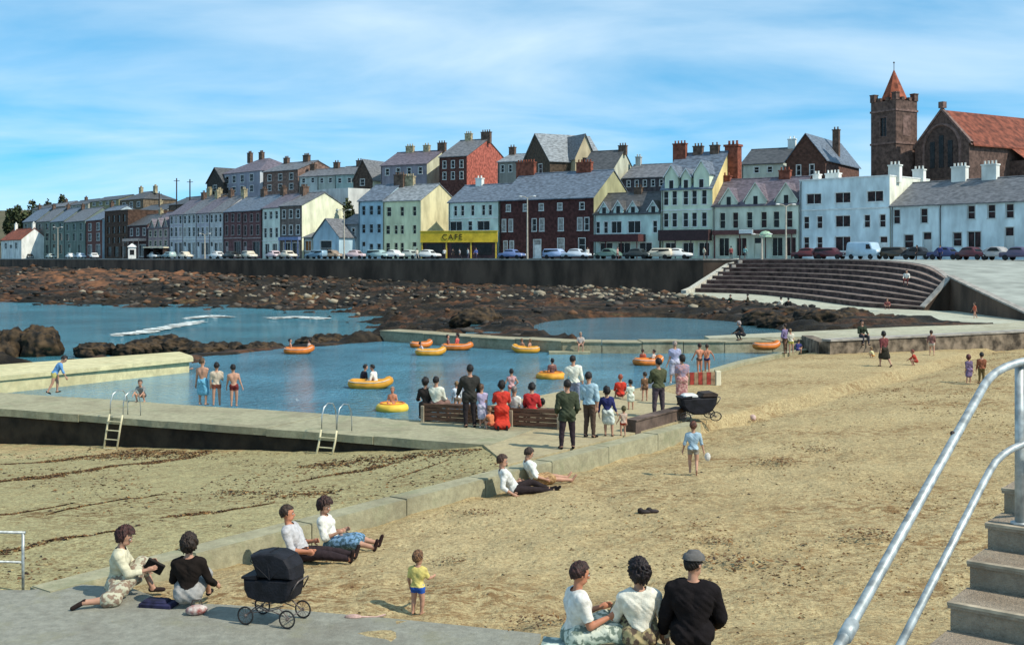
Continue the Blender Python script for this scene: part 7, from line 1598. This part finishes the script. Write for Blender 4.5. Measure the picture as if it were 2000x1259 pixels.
p = P(1904, 622, .3); person('child in red walking on the pale walk below the retaining wall', p, 90, 1.25, WALK, (.55, .14, .08), 1, 'shorts', (.5, .18, .12), 1, 'short', HB, None, .4, vox=.026)
p = P(1733, 604, .4); person('person in dark red sitting at the foot of the steps', p, 160, 1.6, SITG, (.25, .09, .08), 2, 'trousers', (.08, .05, .05), 1, 'short', HB, C_BLACK, 0, vox=.03)
person('person in dark coat sitting on the beach wall', (P(1698, 662, .7)[0], 57.9, .78), 190, 1.65, SITB, (.035, .045, .03), 2, 'trousers', (.05, .05, .06), 1, 'bob', HK, C_BLACK, 0, True, dz=-.44, vox=.026)
p = G(1706, 699); person('small child in yellow with orange bucket below the beach wall', p, 40, .8, CROUCH, (.6, .55, .3), 1, 'shorts', (.6, .25, .05), 1, 'short', HF, None, .9, vox=.024)
p = G(1727, 716); person('person in dark dress and red cardigan walking by the beach wall', p, 20, 1.6, WALK, (.16, .05, .05), 1.5, 'dress', (.045, .04, .03), 1.0, 'bob', HK, C_BROWN, 0, True, vox=.024)
p = G(1790, 713); person('child in red crouching on the far sand', p, 60, 1.1, CROUCH, (.40, .06, .04), 1.5, 'shorts', (.36, .06, .04), 1, 'short', (.2, .05, .03), None, .5, vox=.024)
p = G(1820, 694); person('child walking along the foot of the beach wall', p, -20, 1.3, WALK, (.20, .10, .09), 1.5, 'shorts', (.5, .45, .38), 1, 'short', HB, None, .35, vox=.026)
p = G(1893, 748); person('child in purple dress, left of the pair on the right-hand sand', p, 10, 1.15, STAND, (.16, .12, .20), 1.4, 'dress', (.20, .15, .26), .9, 'bob', (.12, .035, .03), None, .45, True, vox=.02)
p = G(1917, 749); person('child in brown jacket, right of the pair on the right-hand sand', p, -5, 1.25, STAND, (.24, .09, .05), 2, 'trousers', (.14, .10, .04), 1, 'short', HK, C_BLACK, .4, vox=.02)
# strollers on the promenade
for i, (px, lab, t_, b_) in enumerate(((868, 'leftmost person in white under the yellow fascia', (.68, .66, .6), (.05, .05, .06)), (884, 'person in black under the yellow fascia', (.03, .03, .03), (.03, .03, .03)), (898, 'person in grey under the yellow fascia', (.3, .3, .32), (.05, .05, .06)), (914, 'person in white near the right of the yellow fascia', (.66, .64, .6), (.1, .1, .14)), (930, 'person in blue at the right of the yellow fascia', (.12, .16, .4), (.06, .06, .1)),
                                     (1148, 'person in white at the right end of the dark brick house', (.6, .6, .56), (.2, .2, .2)), (1206, 'person in pink before the maroon awning', (.5, .3, .26), (.2, .1, .1)), (1375, 'person in white on the wall top near the hotel', (.7, .66, .5), (.3, .25, .2)), (1455, 'person in turquoise before the cream gabled terrace', (.25, .45, .42), (.1, .1, .1)), (1428, 'person in maroon before the cream gabled terrace', (.25, .07, .07), (.06, .05, .05)), (815, 'person in pale clothes left of the yellow fascia', (.6, .55, .45), (.4, .36, .3)), (1790, 'person in dark clothes on the apron by the round black car', (.05, .04, .04), (.03, .03, .03)), (1836, 'person in navy on the promenade apron', (.05, .06, .2), (.03, .03, .05)))):
    if px > 1600: D = Dh(px) - 14; zz = float(ramp_h(np.array([0.]), np.array([D]))[0])
    else: D = Dh(px) - 16.2 + (i % 3); zz = ZP
    person(lab, ((px - 1000) * D / F, D, zz), 40 * i, 1.68, STAND if i % 2 else WALK, t_, 1.6, 'trousers', b_, 1, 'short', HK, C_BLACK, 0, vox=.035, group='people strolling on the promenade')
build_people()

# towel, bucket, held things
p = P(297, 1112, .0); mb = MB(); mb.bbox(-.13, .13, -.02, .02, -.09, .09, .01); o = tag(obj('handbag', mb.mesh('handbag', cloth((.03, .025, .022))), None, (P(298, 1164)[0], P(298, 1164)[1] + .1, .40), R(20)), 'small dark book held by the person in cream cardigan', 'book'); o.rotation_euler = (R(25), R(30), R(10)); o.name = 'book'
p = Gt(1150, 11.85); mb = MB(); n = 14
V = []; Fc = []
for i in range(n):
    for j in range(n):
        u, v = i / (n - 1) - .5, j / (n - 1) - .5; V.append((u * 1.1, v * .75, .05 + .06 * math.sin(7 * u + 3 * v) * math.cos(5 * v) + .03 * random.random()))
for i in range(n - 1):
    for j in range(n - 1): Fc.append((i * n + j, i * n + j + 1, (i + 1) * n + j + 1, (i + 1) * n + j))
mb.add(V, Fc); tag(obj('beach_towel', mb.mesh('beach_towel', mat('towel_print', (.55, .60, .52), .95, .1, 9, c2=(.18, .24, .22), lo=.45, hi=.55), True), None, (p[0], p[1], p[2] - .01), R(-12)), 'crumpled green and white towel under the leftmost of the trio', 'towel')
p = Gt(1300, 11.7)
p = G(1368, 928); mb = MB(); mb.ball((0, 0, 0), .07, .05, .10, 10, 7); tag(obj('white_bag', mb.mesh('white_bag', cloth((.6, .58, .54))), None, (p[0] + .16, p[1] + .0, p[2] + .42)), 'small white bag in the hand of the running boy', 'bag')

# ------------------------------------------------------------------ seaweed and litter on the sand: nobody could count it
M_WEED = [mat('weed_brown', (.12, .06, .025), .9, .3, 5), mat('weed_rust', (.22, .11, .035), .9, .3, 5), mat('weed_black', (.035, .024, .016), .8, .3, 5), mat('weed_straw', (.36, .27, .12), .9, .2, 5)]
def scatter(name, label, X, Y, size, pm, lift=.012):
    n = len(X); Z = sand_h(X, Y); a = RNG.uniform(0, 6.28, n); s = size; asp = RNG.uniform(.25, .6, n)
    ux, uy = np.cos(a) * s, np.sin(a) * s; vx, vy = -np.sin(a) * s * asp, np.cos(a) * s * asp; hz = lift + RNG.uniform(.2, .9, n) * s * .35
    o = np.stack([X, Y, Z], 1); k = lambda x, y, z: o + np.stack([x, y, z], 1)
    V = np.stack([k(-ux, -uy, np.full(n, .0)), k(vx, vy, hz), k(ux, uy, np.full(n, .0)), k(-vx, -vy, hz * .3)], 1).reshape(-1, 3)
    tag(obj(name, np_mesh(name, V, np.arange(4 * n).reshape(n, 4), M_WEED, RNG.choice(4, n, p=pm))), label, 'seaweed', kind='stuff')
# right-hand sand
n = 170000; X = RNG.uniform(-5, 26, n); Y = 10 + 50 * RNG.uniform(0, 1, n) ** 1.7
d = fbm(X * .35, Y * .22, 4); d2 = fbm(X * 1.7 + 30, Y * 1.2, 3)
s = (X - LWA[0]) * LWN[0] + (Y - LWA[1]) * LWN[1]; e = X - np.interp(Y, XW_Y, XW_X)
inpave = (Y < np.interp(X, [-8, -5.2, -3.6, -1, .6], [16, 15.9, 15.2, 14.6, 14.2])) & (X < .8)
keep = (s > .15) & ~inpave & ((Y < 33) | (e > 1.6)) & (RNG.uniform(0, 1, n) < np.clip((d - .36) * 2.6, .06, 1) * np.clip((d2 - .28) * 3, .12, 1)) & ~((Y > 27) & (Y < 42) & (X < 6.8))
X, Y = X[keep], Y[keep]; scatter('dry_seaweed', 'dry seaweed scraps scattered over the right-hand sand', X, Y, RNG.uniform(.010, .034, len(X)) * (1 + .014 * Y), [.25, .32, .05, .38])
# left-hand sand: dark drift lines
X, Y = [], []
def streak(pts, m, w):
    for (a, b) in zip(pts[:-1], pts[1:]):
        pa, pb = G(*a), G(*b)
        t = RNG.uniform(0, 1, m); j = RNG.normal(0, w, m); X.append(pa[0] + (pb[0] - pa[0]) * t + j * .6); Y.append(pa[1] + (pb[1] - pa[1]) * t + j)
for pts, m, w in (([(0, 942), (120, 925), (250, 905), (380, 893)], 1800, .45), ([(0, 905), (200, 888), (420, 880), (640, 878)], 2600, .6), ([(600, 908), (700, 900), (850, 885), (960, 874)], 600, .35), ([(590, 938), (680, 922), (760, 908)], 420, .25), ([(100, 1003), (180, 985), (330, 963)], 260, .12), ([(0, 1005), (60, 998), (130, 985)], 220, .1), ([(90, 1055), (150, 1048), (250, 1032)], 220, .1), ([(330, 1008), (430, 1000), (520, 985)], 260, .12), ([(420, 960), (560, 968), (660, 960)], 200, .2), ([(0, 1075), (60, 1070)], 200, .25), ([(200, 1115), (320, 1085)], 200, .5), ([(780, 930), (860, 905)], 200, .3)):
    streak(pts, m, w)
n = 9000; X.append(RNG.uniform(-17, 1, n)); Y.append(RNG.uniform(16.5, 36, n)); X = np.concatenate(X); Y = np.concatenate(Y)
s = (X - LWA[0]) * LWN[0] + (Y - LWA[1]) * LWN[1]; qv = (X - PWA[0]) * PWN[0] + (Y - PWA[1]) * PWN[1]
d = fbm(X * .5, Y * .5, 3); keep = (s < -.75) & (qv < -.3) & (Y > 16.4); keep[-n:] &= (d[-n:] > .46)
X, Y = X[keep], Y[keep]; scatter('drift_weed', 'dark seaweed drift lines on the lower sand', X, Y, RNG.uniform(.014, .06, len(X)), [.35, .27, .26, .12])
# clumps one can pick out on the right-hand sand
def clump(px, py, w, label):
    p = G(px, py); o = tag(bpy.data.objects.new('seaweed_clump', None), label, 'seaweed', 'seaweed clumps'); col.objects.link(o); o.location = p
    n = 170; c = RNG.normal(0, 1, (n, 2)) * (w * .5, w * .28); h = np.exp(-(c[:, 0] / w) ** 2 - (c[:, 1] / w * 1.5) ** 2) * w * .22
    a = RNG.uniform(0, 6.28, n); s_ = RNG.uniform(.025, .075, n) * w; u = np.stack([np.cos(a), np.sin(a), RNG.uniform(-.2, .5, n)], 1) * s_[:, None]; v = np.stack([-np.sin(a), np.cos(a), RNG.uniform(-.2, .5, n)], 1) * s_[:, None] * .5
    b = np.stack([c[:, 0], c[:, 1], h * RNG.uniform(.2, 1, n) + .01], 1); V = np.stack([b - u, b + v, b + u, b - v], 1).reshape(-1, 3)
    obj('fronds', np_mesh('fronds', V, np.arange(4 * n).reshape(n, 4), M_WEED, RNG.choice(4, n, p=[.45, .35, .08, .12])), o)
for a in ((1440, 1105, .8, 'large brown seaweed clump right of the flat cap'), (1400, 1062, .5, 'brown seaweed clump behind the seated trio'), (1060, 1218, .5, 'seaweed clump left of the seated trio'), (1480, 805, .5, 'seaweed patch beside the pink ball'), (1520, 905, .7, 'wide seaweed patch in the middle of the sand'), (1690, 1050, .7, 'seaweed patch left of the hand rails'), (880, 1100, .4, 'seaweed patch right of the toddler'), (930, 1005, .5, 'seaweed patch below the reclining pair'), (1600, 880, .6, 'seaweed patch on the open sand at the right')): clump(*a)
